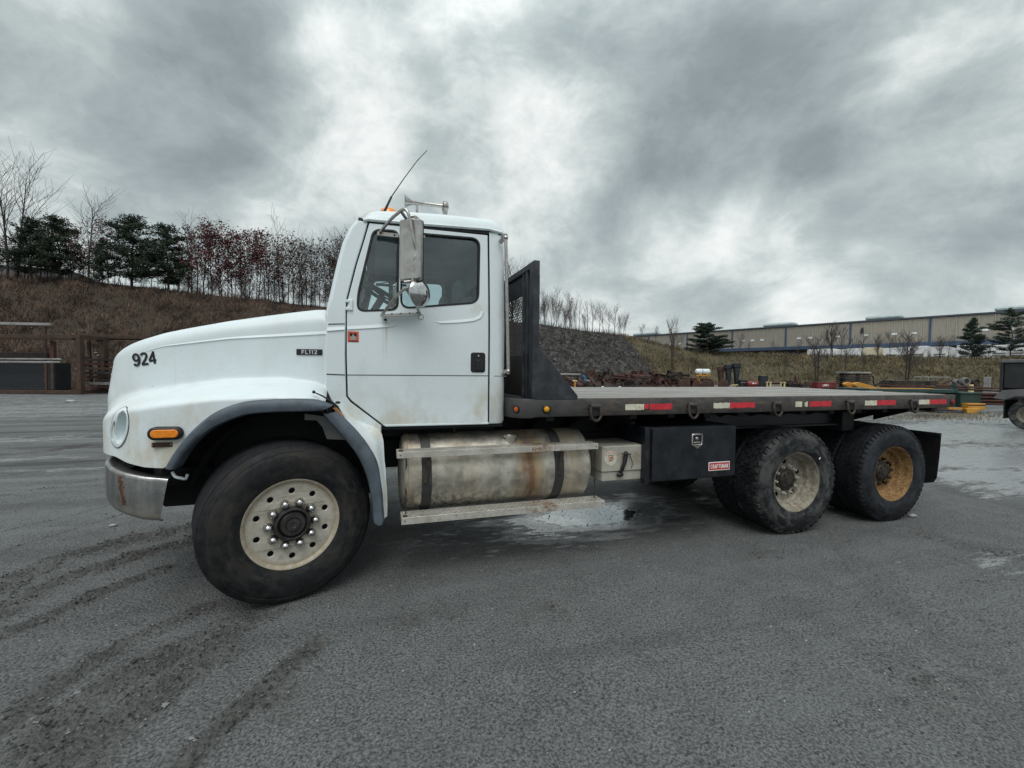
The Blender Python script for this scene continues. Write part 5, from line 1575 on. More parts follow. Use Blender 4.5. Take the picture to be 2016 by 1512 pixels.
TRACKS = [  # (points, half width, depth, kind)
    (pl((-90, 1200), (0, 1165), (124, 1100), (249, 1068), (380, 1036), (470, 1010)), .10, .020, 0),
    (pl((-90, 1245), (0, 1205), (130, 1140), (260, 1098), (390, 1060)), .09, .018, 0),
    (pl((20, 1530), (60, 1492), (150, 1405), (250, 1335), (400, 1265), (520, 1205)), .10, .016, 0),
    (pl((140, 1530), (210, 1455), (310, 1370), (430, 1290)), .09, .014, 0),
    (pl((-60, 1290), (60, 1232), (200, 1165), (330, 1120)), .05, .010, 0), (pl((-60, 1480), (100, 1360), (260, 1262), (410, 1195)), .055, .010, 0), (pl((330, 1540), (430, 1440), (540, 1340), (620, 1270)), .05, .009, 0),
    (pl((-80, 1100), (0, 1085), (110, 1052), (240, 1012)), .04, .008, 1), (pl((-80, 985), (0, 975), (210, 940)), .05, .010, 1), (pl((-80, 945), (0, 938), (205, 908)), .05, .010, 1),
    (pl((-80, 1060), (0, 1047), (100, 1025), (215, 995)), .05, .010, 1),
    (pl((-80, 905), (0, 897), (120, 884), (205, 872)), .16, .016, 0), (pl((-80, 870), (0, 866), (205, 850)), .14, .012, 0),
    (pl((1640, 1040), (1655, 1075), (1690, 1125), (1760, 1190), (1850, 1260)), .17, .010, 2),
    (pl((1820, 1050), (1900, 1075), (2100, 1110)), .2, .008, 1), (pl((1850, 960), (2050, 1010)), .2, .008, 1),
    (pl((1780, 850), (1900, 880), (2080, 915)), .18, .015, 1), (pl((1830, 830), (1960, 850), (2080, 880)), .18, .015, 1),
]
Z = .016 * fbm(GX * .9, GY * .9, 3, 3) + .010 * fbm(GX * 4.3, GY * 4.3, 4, 9)
rut = np.zeros_like(GX)
for pts, hw, dep, kind in TRACKS:
    d, side = poly_dist(GX, GY, pts)
    wob = hw * .72 * (1 + .6 * fbm(GX * 3, GY * 3, 3, 21))
    m = 1 - sstep(d, wob * .6, wob * 1.5); rim = np.exp(-((d - wob * 1.45) / (hw * .45)) ** 2)
    if kind == 0:
        cl = np.clip(fbm(GX * 11, GY * 11, 3, 31) * 2.4 + .1, -.2, 1.1)
        Z += -dep * 1.4 * m + rim * dep * 1.9 * np.clip(cl + .35, 0, 1.3) + m * cl * .055
        rut = np.maximum(rut, np.clip(m + rim * .9, 0, 1) * np.clip(.90 + fbm(GX * 4, GY * 4, 3, 12) * 1.7, 0, 1))
    elif kind == 1:
        Z += -dep * m * (.6 + .4 * np.cos(side / .03 * 2 * math.pi / 1.8)); rut = np.maximum(rut, m * .35)
    else:
        Z += -dep * m * (.5 + .5 * np.cos(side / .075 * 2 * math.pi)); rut = np.maximum(rut, m * .20)
for pp, r_ in (((835, 1215), .13), ((1075, 1206), .10), ((905, 1216), .07), ((1250, 1090), .06), ((575, 1378), .16), ((1840, 1360), .2), ((810, 1110), .08), ((1500, 1095), .12)):
    c = gpt(*pp); rut = np.maximum(rut, .9 * np.exp(-(((GX - c.x) / (r_ * 1.4)) ** 2 + ((GY - c.y) / r_) ** 2)) * np.clip(.3 + 3 * fbm(GX * 14, GY * 14, 3, 55), 0, 1))
Z *= near
wet = np.zeros_like(GX)
WET_SHADE = [((1165, 1015), .95, .50, 1.9), ((1130, 1030), 1.5, .7, .9), ((960, 1060), 2.4, .55, .40), ((1260, 985), .9, .5, .62), ((1400, 985), .8, .5, .6), ((1840, 905), 2.6, 1.2, .85), ((1980, 900), 3.2, 1.8, .95), ((1900, 850), 5.0, 2.4, .98),  # broad faint patch along the truck is its shade, painted in as wetness
       ((2000, 960), 1.5, .8, .66), ((1930, 935), 1.8, .8, .85), ((1800, 870), 1.6, .8, .85), ((60, 815), 4.0, 1.6, .98), ((170, 800), 4, 2, .95), ((30, 905), 1.6, .35, .6), ((40, 865), 2.6, .8, .66), ((120, 925), 1.6, .4, .52), ((1960, 825), 6, 3, .85), ((1800, 815), 5, 2, .8), ((60, 780), 12, 6, .5), ((2000, 1120), 1.2, .7, .42), ((1700, 1005), .8, .4, .5), ((980, 960), 1.2, .6, .45)]
for (pp, rx, ry, a) in WET_SHADE:
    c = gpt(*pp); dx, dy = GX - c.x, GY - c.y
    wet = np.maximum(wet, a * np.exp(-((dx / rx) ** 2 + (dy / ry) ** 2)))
wet = np.maximum(wet, .50 * sstep(GY, 7, 18))
# keep the ground firm below the tyres
for x, y in ((0, .15), (4.63, .2), (6.04, .2)):
    Z *= 1 - np.exp(-(((GX - x) / .35) ** 2 + ((GY - y) / .35) ** 2))
ny_, nx_ = GX.shape
idx = np.arange(ny_ * nx_).reshape(ny_, nx_)
F = np.stack([idx[:-1, :-1], idx[:-1, 1:], idx[1:, 1:], idx[1:, :-1]], -1).reshape(-1, 4)
gm = npmesh('ground', np.stack([GX, GY, Z], -1).reshape(-1, 3), F, M['gravel'])
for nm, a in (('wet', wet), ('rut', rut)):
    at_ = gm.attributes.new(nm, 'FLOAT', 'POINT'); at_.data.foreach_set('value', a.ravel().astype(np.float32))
ground = obj('ground', gm, None, kind='structure')

# loose stones pressed into the surface
OCT_V = np.array([(1, 0, 0), (-1, 0, 0), (0, 1, 0), (0, -1, 0), (0, 0, 1), (0, 0, -1)], float)
OCT_F = np.array([(0, 2, 4), (2, 1, 4), (1, 3, 4), (3, 0, 4), (2, 0, 5), (1, 2, 5), (3, 1, 5), (0, 3, 5)])


def scatter_rocks(name, pos, size, mat_, seed, flat=.6, tilt=0):
    g = np.random.default_rng(seed); n = len(pos)
    v = OCT_V[None] * (1 + g.uniform(-.35, .35, (n, 6, 1))); v = v * g.uniform(.6, 1.3, (n, 1, 3)); v[..., 2] *= flat
    a = g.uniform(0, 2 * math.pi, n); c, s = np.cos(a), np.sin(a)
    x = v[..., 0] * c[:, None] - v[..., 1] * s[:, None]; y = v[..., 0] * s[:, None] + v[..., 1] * c[:, None]
    v = np.stack([x, y, v[..., 2]], -1)
    if tilt:
        b = g.normal(0, tilt, n); c, s = np.cos(b), np.sin(b); v = np.stack([v[..., 0], v[..., 1] * c[:, None] - v[..., 2] * s[:, None], v[..., 1] * s[:, None] + v[..., 2] * c[:, None]], -1)
        b = g.normal(0, tilt, n); c, s = np.cos(b), np.sin(b); v = np.stack([v[..., 0] * c[:, None] - v[..., 2] * s[:, None], v[..., 1], v[..., 0] * s[:, None] + v[..., 2] * c[:, None]], -1)
    v = v * size[:, None, None] + pos[:, None, :]
    f = (OCT_F[None] + 6 * np.arange(n)[:, None, None]).reshape(-1, 3)
    return npmesh(name, v.reshape(-1, 3), f, mat_, False)


g_ = np.random.default_rng(5)
n = 34000
px_ = g_.uniform(-4.8, 7.5, n); py_ = -1.9 + g_.random(n) ** 1.7 * 6.5
ix = np.clip(np.searchsorted(gx, px_), 0, nx_ - 1); iy = np.clip(np.searchsorted(gy, py_), 0, ny_ - 1)
sz = g_.uniform(.0022, .0062, n) * np.where(g_.random(n) < .05, 1.8, 1) * (1 + .8 * rut[iy, ix])
obj('gravel', scatter_rocks('gravel', np.stack([px_, py_, Z[iy, ix] + sz * .25], -1), sz, M['stone'], 6), None, kind='stuff')
n = 420000
px_ = g_.uniform(-5.0, 8.0, n); py_ = g_.uniform(-1.95, 5.0, n)
ix = np.clip(np.searchsorted(gx, px_), 0, nx_ - 1); iy = np.clip(np.searchsorted(gy, py_), 0, ny_ - 1)
keep = (rut[iy, ix] > .25) & (g_.random(n) < rut[iy, ix] ** 1.5 * .5); px_, py_, ix, iy = px_[keep], py_[keep], ix[keep], iy[keep]
sz = g_.uniform(.003, .0095, len(px_)) * np.where(g_.random(len(px_)) < .07, 1.8, 1)
obj('mud_clods', scatter_rocks('mud_clods', np.stack([px_, py_, Z[iy, ix] + sz * .2], -1), sz, M['clod'], 17, .7, .4), None, kind='stuff')
for (p, s_, lab) in (((140, 792), .16, 'pale rounded stone lying on the wet yard before the steel racks'), ((1796, 1017), .045, 'small white scrap lying on the gravel behind the rear wheel'), ((222, 1036), .03, 'white chip on the gravel below the bumper')):
    c = gpt(*p); q = MB(); q.sphere((0, 0, s_ * .3), s_, 9, 6, (1.3, .8, .5)); rs = random.Random(int(p[0]))
    q.mapv(lambda x, y, z: (x * (1 + rs.uniform(-.15, .15)), y * (1 + rs.uniform(-.15, .15)), z)); obj('stone', q, M['galv'], None, 50, loc=c, label=lab, category='stone')


# ------------------------------------------------------------------ hills
class Hill:
    def __init__(s, name, px0, px1, toe, crest, ycrest, n=130, rows=26, rough=.35, prof=1.0, back=12, backdrop=-1.0, seed=0, mat_='hill', minz=-.3):
        P = np.linspace(px0, px1, n); T = np.linspace(0, 1, rows)
        f = lambda a: np.interp(P, [q[0] for q in a], [q[1] for q in a])
        dt, dc, yc = f(toe), f(crest), f(ycrest)
        toe_xy = np.array([col_xy(p, d) for p, d in zip(P, dt)]); cr_xy = np.array([col_xy(p, d) for p, d in zip(P, dc)])
        zc = np.array([zpx(p, y, d) for p, y, d in zip(P, yc, dc)])
        s.P = P; G = []
        for t in T:
            xy = toe_xy * (1 - t) + cr_xy * t
            z = minz * (1 - t) + zc * (t ** prof * (1 - .25 * t) + .25 * t * t) if True else 0
            z = minz * (1 - t) ** 3 + zc * np.interp(t, [0, .12, .5, .85, 1], [0, .07, .50, .90, 1])
            z = z + rough * math.sin(math.pi * min(1, t * 1.02)) ** .5 * (fbm(xy[:, 0] * .35, xy[:, 1] * .35, 4, seed) * 2 + .6 * fbm(xy[:, 0] * 1.6, xy[:, 1] * 1.6, 3, seed + 5)) * (1 if t < .97 else .35)
            G.append(np.column_stack([xy, z]))
        s.face = np.array(G)
        for k, dz in ((.3, -.05), (1, backdrop)):
            d = cr_xy - toe_xy; d /= np.linalg.norm(d, axis=1)[:, None]
            G.append(np.column_stack([cr_xy + d * back * k, zc + dz + 0 * zc]))
        d2 = cr_xy + d * (back + 3)
        G.append(np.column_stack([d2, np.full(n, -.5)]))
        A = np.array(G); m, w = A.shape[:2]; ii = np.arange(m * w).reshape(m, w)
        F = np.stack([ii[:-1, :-1], ii[:-1, 1:], ii[1:, 1:], ii[1:, :-1]], -1).reshape(-1, 4)
        s.o = obj(name, npmesh(name, A.reshape(-1, 3), F, M[mat_]), None, kind='structure'); s.zc = zc; s.cr = cr_xy; s.n = n

    def sample(s, u, t):
        """u in px column, t 0 toe .. 1 crest (arrays)"""
        fu = np.interp(u, s.P, np.arange(s.n)); ft = np.clip(t, 0, 1) * (s.face.shape[0] - 1)
        i0 = np.clip(fu.astype(int), 0, s.n - 2); j0 = np.clip(ft.astype(int), 0, s.face.shape[0] - 2); a = (fu - i0)[:, None]; b = (ft - j0)[:, None]
        f = s.face
        return (f[j0, i0] * (1 - a) + f[j0, i0 + 1] * a) * (1 - b) + (f[j0 + 1, i0] * (1 - a) + f[j0 + 1, i0 + 1] * a) * b

    def crest(s, px, t=1.0):
        p = s.sample(np.array([float(px)]), np.array([t]))[0]; return Vector(p)


HL = Hill('hillside', -420, 1010, [(-420, 26), (0, 28.5), (300, 30), (700, 36), (1010, 44)], [(-420, 36), (0, 42), (300, 44), (640, 49), (1010, 56)],
          [(-420, 548), (0, 546), (160, 553), (300, 568), (400, 580), (520, 592), (640, 606), (900, 622), (1010, 632)], n=170, rough=.45, back=16, backdrop=-.3, seed=2)
HR = Hill('rubble_slope', 940, 1300, [(940, 43), (1100, 47), (1290, 53), (1300, 54)], [(940, 54.5), (1065, 58), (1190, 60), (1250, 60), (1300, 58)],
          [(940, 626), (1010, 634), (1065, 640), (1130, 650), (1190, 657), (1225, 664), (1250, 690), (1275, 725), (1300, 752)], n=110, rough=.5, back=14, backdrop=-.6, seed=8, mat_='rubble')
GB = Hill('grass_bank', 1150, 2500, [(1150, 58), (1440, 57), (2000, 50), (2500, 46)], [(1150, 72), (1300, 71), (1440, 70), (2000, 66), (2500, 60)],
          [(1150, 655), (1230, 661), (1260, 668), (1300, 678), (1350, 689), (1440, 697), (1600, 701), (1750, 703), (1900, 705), (2016, 704), (2500, 690)], n=170, rough=.30, back=9, backdrop=-1.2, seed=14, mat_='grass')


def blades(name, base, h, w, lean, mat_, seed, two=True):
    """thin bent stems; arrays of base points, heights, widths"""
    g = np.random.default_rng(seed); n = len(base); a = g.uniform(0, 2 * math.pi, n); l = g.normal(0, lean, (n, 2)) * h[:, None]
    wv = np.stack([np.cos(a), np.sin(a), np.zeros(n)], -1) * w[:, None]
    mid = base + np.stack([l[:, 0] * .35, l[:, 1] * .35, h * .55], -1); tip = base + np.stack([l[:, 0], l[:, 1], h * g.uniform(.75, 1.05, n)], -1)
    V = np.stack([base - wv, base + wv, mid + wv * .7, mid - wv * .7, tip, tip + wv * .05], 1); k = 6 * np.arange(n)[:, None]
    f = np.concatenate([np.array([[0, 1, 2]]) + k, np.array([[0, 2, 3]]) + k, np.array([[3, 2, 4]]) + k])
    return npmesh(name, V.reshape(-1, 3), f, mat_, False)


g = np.random.default_rng(3)
n = 52000; u = g.uniform(-80, 720, n); t = g.random(n) ** .9
keep = g.random(n) < (.35 + .65 * sstep(fbm(u * .02, t * 5, 3, 4), -.12, .15)); u, t = u[keep], t[keep]; b = HL.sample(u, t)
cl = np.clip(fbm(b[:, 0] * .5, b[:, 1] * .5, 3, 40) * 2.2 + .6, .1, 1.4)
sp = np.interp(u, [-80, 520, 620, 720], [1, 1, .45, .35])
obj('dead_brush', blades('dead_brush', b - [0, 0, .05], (.30 + .85 * cl * g.random(len(b))) * sp, g.uniform(.012, .034, len(b)), .45, M['brush'], 5), None, kind='stuff')
n = 34000; u = g.uniform(1050, 1300, n); t = g.random(n); b = HR.sample(u, t); sz = g.uniform(.05, .16, n) * np.where(g.random(n) < .06, 2.0, 1)
obj('rubble', scatter_rocks('rubble', b, sz, M['chip'], 9, .45, .9), None, kind='stuff')
n = 5200; u = g.uniform(1050, 1290, n); t = g.random(n) ** .8; b = HR.sample(u, t)
obj('dry_weeds', blades('dry_weeds', b, g.uniform(.3, 1.3, n), g.uniform(.012, .022, n), .3, M['twig'], 12), None, kind='stuff')
n = 52000; u = g.uniform(1160, 2080, n); t = g.random(n) ** .8
keep = g.random(n) < (.3 + .7 * sstep(fbm(u * .012, t * 4, 3, 6), -.15, .15)); u, t = u[keep], t[keep]; b = GB.sample(u, t)
obj('dry_grass', blades('dry_grass', b - [0, 0, .05], g.uniform(.15, .75, len(b)), g.uniform(.02, .06, len(b)), .5, M['grassblade'], 15), None, kind='stuff')
n = 2600; c = gpt(1800, 815); base = np.stack([g.normal(c.x, 2.2, n), g.normal(c.y - 1.0, .7, n), np.zeros(n)], -1)
obj('weeds', blades('weeds', base, g.uniform(.03, .14, n), g.uniform(.004, .009, n), .6, M['grassblade'], 16), None, kind='stuff')


# ------------------------------------------------------------------ trees
LOW = [.32]


def grow(mb, p, d, length, r, rs, lvl, maxl, up, nb, tips, spread, n=4, rmin=.010):
    steps = 5 if lvl == 0 else 3; pts = [Vector(p)]; rad = [r]; d = Vector(d).normalized()
    for i in range(steps):
        j = .05 if lvl == 0 else .16
        d = (d + Vector((rs.uniform(-j, j), rs.uniform(-j, j), rs.uniform(-j, j) + up * (.10 if lvl else 0)))).normalized()
        pts.append(pts[-1] + d * length / steps); rad.append(max(rmin * .6, r * (1 - .80 * (i + 1) / steps)))
    mb.tube(pts, rad, max(3, n - lvl), cap=False)
    if lvl >= maxl:
        tips.append((pts[-1], d)); tips.append((pts[-2], d)); return
    k = nb[lvl]
    for b in range(k):
        lo = LOW[0] if lvl == 0 else .2
        t = lo + (1 - lo) * (b + rs.random() * .8) / k; s = min(int(t * steps), steps - 1); q = pts[s].lerp(pts[s + 1], t * steps - s)
        ang = rs.uniform(0, 2 * math.pi); side = Vector((math.cos(ang), math.sin(ang), 0)); dd = (side * spread[lvl] + Vector((0, 0, 1)) * (.55 if lvl == 0 else .35) + d * .5).normalized()
        grow(mb, q, dd, length * (.55 - .28 * t if lvl == 0 else .55) * rs.uniform(.7, 1.15), max(rmin, r * (1 - .8 * t) * .52), rs, lvl + 1, maxl, up, nb, tips, spread, n, rmin)
    tips.append((pts[-1], d))


def quads(mb_list, name, m):
    V = np.array([p for q in mb_list for p in q]); F = np.arange(len(V)).reshape(-1, 4); return npmesh(name, V, F, M[m], False)


def leaf(c, w, l, rs, droop=.2):
    a = rs.uniform(0, 6.283); e = rs.uniform(-.9, .6) - droop; d = Vector((math.cos(a) * math.cos(e), math.sin(a) * math.cos(e), math.sin(e)))
    s = d.cross(Vector((rs.uniform(-1, 1), rs.uniform(-1, 1), rs.uniform(-1, 1)))); s = s.normalized() if s.length > .01 else Vector((1, 0, 0))
    c = Vector(c); return [c, c + d * l * .5 + s * w * .5, c + d * l, c + d * l * .5 - s * w * .5]


TREES = {}


def make_bare(key, seed, h, spread, nb, trunk_r, bark='bark', tw='twig', rmin=.011, lean=0.0, stems=1):
    rs = random.Random(seed); tr = MB(); cr = MB(); tips = []
    full = MB()
    for s in range(stems):
        d = (rs.uniform(-.05, .05) + lean + (rs.uniform(-.16, .16) if stems > 1 else 0), rs.uniform(-.05, .05), 1); hh = h * rs.uniform(.75, 1) if stems > 1 else h
        p0 = Vector((rs.uniform(-.3, .3) * (stems > 1), rs.uniform(-.3, .3) * (stems > 1), -.3))
        nv = len(full.v); grow(full, p0, d, hh, trunk_r, rs, 0, 2, .9, nb, tips, spread, 6, rmin)
    # the first tube of each stem is its trunk: split by radius of the faces
    trunk_r_cut = .0
    stem_v = 6 * 6
    # tubes are appended in order; find trunks (6-sided tubes)
    i = 0; vs = full.v; fs = full.f
    trunk_faces = [f for f in fs if False]
    TREES[key] = (full, tips); return full, tips


def split_trunk(full):
    """trunk tubes have six sides and come first in each stem"""
    comp = {}; par = list(range(len(full.v)))

    def find(a):
        while par[a] != a:
            par[a] = par[par[a]]; a = par[a]
        return a
    for f in full.f:
        for a in f[1:]:
            par[find(a)] = find(f[0])
    cnt = {}
    for i in range(len(full.v)):
        r = find(i); cnt[r] = cnt.get(r, 0) + 1
    trunk = {r for r, c in cnt.items() if c == 36}
    t, c = MB(), MB(); mt, mc = {}, {}
    for f in full.f:
        (mb, mp) = (t, mt) if find(f[0]) in trunk else (c, mc)
        q = []
        for a in f:
            if a not in mp:
                mp[a] = len(mb.v); mb.v.append(full.v[a])
            q.append(mp[a])
        mb.f.append(tuple(q))
    return t, c


def tree_proto(key, seed, h, spread=(.75, .8), nb=(14, 5), trunk_r=.09, bark='bark', tw='twig', rmin=.011, lean=0, stems=1, leaves=0, leafm='redleaf', leaf_lo=.2, lsize=(.12, .22)):
    full, tips = make_bare(key, seed, h, spread, nb, trunk_r, rmin=rmin, lean=lean, stems=stems)
    t, c = split_trunk(full); rs = random.Random(seed + 50)
    parts = [('trunk', t.mesh('trunk', M[bark], 60)), ('crown', c.mesh('crown', M[tw], 60))]
    if leaves:
        L = []; tp = [q for q in tips if q[0].z > h * leaf_lo]
        for k in range(leaves):
            p, d = rs.choice(tp); s = rs.uniform(*lsize)
            L.append(leaf(p + Vector((rs.gauss(0, .20), rs.gauss(0, .20), rs.gauss(0, .16))), s, s * 1.5, rs))
        parts.append(('leaves', quads(L, 'leaves', leafm)))
    TREES[key] = (h, parts)


def pine_proto(key, seed, h, rad, lo=.12, needle='needle', dense=1.0, round_=.9):
    rs = random.Random(seed); t = MB(); pts = [Vector((rs.uniform(-.06, .06) * i, rs.uniform(-.06, .06) * i, h * i / 6 - .3 * (i == 0))) for i in range(7)]
    t.tube(pts, [.11 - .015 * i for i in range(7)], 6, False); c = MB(); L = []
    z = h * lo
    while z < h * .99:
        f = (z / h - lo) / (1 - lo); R_ = rad * (max(0, 1 - f) ** round_ * .95 + .05) * rs.uniform(.55, 1.15) * (1 if f > .12 else .6 + 3 * f)
        for b in range(rs.randint(3, 5)):
            a = rs.uniform(0, 6.283); r = R_ * rs.uniform(.6, 1.15); k = min(int(z / h * 6), 5); o = pts[k].lerp(pts[k + 1], z / h * 6 - k); rise = rs.uniform(-.05, .35)
            e = o + Vector((math.cos(a) * r, math.sin(a) * r, r * rise)); m = o.lerp(e, .5) + Vector((0, 0, -.04 * r)); c.tube([o, m, e], [.03, .02, .009], 3, False)
            nt_ = int((9 + 26 * r) * dense)
            for q in range(nt_):
                s = rs.random() ** .6; p = o.lerp(m, s * 2) if s < .5 else m.lerp(e, s * 2 - 1)
                if s < .22 and r > .5:
                    continue
                p = p + Vector((rs.gauss(0, .11), rs.gauss(0, .11), rs.gauss(.05, .08))); w = rs.uniform(.05, .10); L.append(leaf(p, w, rs.uniform(.22, .46), rs, -.5))
        z += h * rs.uniform(.03, .055)
    for q in range(60):
        L.append(leaf(pts[-1] + Vector((rs.gauss(0, .12), rs.gauss(0, .12), rs.uniform(-.5, .1))), .09, .3, rs, -.6))
    TREES[key] = (h, [('trunk', t.mesh('trunk', M['bark'], 60)), ('branches', c.mesh('branches', M['bark'], 60)), ('needles', quads(L, 'needles', needle))])


# prototypes
tree_proto('poplarA', 101, 12.5, (.42, .55), (20, 6), .115, 'bark', rmin=.013)
tree_proto('poplarB', 102, 12.5, (.50, .55), (18, 6), .105, 'bark', rmin=.013, lean=.10)
tree_proto('vase', 103, 9.5, (.62, .6), (15, 7), .10, 'palebark', rmin=.012)
tree_proto('vaseB', 104, 7.0, (.7, .6), (13, 7), .085, 'bark', rmin=.012)
for k in range(4):
    tree_proto('thin%d' % k, 110 + k, 7.0, (.40, .5), (11, 4), .05, 'palebark' if k % 2 else 'bark', rmin=.010)
LOW[0] = .10
for k in range(5):
    tree_proto('oak%d' % k, 120 + k, 6.6, (.62, .9), (17, 5), .06, 'bark', 'bark', leaves=1000, lsize=(.085, .18), leaf_lo=.07)
for k in range(3):
    tree_proto('brown%d' % k, 130 + k, 6.2, (.55, .85), (16, 5), .055, 'bark', 'bark', leaves=560, leafm='brownleaf', lsize=(.08, .17), leaf_lo=.05)
LOW[0] = .32
for k in range(4):
    pine_proto('pine%d' % k, 140 + k, 6.4, 2.7, .16, round_=.50, dense=2.2)
pine_proto('bushpine', 150, 6.2, 4.3, .03, 'needleblue', 5.5, .42)
pine_proto('conepine', 151, 7.2, 3.4, .10, 'needleblue', 3.6, .70)
pine_proto('openpine', 152, 9.0, 4.6, .16, 'needleblue', 2.4, .60)
tree_proto('yard0', 160, 7.5, (.9, .7), (14, 8), .13, 'bark', rmin=.024, stems=2)
tree_proto('yard1', 161, 7.0, (.8, .7), (13, 7), .11, 'bark', rmin=.024, stems=3)
tree_proto('yard2', 162, 6.0, (.75, .6), (14, 7), .09, 'bark', rmin=.022)
tree_proto('ridge0', 163, 6.0, (.42, .6), (13, 6), .035, 'palebark', rmin=.011, stems=4)
tree_proto('ridge1', 164, 6.0, (.55, .6), (13, 6), .04, 'palebark', rmin=.011, stems=3)
tree_proto('ridge2', 165, 5.5, (.8, .8), (14, 7), .07, 'bark', rmin=.013)
tree_proto('sapling', 166, 4.0, (.35, .4), (7, 2), .022, 'palebark', 'palebark', rmin=.009)


TOPS = {}


def tree(name, key, loc, height, label, cat, group, rz=None, wide=1.0):
    h, parts = TREES[key]
    if key not in TOPS:
        TOPS[key] = float(np.percentile(np.concatenate([[v.co.z for v in me.vertices] for nm, me in parts]), 99.7))
    s = height / TOPS[key]; wide = wide * TOPS[key] / h
    o = thing(name, label, cat, loc, rnd.uniform(0, 6.28) if rz is None else rz, group); o.scale = (s * wide, s * wide, s)
    for nm, me in parts:
        obj(nm, me, None, o)
    return o


def hill_tree(H, name, key, px, ytop, label, cat, group, t=1.0, wide=1.0, rz=None):
    b = H.crest(px, t); dep = (CM.transposed() @ (b - CAMP)).z * -1
    ztop_ = zpx(px, ytop, dep); b.z -= .15
    return tree(name, key, b, max(1.2, ztop_ - b.z), label, cat, group, rz, wide)


# the tree line on the hillside
G1 = 'trees along the hillside crest'
hill_tree(HL, 'bare_tree', 'poplarA', 20, 283, 'tallest bare tree at the far end of the hill crest, upright', 'tree', G1, .99, rz=.3)
hill_tree(HL, 'bare_tree', 'poplarB', 38, 292, 'tall leaning bare tree on the hill crest beside the tallest one', 'tree', G1, .98, rz=0)
hill_tree(HL, 'bare_tree', 'vase', 176, 362, 'wide vase shaped bare tree with pale trunk rising out of the pines', 'tree', G1, .97, 1.0, rz=1.2)
hill_tree(HL, 'bare_tree', 'vaseB', 688, 424, 'bare round crowned tree next to the cab windscreen', 'tree', G1, .99, rz=.4)
for px, yt, w, lab in ((66, 432, .95, 'first pine after the two tall bare trees'), (122, 430, 1.0, 'pine beside the pale vase shaped trunk, on its far side from the cab'), (262, 425, 1.05, 'highest dark pine of the tree line'), (334, 445, 1.0, 'dark pine next to the red leaved oaks'), (205, 470, .6, 'small pine between the two pine clumps')):
    hill_tree(HL, 'pine_tree', 'pine%d' % (px % 4), px, yt, lab, 'pine', 'pines along the hillside crest', .93, w)
for i, (px, yt) in enumerate(((-20, 470), (8, 470), (52, 455), (98, 425), (146, 425), (160, 470), (190, 470), (216, 432), (235, 470), (300, 470), (380, 450), (402, 440), (420, 428), (438, 440), (458, 455), (476, 452), (492, 448), (510, 445), (522, 470), (690, 470), (700, 455))):
    hill_tree(HL, 'oak_tree', 'oak%d' % (i % 5), px, yt + rnd.uniform(-8, 14), 'young oak holding dry dark red leaves on the hill crest', 'tree', 'red leaved oaks on the hillside crest', 1.0 if px < 370 else rnd.uniform(.95, 1.0), rnd.uniform(.8, 1.05))
for i, (px, yt) in enumerate(((540, 470), (560, 468), (578, 455), (596, 475), (612, 480), (630, 470), (648, 480), (664, 470), (678, 470), (90, 480), (352, 478), (465, 490))):
    hill_tree(HL, 'oak_tree', 'brown%d' % (i % 3), px, yt, 'thin young tree with sparse brown leaves on the hill crest', 'tree', 'brown leaved saplings on the hillside crest', rnd.uniform(.95, 1.0), rnd.uniform(.75, 1.0))
for i, (px, yt) in enumerate(((-10, 420), (60, 400), (84, 420), (150, 430), (228, 440), (250, 470), (312, 445), (345, 470), (372, 405), (391, 425), (411, 412), (433, 455), (450, 440), (485, 440), (505, 450), (530, 455), (552, 405), (568, 440), (588, 455), (604, 450), (622, 450), (640, 455), (656, 455), (672, 450))):
    hill_tree(HL, 'bare_tree', 'thin%d' % (i % 4), px, yt, 'thin bare young tree between the leafy trees of the hill crest', 'tree', 'thin bare trees on the hillside crest', rnd.uniform(.93, 1.0), rnd.uniform(.8, 1.1))
for i in range(70):
    px = rnd.uniform(-10, 360) if i < 22 else rnd.uniform(365, 705); H_ = rnd.uniform(18, 68)
    hill_tree(HL, 'oak_shrub', ('brown%d' % (i % 3)) if i % 3 else 'oak%d' % (i % 5), px, np.interp(px, [0, 160, 300, 400, 520, 640, 700], [546, 553, 568, 580, 592, 606, 610]) - H_, 'low leafy oak scrub filling the foot of the tree line', 'shrub', 'oak scrub along the hillside crest', rnd.uniform(.94, 1.0), rnd.uniform(.8, 1.3))
# the ridge above the rubble
for i, px in enumerate([p + rnd.uniform(-5, 5) for p in range(1000, 1150, 7)] + [1156, 1166, 1178, 1186, 1196, 1218, 1226]):
    yt = np.interp(px, [1000, 1065, 1100, 1150, 1190, 1230], [555, 560, 572, 592, 598, 622]) + rnd.uniform(-12, 34)
    hill_tree(HR if px < 1225 else GB, 'bare_tree', ('ridge0', 'ridge1', 'ridge2', 'ridge1', 'vaseB')[rnd.randrange(5)], px, yt, 'slim bare tree on the ridge above the rubble slope', 'tree', 'bare trees on the rubble ridge', rnd.uniform(.90, 1.0), rnd.uniform(.6, 1.0))
hill_tree(HR, 'bare_tree', 'ridge2', 1208, 594, 'spreading bare tree standing clear at the low end of the rubble ridge', 'tree', 'bare trees on the rubble ridge', .99)
hill_tree(HR, 'bare_tree', 'ridge2', 1006, 492, 'bare tree showing over the headboard beside the cab', 'tree', 'bare trees on the rubble ridge', .99)
for i, (px, t_) in enumerate(((1078, .42), (1092, .5), (1070, .7), (1110, .85), (1195, .25), (1205, .12), (1255, .12), (1150, .9), (1130, .6))):
    hill_tree(HR, 'sapling', 'sapling', px, zpx and (757 - 0) * 0 + np.interp(t_, [0, 1], [690, 600]), 'pale leafless sapling growing on the rubble slope', 'sapling', 'pale saplings on the rubble slope', t_, .6)
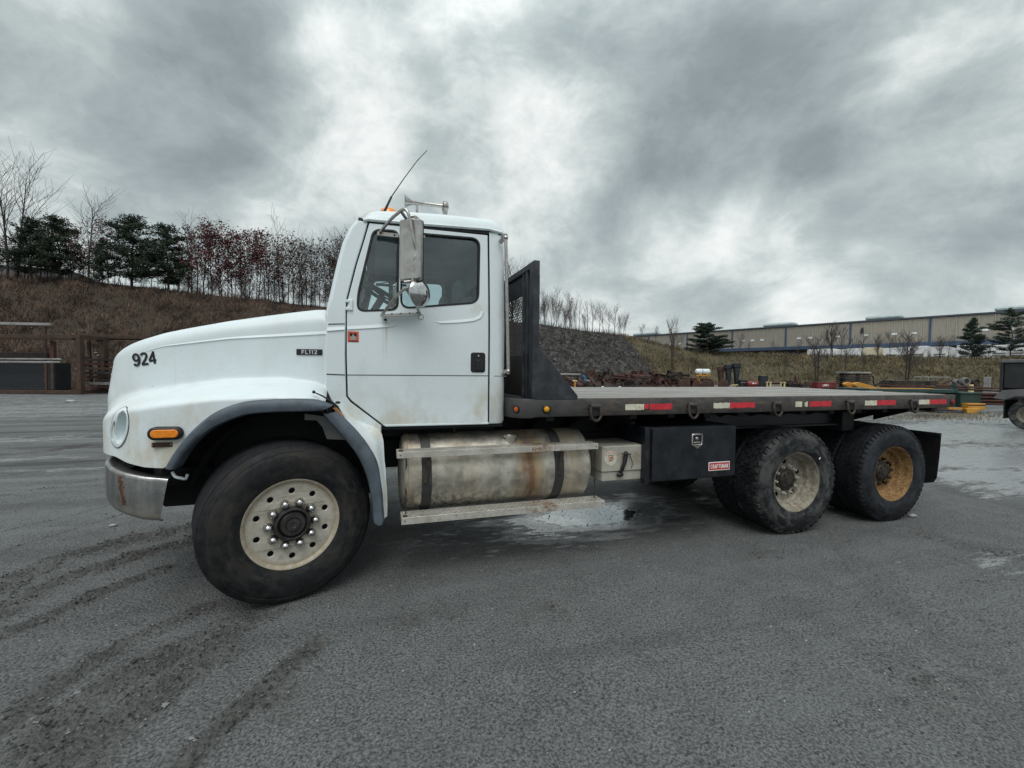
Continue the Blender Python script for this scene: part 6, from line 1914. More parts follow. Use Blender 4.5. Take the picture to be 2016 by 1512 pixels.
# before the warehouse
G2 = 'bare trees before the warehouse'
for i, (px, t_, yt, k, w) in enumerate(((1262, .97, 636, 'yard2', .8), (1290, .97, 640, 'yard2', .7), (1322, .35, 622, 'yard0', .5), (1340, .9, 655, 'yard2', .6), (1372, .5, 668, 'yard2', .5), (1456, .95, 655, 'yard2', .8), (1472, .9, 672, 'yard2', .6), (1525, .5, 668, 'yard2', .5), (1570, .9, 668, 'yard2', .7),
                                        (1606, .14, 655, 'yard0', .95), (1638, .95, 632, 'yard1', .8), (1655, .9, 640, 'yard2', .7), (1664, .22, 662, 'yard2', .7), (1694, .9, 655, 'yard2', .9), (1728, .85, 655, 'yard1', .7), (1752, .95, 650, 'yard2', .8), (1784, .25, 650, 'yard1', .95), (1850, .9, 660, 'yard1', .8), (1866, .95, 658, 'yard2', .8), (1945, .9, 675, 'yard2', .8), (1545, .3, 690, 'yard2', .6), (1700, .3, 690, 'yard2', .5), (1410, .85, 690, 'yard2', .5))):
    hill_tree(GB, 'bare_tree', k, px, yt, 'bare tree on the grass bank before the warehouse', 'tree', G2, t_, w)
hill_tree(GB, 'pine_tree', 'bushpine', 1393, 636, 'broad bushy pine at the corner of the grass bank', 'pine', 'pines before the warehouse', .96, 1.3)
hill_tree(GB, 'pine_tree', 'conepine', 1912, 627, 'cone shaped pine before the warehouse wall', 'pine', 'pines before the warehouse', .97, .85)
hill_tree(GB, 'pine_tree', 'openpine', 1988, 608, 'open branched pine beside the dump truck', 'pine', 'pines before the warehouse', .97, .95)
# ------------------------------------------------------------------ warehouse
RGT = Vector((.95472, -.29734, 0)); FWD = Vector((.2975, .95424, 0))


def camxy(xo, d, z=0):
    p = CAMP + RGT * xo + FWD * d; return Vector((p.x, p.y, z))


wdir = RGT * .617 + FWD * -.787; wrz = math.atan2(wdir.y, wdir.x)
BAY = 13.77; K0, K1 = -4, 4
WH = thing('warehouse', 'long beige warehouse with blue columns and blue canopy band behind the grass bank', 'building', camxy(62.5, 126, 0), wrz)
zt, zb, zf = 13.55, 8.50, 2.6
cuts = [0, .045, .19, .285, .435, .515, .675, .775, .93, 1]
for k in range(K0, K1):
    x0 = k * BAY
    for a, b in zip(cuts[:-1], cuts[1:]):
        q = MB(); q.box(x0 + a * BAY + .10, x0 + b * BAY - .10, 0, .35, zb, zt, .03); obj('wall_panel', q, M['wall'], WH)
        if 0 < a:
            q = MB(); q.box(x0 + a * BAY - .10, x0 + a * BAY + .10, -.07, .3, zb, zt); obj('joint_strip', q, M['wallrib'], WH)
    q = MB(); q.box(x0 - .17, x0 + .17, -.15, .2, zb, zt + .1); obj('column', q, M['bluetrim'], WH)
    for j, fx in enumerate((.22, .40, .58, .82)):
        if (k + j) % 4 == 3:
            continue
        q = MB(); q.box(x0 + fx * BAY - .45, x0 + fx * BAY + .45, -.10, -.02, 10.35, 10.75); obj('wall_sign', q, M['whiteclean'], WH)
    q = MB(); q.box(x0, x0 + BAY, -1.1, .3, 7.62, 8.50, .05); cb = obj('canopy_band', q, M['bluetrim'], WH)
    q = MB()
    for r in range(9):
        q.box(x0 + (r + .5) * BAY / 9 - .04, x0 + (r + .5) * BAY / 9 + .04, -1.14, -1.08, 7.66, 8.46)
    obj('seam', q, M['roof'], cb)
    for fx in (.18, .5, .82):
        q = MB(); q.box(x0 + fx * BAY - 1.4, x0 + fx * BAY + 1.4, .18, .3, zf + 1.2, 7.2); obj('dock_door', q, M['darkbox'], WH)
q = MB(); q.box(K0 * BAY, K1 * BAY, .3, .6, zf - 1, 7.62); obj('dock_wall', q, M['rust'], WH)
q = MB(); q.box(K0 * BAY, K1 * BAY, -.30, 60, zt + .1, zt + .42); obj('roof', q, M['roof'], WH)
q = MB(); q.box(K0 * BAY, K1 * BAY, .36, 60, zf - 1, zt); q.box(K1 * BAY - .3, K1 * BAY, 0, 60, zf - 1, zt); obj('wall', q, M['wall'], WH)
q = MB(); q.box(13.77 * 2 + 2.0, 13.77 * 2 + 2.5, -.6, 0, 11.0, 11.9, .05); q.box(13.77 * 2 + 2.1, 13.77 * 2 + 2.4, -.25, 0, 11.9, 12.3); obj('wall_lamp', q, M['darkbox'], WH)
q = MB(); q.box(13.77 + 9.0, 13.77 + 9.35, -.12, 0, 9.9, 12.3, .03); obj('rust_streak_pipe', q, M['rust'], WH)


def wall_x(px, y=0.0):
    """position along the wall of an image column"""
    o = WH.location; r = (CM @ Vector(((px - 1008) / 870, 0, -1))); r.z = 0
    nrm = Vector((-wdir.y, wdir.x, 0)); oo = o + nrm * y
    t = (oo - CAMP).to_2d().dot(nrm.to_2d()) / r.to_2d().dot(nrm.to_2d()); return ((CAMP + r * t) - oo).dot(wdir)


for px, L, in ((1530, 7.5), (1735, 6.5), (2016, 8.5), (1268, 9)):
    q = MB(); x = wall_x(px, 5); q.box(x - L / 2, x + L / 2, 4, 8, zt + .75, zt + 1.75, .35); u = obj('roof_unit', q, M['ventgrey'], WH)
    q = MB(); q.box(x - L / 2 + .5, x + L / 2 - .5, 4.5, 7.5, zt + .4, zt + .8); obj('unit_base', q, M['greysteel'], u)
# trailers at the docks
wn = Vector((-wdir.y, wdir.x, 0))
for i, (px, m) in enumerate(((1600, 'trailerwhite'), (1624, 'trailerwhite'), (1648, 'trailerwhite'), (1678, 'trailerwhite'), (1713, 'trailercream'), (1752, 'trailerwhite'), (1782, 'trailerwhite'), (1806, 'trailerwhite'), (1848, 'trailerwhite'), (1900, 'trailerwhite'), (1928, 'trailerwhite'), (1965, 'trailerwhite'), (2000, 'trailerwhite'))):
    x = wall_x(px, -12)
    p = WH.location + wdir * x; p.z = 0
    t = thing('cargo_trailer', ('cream' if m == 'trailercream' else 'white') + ' cargo trailer backed to the warehouse dock behind the bank', 'trailer', p, wrz, 'trailers at the warehouse docks')
    q = MB(); q.box(-1.25, 1.25, -12, -1.2, zf + 1.1, 7.05 + .12 * math.sin(i * 2.1), .05); obj('body', q, M[m], t)
    q = MB()
    for r in range(2):
        q.box(-.8, .8, -12.06, -12.0, zf + 2.35 + r * .42, zf + 2.6 + r * .42)
    obj('nose_grille', q, M['greysteel'], t)
    q = MB(); q.box(-1.25, 1.25, -12.1, -12.0, zf + 1.0, zf + 1.15); q.box(-1.0, -.8, -10, -9.8, zf - .4, zf + 1.1); q.box(.8, 1.0, -10, -9.8, zf - .4, zf + 1.1); obj('landing_leg', q, M['darkbox'], t)
    for s in (-1, 1):
        for yy in (-4.2, -2.9):
            q = MB(); q.lathe([(0, -.15), (.5, -.15), (.5, .15), (0, .15)], 12, (s * 1.0, yy, zf + .1), 'x'); obj('wheel', q, M['rubber'], t)
q = MB(); q.box(-80, 90, -26, 60, -.4, zf - .4); obj('dock_apron', q, M['gravel'], None, loc=WH.location, rot=(0, 0, wrz), kind='structure')
# the low grey building behind the trees
bp0 = Vector(col_xy(-60, 62)); bp1 = Vector(col_xy(135, 66))
q = MB(); L = (bp1 - bp0).length; q.box(0, L, 0, 20, 0, zpx(0, 522, 62)); gb_ = thing('low_building', 'low grey flat building behind the tall bare trees', 'building', (bp0.x, bp0.y, 0), math.atan2(bp1.y - bp0.y, bp1.x - bp0.x)); obj('wall', q, M['greysteel'], gb_)
q = MB(); q.box(-.3, L + .3, -.3, 20.3, zpx(0, 522, 62), zpx(0, 519, 62)); obj('roof', q, M['roof'], gb_)

# ------------------------------------------------------------------ steel racks by the hillside
YRZ = math.atan2(RGT.y, RGT.x)


class Spot:
    """a thing standing on the ground at an image column and distance; its x axis runs across the view"""
    def __init__(s, name, label, cat, px, depth, group=None, rz=0.0, z=0.0):
        x, y = col_xy(px, depth); s.px, s.d = px, depth; s.k = depth / 870
        s.o = thing(name, label, cat, (x, y, z), YRZ + rz, group); s.z0 = z

    def X(s, px):
        return (px - s.px) * s.k

    def Zp(s, py):
        return 1.6286 + (hor(s.px) - py) * s.k - s.z0

    def part(s, name, mb, m, par=None, smooth=35):
        return obj(name, mb, M[m], par or s.o, smooth)

    def bx(s, name, px0, px1, py0, py1, m, y0=0, y1=.3, bev=.01, par=None):
        q = MB(); q.box(s.X(px0), s.X(px1), y0, y1, s.Zp(py1), s.Zp(py0), bev); return s.part(name, q, m, par)


S = Spot('steel_rack', 'large rusted rectangular steel frame standing open before the brush slope', 'frame', 80, 25.5)
xl, xr, zt_, zb_ = S.X(-190), S.X(158), S.Zp(659), .02
for y in (0, 1.5):
    q = MB(); q.box(xl, xr, y, y + .30, zt_ - .20, zt_, .01); S.part('top_beam', q, 'rust')
    q = MB(); q.box(xl, xr, y, y + .30, zb_, zb_ + .20, .01); S.part('bottom_beam', q, 'rust')
    for x in (xr - .25, xl):
        q = MB(); q.box(x, x + .25, y + .003, y + .297, zb_ + .2, zt_ - .2, .01); S.part('post', q, 'rust')
    for (sx, sz, c0) in ((-1, -1, (xr - .25, zt_ - .2)), (-1, 1, (xr - .25, zb_ + .2)), (1, -1, (xl + .25, zt_ - .2)), (1, 1, (xl + .25, zb_ + .2))):
        q = MB(); e = .34 if sz < 0 else .22; q.plate([c0, (c0[0] + sx * e, c0[1]), (c0[0], c0[1] + sz * e)], (), y + .1, y + .2); S.part('gusset', q, 'rust')
for x in (xl, xr - .25):
    for z in (zb_ + .01, zt_ - .19):
        q = MB(); q.box(x + .02, x + .23, .30, 1.5, z, z + .18); S.part('cross_tie', q, 'rust')
for z in (.75, 1.2, 1.65, 2.1):
    q = MB(); q.box(xr - .35, xr - .28, .05, 1.0, z, z + .08); S.part('rung', q, 'rustdark')
S = Spot('steel_beam', 'long pale steel beam laid across posts above the rusted frame', 'beam', 20, 28.5)
q = MB(); q.box(S.X(-180), S.X(98), 0, .16, S.Zp(640), S.Zp(635), .01); q.xf(Matrix.Rotation(R(.6), 4, 'Y')); S.part('beam', q, 'galv')
for px in (-100, 85):
    q = MB(); q.box(S.X(px), S.X(px) + .15, .02, .14, 0, S.Zp(643)); S.part('post', q, 'rust')
S = Spot('steel_container', 'dark open steel bin standing inside the rusted frame', 'container', 40, 26.2)
x0, x1, zt_ = S.X(-140), S.X(108), S.Zp(714)
q = MB(); q.box(x0, x1, .9, .95, .22, zt_); q.box(x0, x1, 0, .9, .22, .28); q.box(x1 - .05, x1, 0, .9, .28, zt_); q.box(x0, x0 + .05, 0, .9, .28, zt_); S.part('body', q, 'darkbox')
for px in (88, 101):
    q = MB(); q.box(S.X(px), S.X(px) + .16, -.05, .02, .22, zt_, .01); S.part('post', q, 'rust')
for i, (py, m) in enumerate(((714, 'galv'), (708, 'galv'))):
    T = Spot('steel_pipe', ('lower' if i == 0 else 'upper') + ' pale steel pipe lying on the dark bin', 'pipe', 40, 26.3)
    q = MB(); q.tube([(T.X(-150), .2 + .25 * i, T.Zp(py)), (T.X(112 - 6 * i), .2 + .25 * i, T.Zp(py - 1))], .065, 8); T.part('pipe', q, m)
S = Spot('steel_beam', 'dull olive beam resting behind the frame above the pale pipes', 'beam', 20, 27.5); q = MB(); q.box(S.X(-170), S.X(92), 0, .3, S.Zp(707), S.Zp(694), .02); q.box(S.X(40), S.X(44), .05, .25, 0, S.Zp(707)); q.box(S.X(-120), S.X(-116), .05, .25, 0, S.Zp(707)); S.part('beam', q, 'rustdark')
S = Spot('steel_post', 'dark red post behind the rusted frame', 'post', 102, 27.3); q = MB(); q.box(-.12, .12, 0, .2, 0, S.Zp(672), .01); S.part('post', q, 'rustred')
S = Spot('steel_table', 'rusted steel table frame on slanted legs beside the truck nose', 'frame', 210, 27.5)
x0, x1 = S.X(166), S.X(300); z = S.Zp(660)
q = MB(); q.box(x0, x1, 0, 1.4, z - .22, z, .01); S.part('top', q, 'rust')
for x in (x0 + .25, x1 - .3):
    for y in (.05, 1.2):
        q = MB(); q.bar((x, y, z - .2), (x + .12, y, S.Zp(742)), .13, .13); q.bar((x + .12, y, S.Zp(742)), (x + .12, y, 0), .13, .13); S.part('leg', q, 'rust')
q = MB(); q.bar((x0 - .1, .1, z - .08), (x0 + .5, .1, z + .03), .12, .10); S.part('brace', q, 'rust')
for i, (py, p0, p1, m, dd) in enumerate(((708, 158, 300, 'rustdark', 27), (717, 152, 250, 'rustred', 27), (726, 150, 300, 'rust', 26.8), (734, 156, 260, 'rustdark', 26.6), (742, 160, 300, 'rust', 26.9), (749, 180, 270, 'rustdark', 26.5), (755, 175, 300, 'greysteel', 26.3), (763, 165, 300, 'rustred', 26.6))):
    T = Spot('steel_beam', 'rusted steel beam in the low stack beside the truck nose', 'beam', 200, dd, 'beams stacked beside the truck nose')
    q = MB(); q.box(T.X(p0), T.X(p1), .1 * (i % 3), .1 * (i % 3) + .25, T.Zp(py + 3.2), T.Zp(py - 2), .01); T.part('flange', q, m)
for px in (185, 240):
    T = Spot('steel_post', 'rusty upright holding the beam stack beside the truck nose', 'post', px, 27.2, 'uprights of the beam stack'); q = MB(); q.box(-.1, .1, .35, .5, 0, T.Zp(705)); T.part('post', q, 'rustdark')
# small scrap on the foot of the brush slope
for i in range(46):
    px = rnd.uniform(0, 225); t_ = rnd.uniform(.10, .45); b = HL.crest(px, t_); q = MB(); s = rnd.uniform(.05, .14); q.sphere((0, 0, .02), s, 6, 4, (1.4, .8, .5)); q.mapv(lambda x, y, z: (x + rnd.uniform(-.02, .02), y, z + rnd.uniform(-.02, .02)))
    obj('stone', q, M['galv' if i % 3 else 'greysteel'], None, 20, loc=(b.x, b.y, b.z + .12), rot=(rnd.uniform(-.4, .4), rnd.uniform(-.4, .4), rnd.uniform(0, 6)), label='pale stone lying among the dead brush above the steel racks', category='stone', group='pale stones in the brush')

# ------------------------------------------------------------------ yard clutter seen over the deck
SCRAP = {}


def scrap(kind, seed):
    rs = random.Random(seed); q = MB()
    if kind == 'bucket':
        w = rs.uniform(.7, 1.0); prof = [(0, 0), (.25, -.02), (.75, .18), (1.0, .62), (.9, 1.15), (.35, 1.25), (.1, .8)]
        for y in (0, w):
            q.plate([(a, b) for a, b in prof], (), y, y + .05)
        q.grid([[(a, .02, b), (a, w + .03, b)] for a, b in prof[1:6]])
        for k in range(4):
            q.box(-.16, .05, .03 + k * w / 3.4, .12 + k * w / 3.4, -.02, .05)
        q.box(.30, .45, .2, w - .15, 1.15, 1.45); q.box(.65, .8, .2, w - .15, 1.1, 1.42)
    elif kind == 'pipe':
        q.tube([(-.9, 0, .15), (.9, .1, .18)], .14, 9); q.tube([(-.92, 0, .15), (-.80, 0, .15)], .19, 9)
    elif kind == 'ring':
        q.lathe([(.42, 0), (.50, 0), (.50, .14), (.42, .14), (.42, 0)], 18, (0, 0, .5)); q.bar((-.42, .07, .5), (.42, .07, .5), .06, .06)
    elif kind == 'plate':
        q.plate([(-.6, 0), (.5, .05), (.7, .5), (.2, .75), (-.5, .6)], (), 0, .06); q.box(-.3, -.2, .06, .5, .1, .2); q.box(.2, .3, .06, .5, .1, .2)
    elif kind == 'beam':
        q.box(-1.1, 1.1, -.12, .12, 0, .03); q.box(-1.1, 1.1, -.12, .12, .22, .25); q.box(-1.1, 1.1, -.015, .015, .03, .22)
    else:
        q.box(-.35, .35, -.25, .25, 0, .35, .05); q.lathe([(.16, -.3), (.22, -.3), (.22, .3), (.16, .3)], 12, (.05, 0, .5), 'y'); q.tube([(-.3, 0, .3), (-.1, .1, .75), (.35, 0, .7)], .05, 6)
    return q


for kind in ('bucket', 'pipe', 'ring', 'plate', 'beam', 'gear'):
    for v, m in enumerate(('rust', 'rustred', 'rustdark')):
        SCRAP[kind, v] = scrap(kind, 5 + v).mesh(kind, M[m], 30)
LAB = {'pipe': 'rusty flanged pipe in the scrap heap', 'ring': 'rusty ring standing in the scrap heap', 'plate': 'bent rusty plate in the scrap heap', 'beam': 'short rusty beam in the scrap heap', 'gear': 'rusty machine lump in the scrap heap', 'bucket': 'rusty excavator bucket'}
NM = {'pipe': 'scrap_pipe', 'ring': 'scrap_ring', 'plate': 'scrap_plate', 'beam': 'scrap_beam', 'gear': 'scrap_machine', 'bucket': 'excavator_bucket'}
rs = random.Random(77)
for i in range(190):
    px = rs.uniform(1150, 1345) if i < 130 else rs.uniform(1545, 1615) if i < 150 else rs.uniform(1340, 1400) if i < 165 else rs.uniform(1100, 1165)
    d = rs.uniform(38, 44); kind = rs.choice(['pipe', 'ring', 'plate', 'plate', 'beam', 'gear', 'gear', 'pipe']); x, y = col_xy(px, d)
    top = 1.25 if 1160 < px < 1345 else .55
    z = rs.random() ** 1.2 * top; s = rs.uniform(.55, 1.05)
    o = obj(NM[kind], SCRAP[kind, rs.randrange(3)], None, None, loc=(x, y, z), rot=(rs.uniform(-.5, .5), rs.uniform(-.5, .5), rs.uniform(0, 6.28)), label=LAB[kind] + ' beyond the deck', category='scrap', group='scrap heap beyond the deck'); o.scale = (s, s, s)
# low mound under the heap keeps the upper pieces supported
q = MB(); c0 = col_xy(1140, 41); rows = []
for a in np.linspace(0, 1, 18):
    px = 1150 + 200 * a; rows.append([(*col_xy(px, 37.5 + 8 * b), (-.05 if b in (0, 1) or a in (0, 1) else 0) + .95 * math.sin(math.pi * b) * math.sin(math.pi * a) ** .4 * (1 + .25 * math.sin(9 * a + 4 * b))) for b in (0, .15, .3, .45, .6, .75, .9, 1)])
q.grid(rows); obj('scrap_mound', q, M['rustdark'], None, 40, kind='structure')
for i, (px, d, s, lab) in enumerate(((1336, 36, .85, 'widest rusty excavator bucket, before the white tank'), (1362, 37, .8, 'rusty excavator bucket under the white tank'), (1378, 37.5, .78, 'brown excavator bucket tilted beside the one under the tank'), (1392, 38, .75, 'excavator bucket at the end of the bucket row'), (1412, 36.5, .85, 'rusty bucket lying alone before the rock hammers'))):
    x, y = col_xy(px, d); o = obj('excavator_bucket', SCRAP['bucket', i % 2], None, None, loc=(x, y, 0), rot=(0, 0, YRZ + (.2 if i % 2 else -.5)), label=lab, category='bucket', group='excavator buckets beyond the deck'); o.scale = (s, s, s)
S = Spot('gas_tank', 'white horizontal gas tank on a yellow cradle above the scrap', 'tank', 1383, 42)
q = MB(); r = 5.6 * S.k; zc = S.Zp(732); q.lathe([(0, S.X(1369)), (r * .6, S.X(1369.4)), (r * .92, S.X(1371)), (r, S.X(1373)), (r, S.X(1394)), (r * .92, S.X(1396)), (r * .6, S.X(1397.6)), (0, S.X(1398))], 20, (0, 0, zc), 'x'); S.part('shell', q, 'whiteclean', smooth=50)
for px in (1377, 1391):
    q = MB(); q.box(S.X(px) - .12, S.X(px) + .12, -.3, .3, zc - r - .15, zc - r * .7, .02); q.box(S.X(px) - .05, S.X(px) + .05, -.06, .06, 0, zc - r - .15); S.part('cradle', q, 'yellow')
q = MB(); q.box(S.X(1368), S.X(1397), -.3, -.2, zc - r - .15, zc - r - .05); S.part('cradle_rail', q, 'yellow')
q = MB(); q.lathe([(r * 1.01, S.X(1381)), (r * 1.03, S.X(1381.6)), (r * 1.01, S.X(1382.2))], 20, (0, 0, zc), 'x'); S.part('band', q, 'greysteel')
for px, p0, p1, m, cap, lab, d in ((1419, 722, 762, 'rust', 'rustred', 'rusty rock hammer with red cap', 41), (1434, 718, 762, 'bluegrey', 'bluegrey', 'blue grey rock hammer between the other two', 40.5), (1450, 715, 765, 'darkbox', 'darkbox', 'darkest and tallest rock hammer with a hose loop', 40)):
    S = Spot('rock_hammer', lab + ', standing beyond the deck', 'hammer', px, d, 'rock hammers beyond the deck')
    w = 5 * S.k; zt_ = S.Zp(p0)
    q = MB(); q.box(-w * 1.4, w * 1.4, -.25, .25, zt_ - .40, zt_, .04); S.part('head_bracket', q, cap)
    q = MB(); q.plate([(-w, zt_ - .4), (w, zt_ - .4), (w * .5, .45), (-w * .3, .45)], (), -.2, .2, .02); S.part('body', q, m)
    q = MB(); q.tube([(w * .1, 0, .5), (w * .1, 0, 0)], [.09, .05], 8); S.part('chisel', q, 'bolt')
    if px == 1450:
        q = MB(); q.tube(spline([(w, 0, zt_ - .3), (w + .28, 0, zt_ - .7), (w + .32, 0, zt_ - 1.2), (w + .05, 0, zt_ - 1.75)], 14), .025, 6); S.part('hose', q, 'rubber')
S = Spot('plank_stand', 'small yellow timber stand before the hammers', 'stand', 1449, 37.5); S.bx('top', 1443, 1454, 757.5, 759, 'paleyellow'); S.bx('leg', 1447, 1450, 759, 771, 'yellow', .05, .2)
S = Spot('plank_stand', 'small yellow topped stand beside the gusset', 'stand', 1132, 37.5); S.bx('top', 1128, 1137, 749, 751, 'paleyellow'); S.bx('leg', 1131, 1134, 751, 771, 'yellow', .05, .2)
S = Spot('steel_beam', 'long grey steel beam raised on dark timbers next to the gusset', 'beam', 1120, 41); S.bx('beam', 1095, 1144, 735.5, 738.5, 'galv', 0, .4); S.bx('web', 1097, 1144, 739, 742, 'darkbox', .05, .3); S.bx('support', 1104, 1110, 743, 768, 'rustdark', .05, .3); S.bx('support', 1134, 1140, 743, 768, 'rustdark', .05, .3)
S = Spot('steel_plate', 'bright blue tilted plate at the end of the grey beam', 'plate', 1150, 40.6); q = MB(); q.plate([(S.X(1145.5), S.Zp(738)), (S.X(1149), S.Zp(738)), (S.X(1155), S.Zp(744)), (S.X(1153), S.Zp(746))], (), 0, .1); S.part('plate', q, 'bluepaint'); S.bx('foot', 1150, 1154, 746, 770, 'bluepaint', .02, .08)
S = Spot('steel_pipe', 'pale round pipe lying before the scrap heap', 'pipe', 1158, 36.5); q = MB(); q.tube([(S.X(1142), 0, .16), (S.X(1174), .1, .16)], .075, 9); S.part('pipe', q, 'galv')
S = Spot('concrete_ring', 'grey round pipe section lying behind the blue plate', 'pipe', 1160, 41); q = MB(); q.lathe([(.25, -.4), (.34, -.4), (.34, .4), (.25, .4)], 16, (0, 0, .55), 'x'); q.box(-.3, .3, -.3, .3, 0, .22); S.part('ring', q, 'greysteel')
for px, lab in ((1187, 'white scrap cylinder among the rust beside the deck'), (1221, 'white can lying in the scrap heap')):
    S = Spot('can', lab, 'can', px, 37.6); q = MB(); q.lathe([(0, 0), (.10, 0), (.12, .03), (.12, .34), (.10, .37), (0, .37)], 12, (0, 0, .0), 'z'); S.part('body', q, 'whiteclean')
S = Spot('tool_chest', 'low dark steel chest beside the red tank', 'chest', 1467, 38.5); S.bx('body', 1459, 1475, 751, 770, 'darkbox', 0, .6); S.bx('lid', 1458.5, 1475.5, 748.5, 751, 'darkbox', -.03, .63); S.bx('pale_edge', 1459, 1474, 752.5, 753.6, 'galv', -.02, -.001, .002)
S = Spot('compressor_tank', 'round red air tank on skids between dark boxes', 'tank', 1485, 38)
q = MB(); r = 6.2 * S.k; q.lathe([(0, S.X(1474)), (r * .8, S.X(1474.6)), (r, S.X(1476)), (r, S.X(1495)), (r * .8, S.X(1496.4)), (0, S.X(1497))], 18, (0, .3, S.Zp(756.5)), 'x'); S.part('shell', q, 'red', smooth=45); S.bx('skid', 1474, 1497, 763, 769, 'red', .05, .5); q = MB(); q.tube(spline([(S.X(1479), .3, S.Zp(751)), (S.X(1484), .3, S.Zp(747.5)), (S.X(1490), .3, S.Zp(750))], 9), .02, 6); S.part('handle', q, 'darkbox')
q = MB(); q.plate([(S.X(1481.5), S.Zp(755)), (S.X(1484), S.Zp(753)), (S.X(1486.5), S.Zp(755)), (S.X(1484), S.Zp(757))], (), .3 - r - .004, .3 - r + .02); S.part('mark', q, 'labelwhite'); S.bx('mark', 1487, 1490.5, 754.3, 755.6, 'labelwhite', .3 - r - .004, .3 - r + .03, 0)
S = Spot('control_box', 'tall dark box rising behind the red air tank', 'box', 1505, 39); S.bx('cabinet', 1498.5, 1512.5, 740, 769, 'darkbox', 0, .5); S.bx('base', 1496, 1515, 752, 770, 'darkbox', -.1, .6)
S = Spot('post_frame', 'pale yellow frame with four capped posts', 'frame', 1534, 37.5)
for px, y in ((1518, 0), (1522, .8), (1545.5, 0), (1550, .8)):
    q = MB(); x = S.X(px); q.box(x - .045, x + .045, y, y + .09, 0, S.Zp(754), .004); q.box(x - .085, x + .085, y - .04, y + .13, S.Zp(754), S.Zp(752.5), .01); S.part('post', q, 'paleyellow')
S.bx('rail', 1518, 1545.5, 764, 765.3, 'paleyellow', .02, .07); S.bx('rail', 1522, 1550, 760.5, 761.8, 'paleyellow', .82, .87); S.bx('slab', 1524, 1542, 757.5, 759, 'galv', .2, .7)
q = MB(); q.sphere((S.X(1533), .4, S.Zp(754.5)), .28, 9, 6, (1.3, 1, .5)); S.part('load', q, 'rustred')
S = Spot('red_chest', 'red steel chest with white lettering', 'chest', 1630, 37.5); bod = S.bx('body', 1610, 1649, 754.5, 764, 'red', 0, .7, .015); S.bx('lid', 1609.5, 1649.5, 752.8, 754.5, 'red', -.03, .73); S.bx('skid', 1612, 1648, 764, 770, 'darkbox', .05, .6)
obj('lettering', word(MB(), 'LINCC', .17, lambda u, v, w: (S.X(1626.5) + u, -.006 + w, S.Zp(758.6) + v), .24, 1.0, .14), M['labelwhite'], bod, 0)
for k in range(2):
    S.bx('stripe', 1638 + 5 * k, 1641 + 5 * k, 756, 762, 'rustred', -.008, -.001, .001, bod)
T = Spot('plate_stack', 'tall stack of dark steel plates topped by a pale slab', 'stack', 1690, 38)
for k in range(9):
    y_ = 736 + k * 3.7; j = rs.uniform(-4, 3)
    T.bx('plate', 1668 + j + (0 if k > 1 else 3), 1714 + rs.uniform(-3, 2), y_, y_ + 2.7, ('rustdark', 'rust', 'darkbox')[k % 3], 0, 1.2, .01)
T.bx('slab', 1667, 1714, 732.3, 735.2, 'galv', -.1, 1.3); T.bx('foot', 1672, 1677, 735, 771, 'rustdark', .9, 1.1); T.bx('foot', 1704, 1709, 735, 771, 'rustdark', .9, 1.1)
T = Spot('equipment', 'dark heap of machine parts behind the yellow boom', 'machine', 1725, 37); 
for k in range(7):
    q = MB(); x = T.X(1716 + rs.uniform(0, 30)); q.sphere((x, .3, rs.uniform(.1, .5)), rs.uniform(.18, .32), 8, 6, (1.2, 1, .8)); T.part('lump', q, 'darkbox')
q = MB(); q.bar((T.X(1728), .3, .6), (T.X(1755), .3, T.Zp(742)), .08, .08); q.bar((T.X(1732), .5, .6), (T.X(1728), .5, T.Zp(740)), .06, .06); T.part('strut', q, 'rustdark')
# yellow twin boom and the green low trailer
S = Spot('loader_boom', 'bright yellow twin boom with round ends laid over the trailer', 'boom', 1705, 22)
for y, dx in ((0, 0), (.35, -8)):
    q = MB(); pts = [(S.X(1685 + dx), S.Zp(754)), (S.X(1692 + dx), S.Zp(753)), (S.X(1716 + dx), S.Zp(759)), (S.X(1733 + dx), S.Zp(765)), (S.X(1712 + dx), S.Zp(771.5)), (S.X(1690 + dx), S.Zp(764)), (S.X(1683 + dx), S.Zp(760)), (S.X(1682 + dx), S.Zp(757))]
    q.plate(pts[::-1], (), y, y + .16, .012); S.part('boom_arm', q, 'yellow')
    q = MB(); q.lathe([(0, y - .03), (.085, y - .03), (.10, y - .01), (.10, y + .19), (0, y + .19)], 16, (S.X(1687 + dx), 0, S.Zp(757.5))); S.part('pin_boss', q, 'yellow')
q = MB(); q.tube([(S.X(1712), .3, S.Zp(770)), (S.X(1712), .3, 0)], .03, 6); q.tube([(S.X(1690), .3, S.Zp(762)), (S.X(1690), .3, 0)], .03, 6); S.part('prop', q, 'bolt')
S = Spot('low_trailer', 'dark green low trailer with yellow fittings behind the flatbed tail', 'trailer', 1800, 19.5)
q = MB(); q.box(S.X(1714), S.X(1890), 0, 1.9, S.Zp(773.5), S.Zp(766.5), .02); S.part('deck', q, 'green')
q = MB(); q.box(S.X(1715), S.X(1842), .05, .35, S.Zp(766.3), S.Zp(764.8), .01); S.part('yellow_rail', q, 'yellow')
S.bx('end_box', 1884, 1924, 774, 801, 'green', -.2, 1.4, .02); S.bx('end_lip', 1882, 1926, 771.5, 774.5, 'green', -.25, 1.45)
S.bx('yellow_block', 1886, 1919, 792, 805, 'yellow', -.5, -.2, .01); S.bx('yellow_block', 1886, 1919, 794.5, 796.5, 'rustdark', -.505, -.49, .001)
q = MB(); q.plate([(S.X(1869), S.Zp(801)), (S.X(1893), S.Zp(800)), (S.X(1889), S.Zp(816)), (S.X(1875), S.Zp(816)), (S.X(1870), S.Zp(808))], (), -.8, -.6, .01); S.part('yellow_bracket', q, 'yellow')
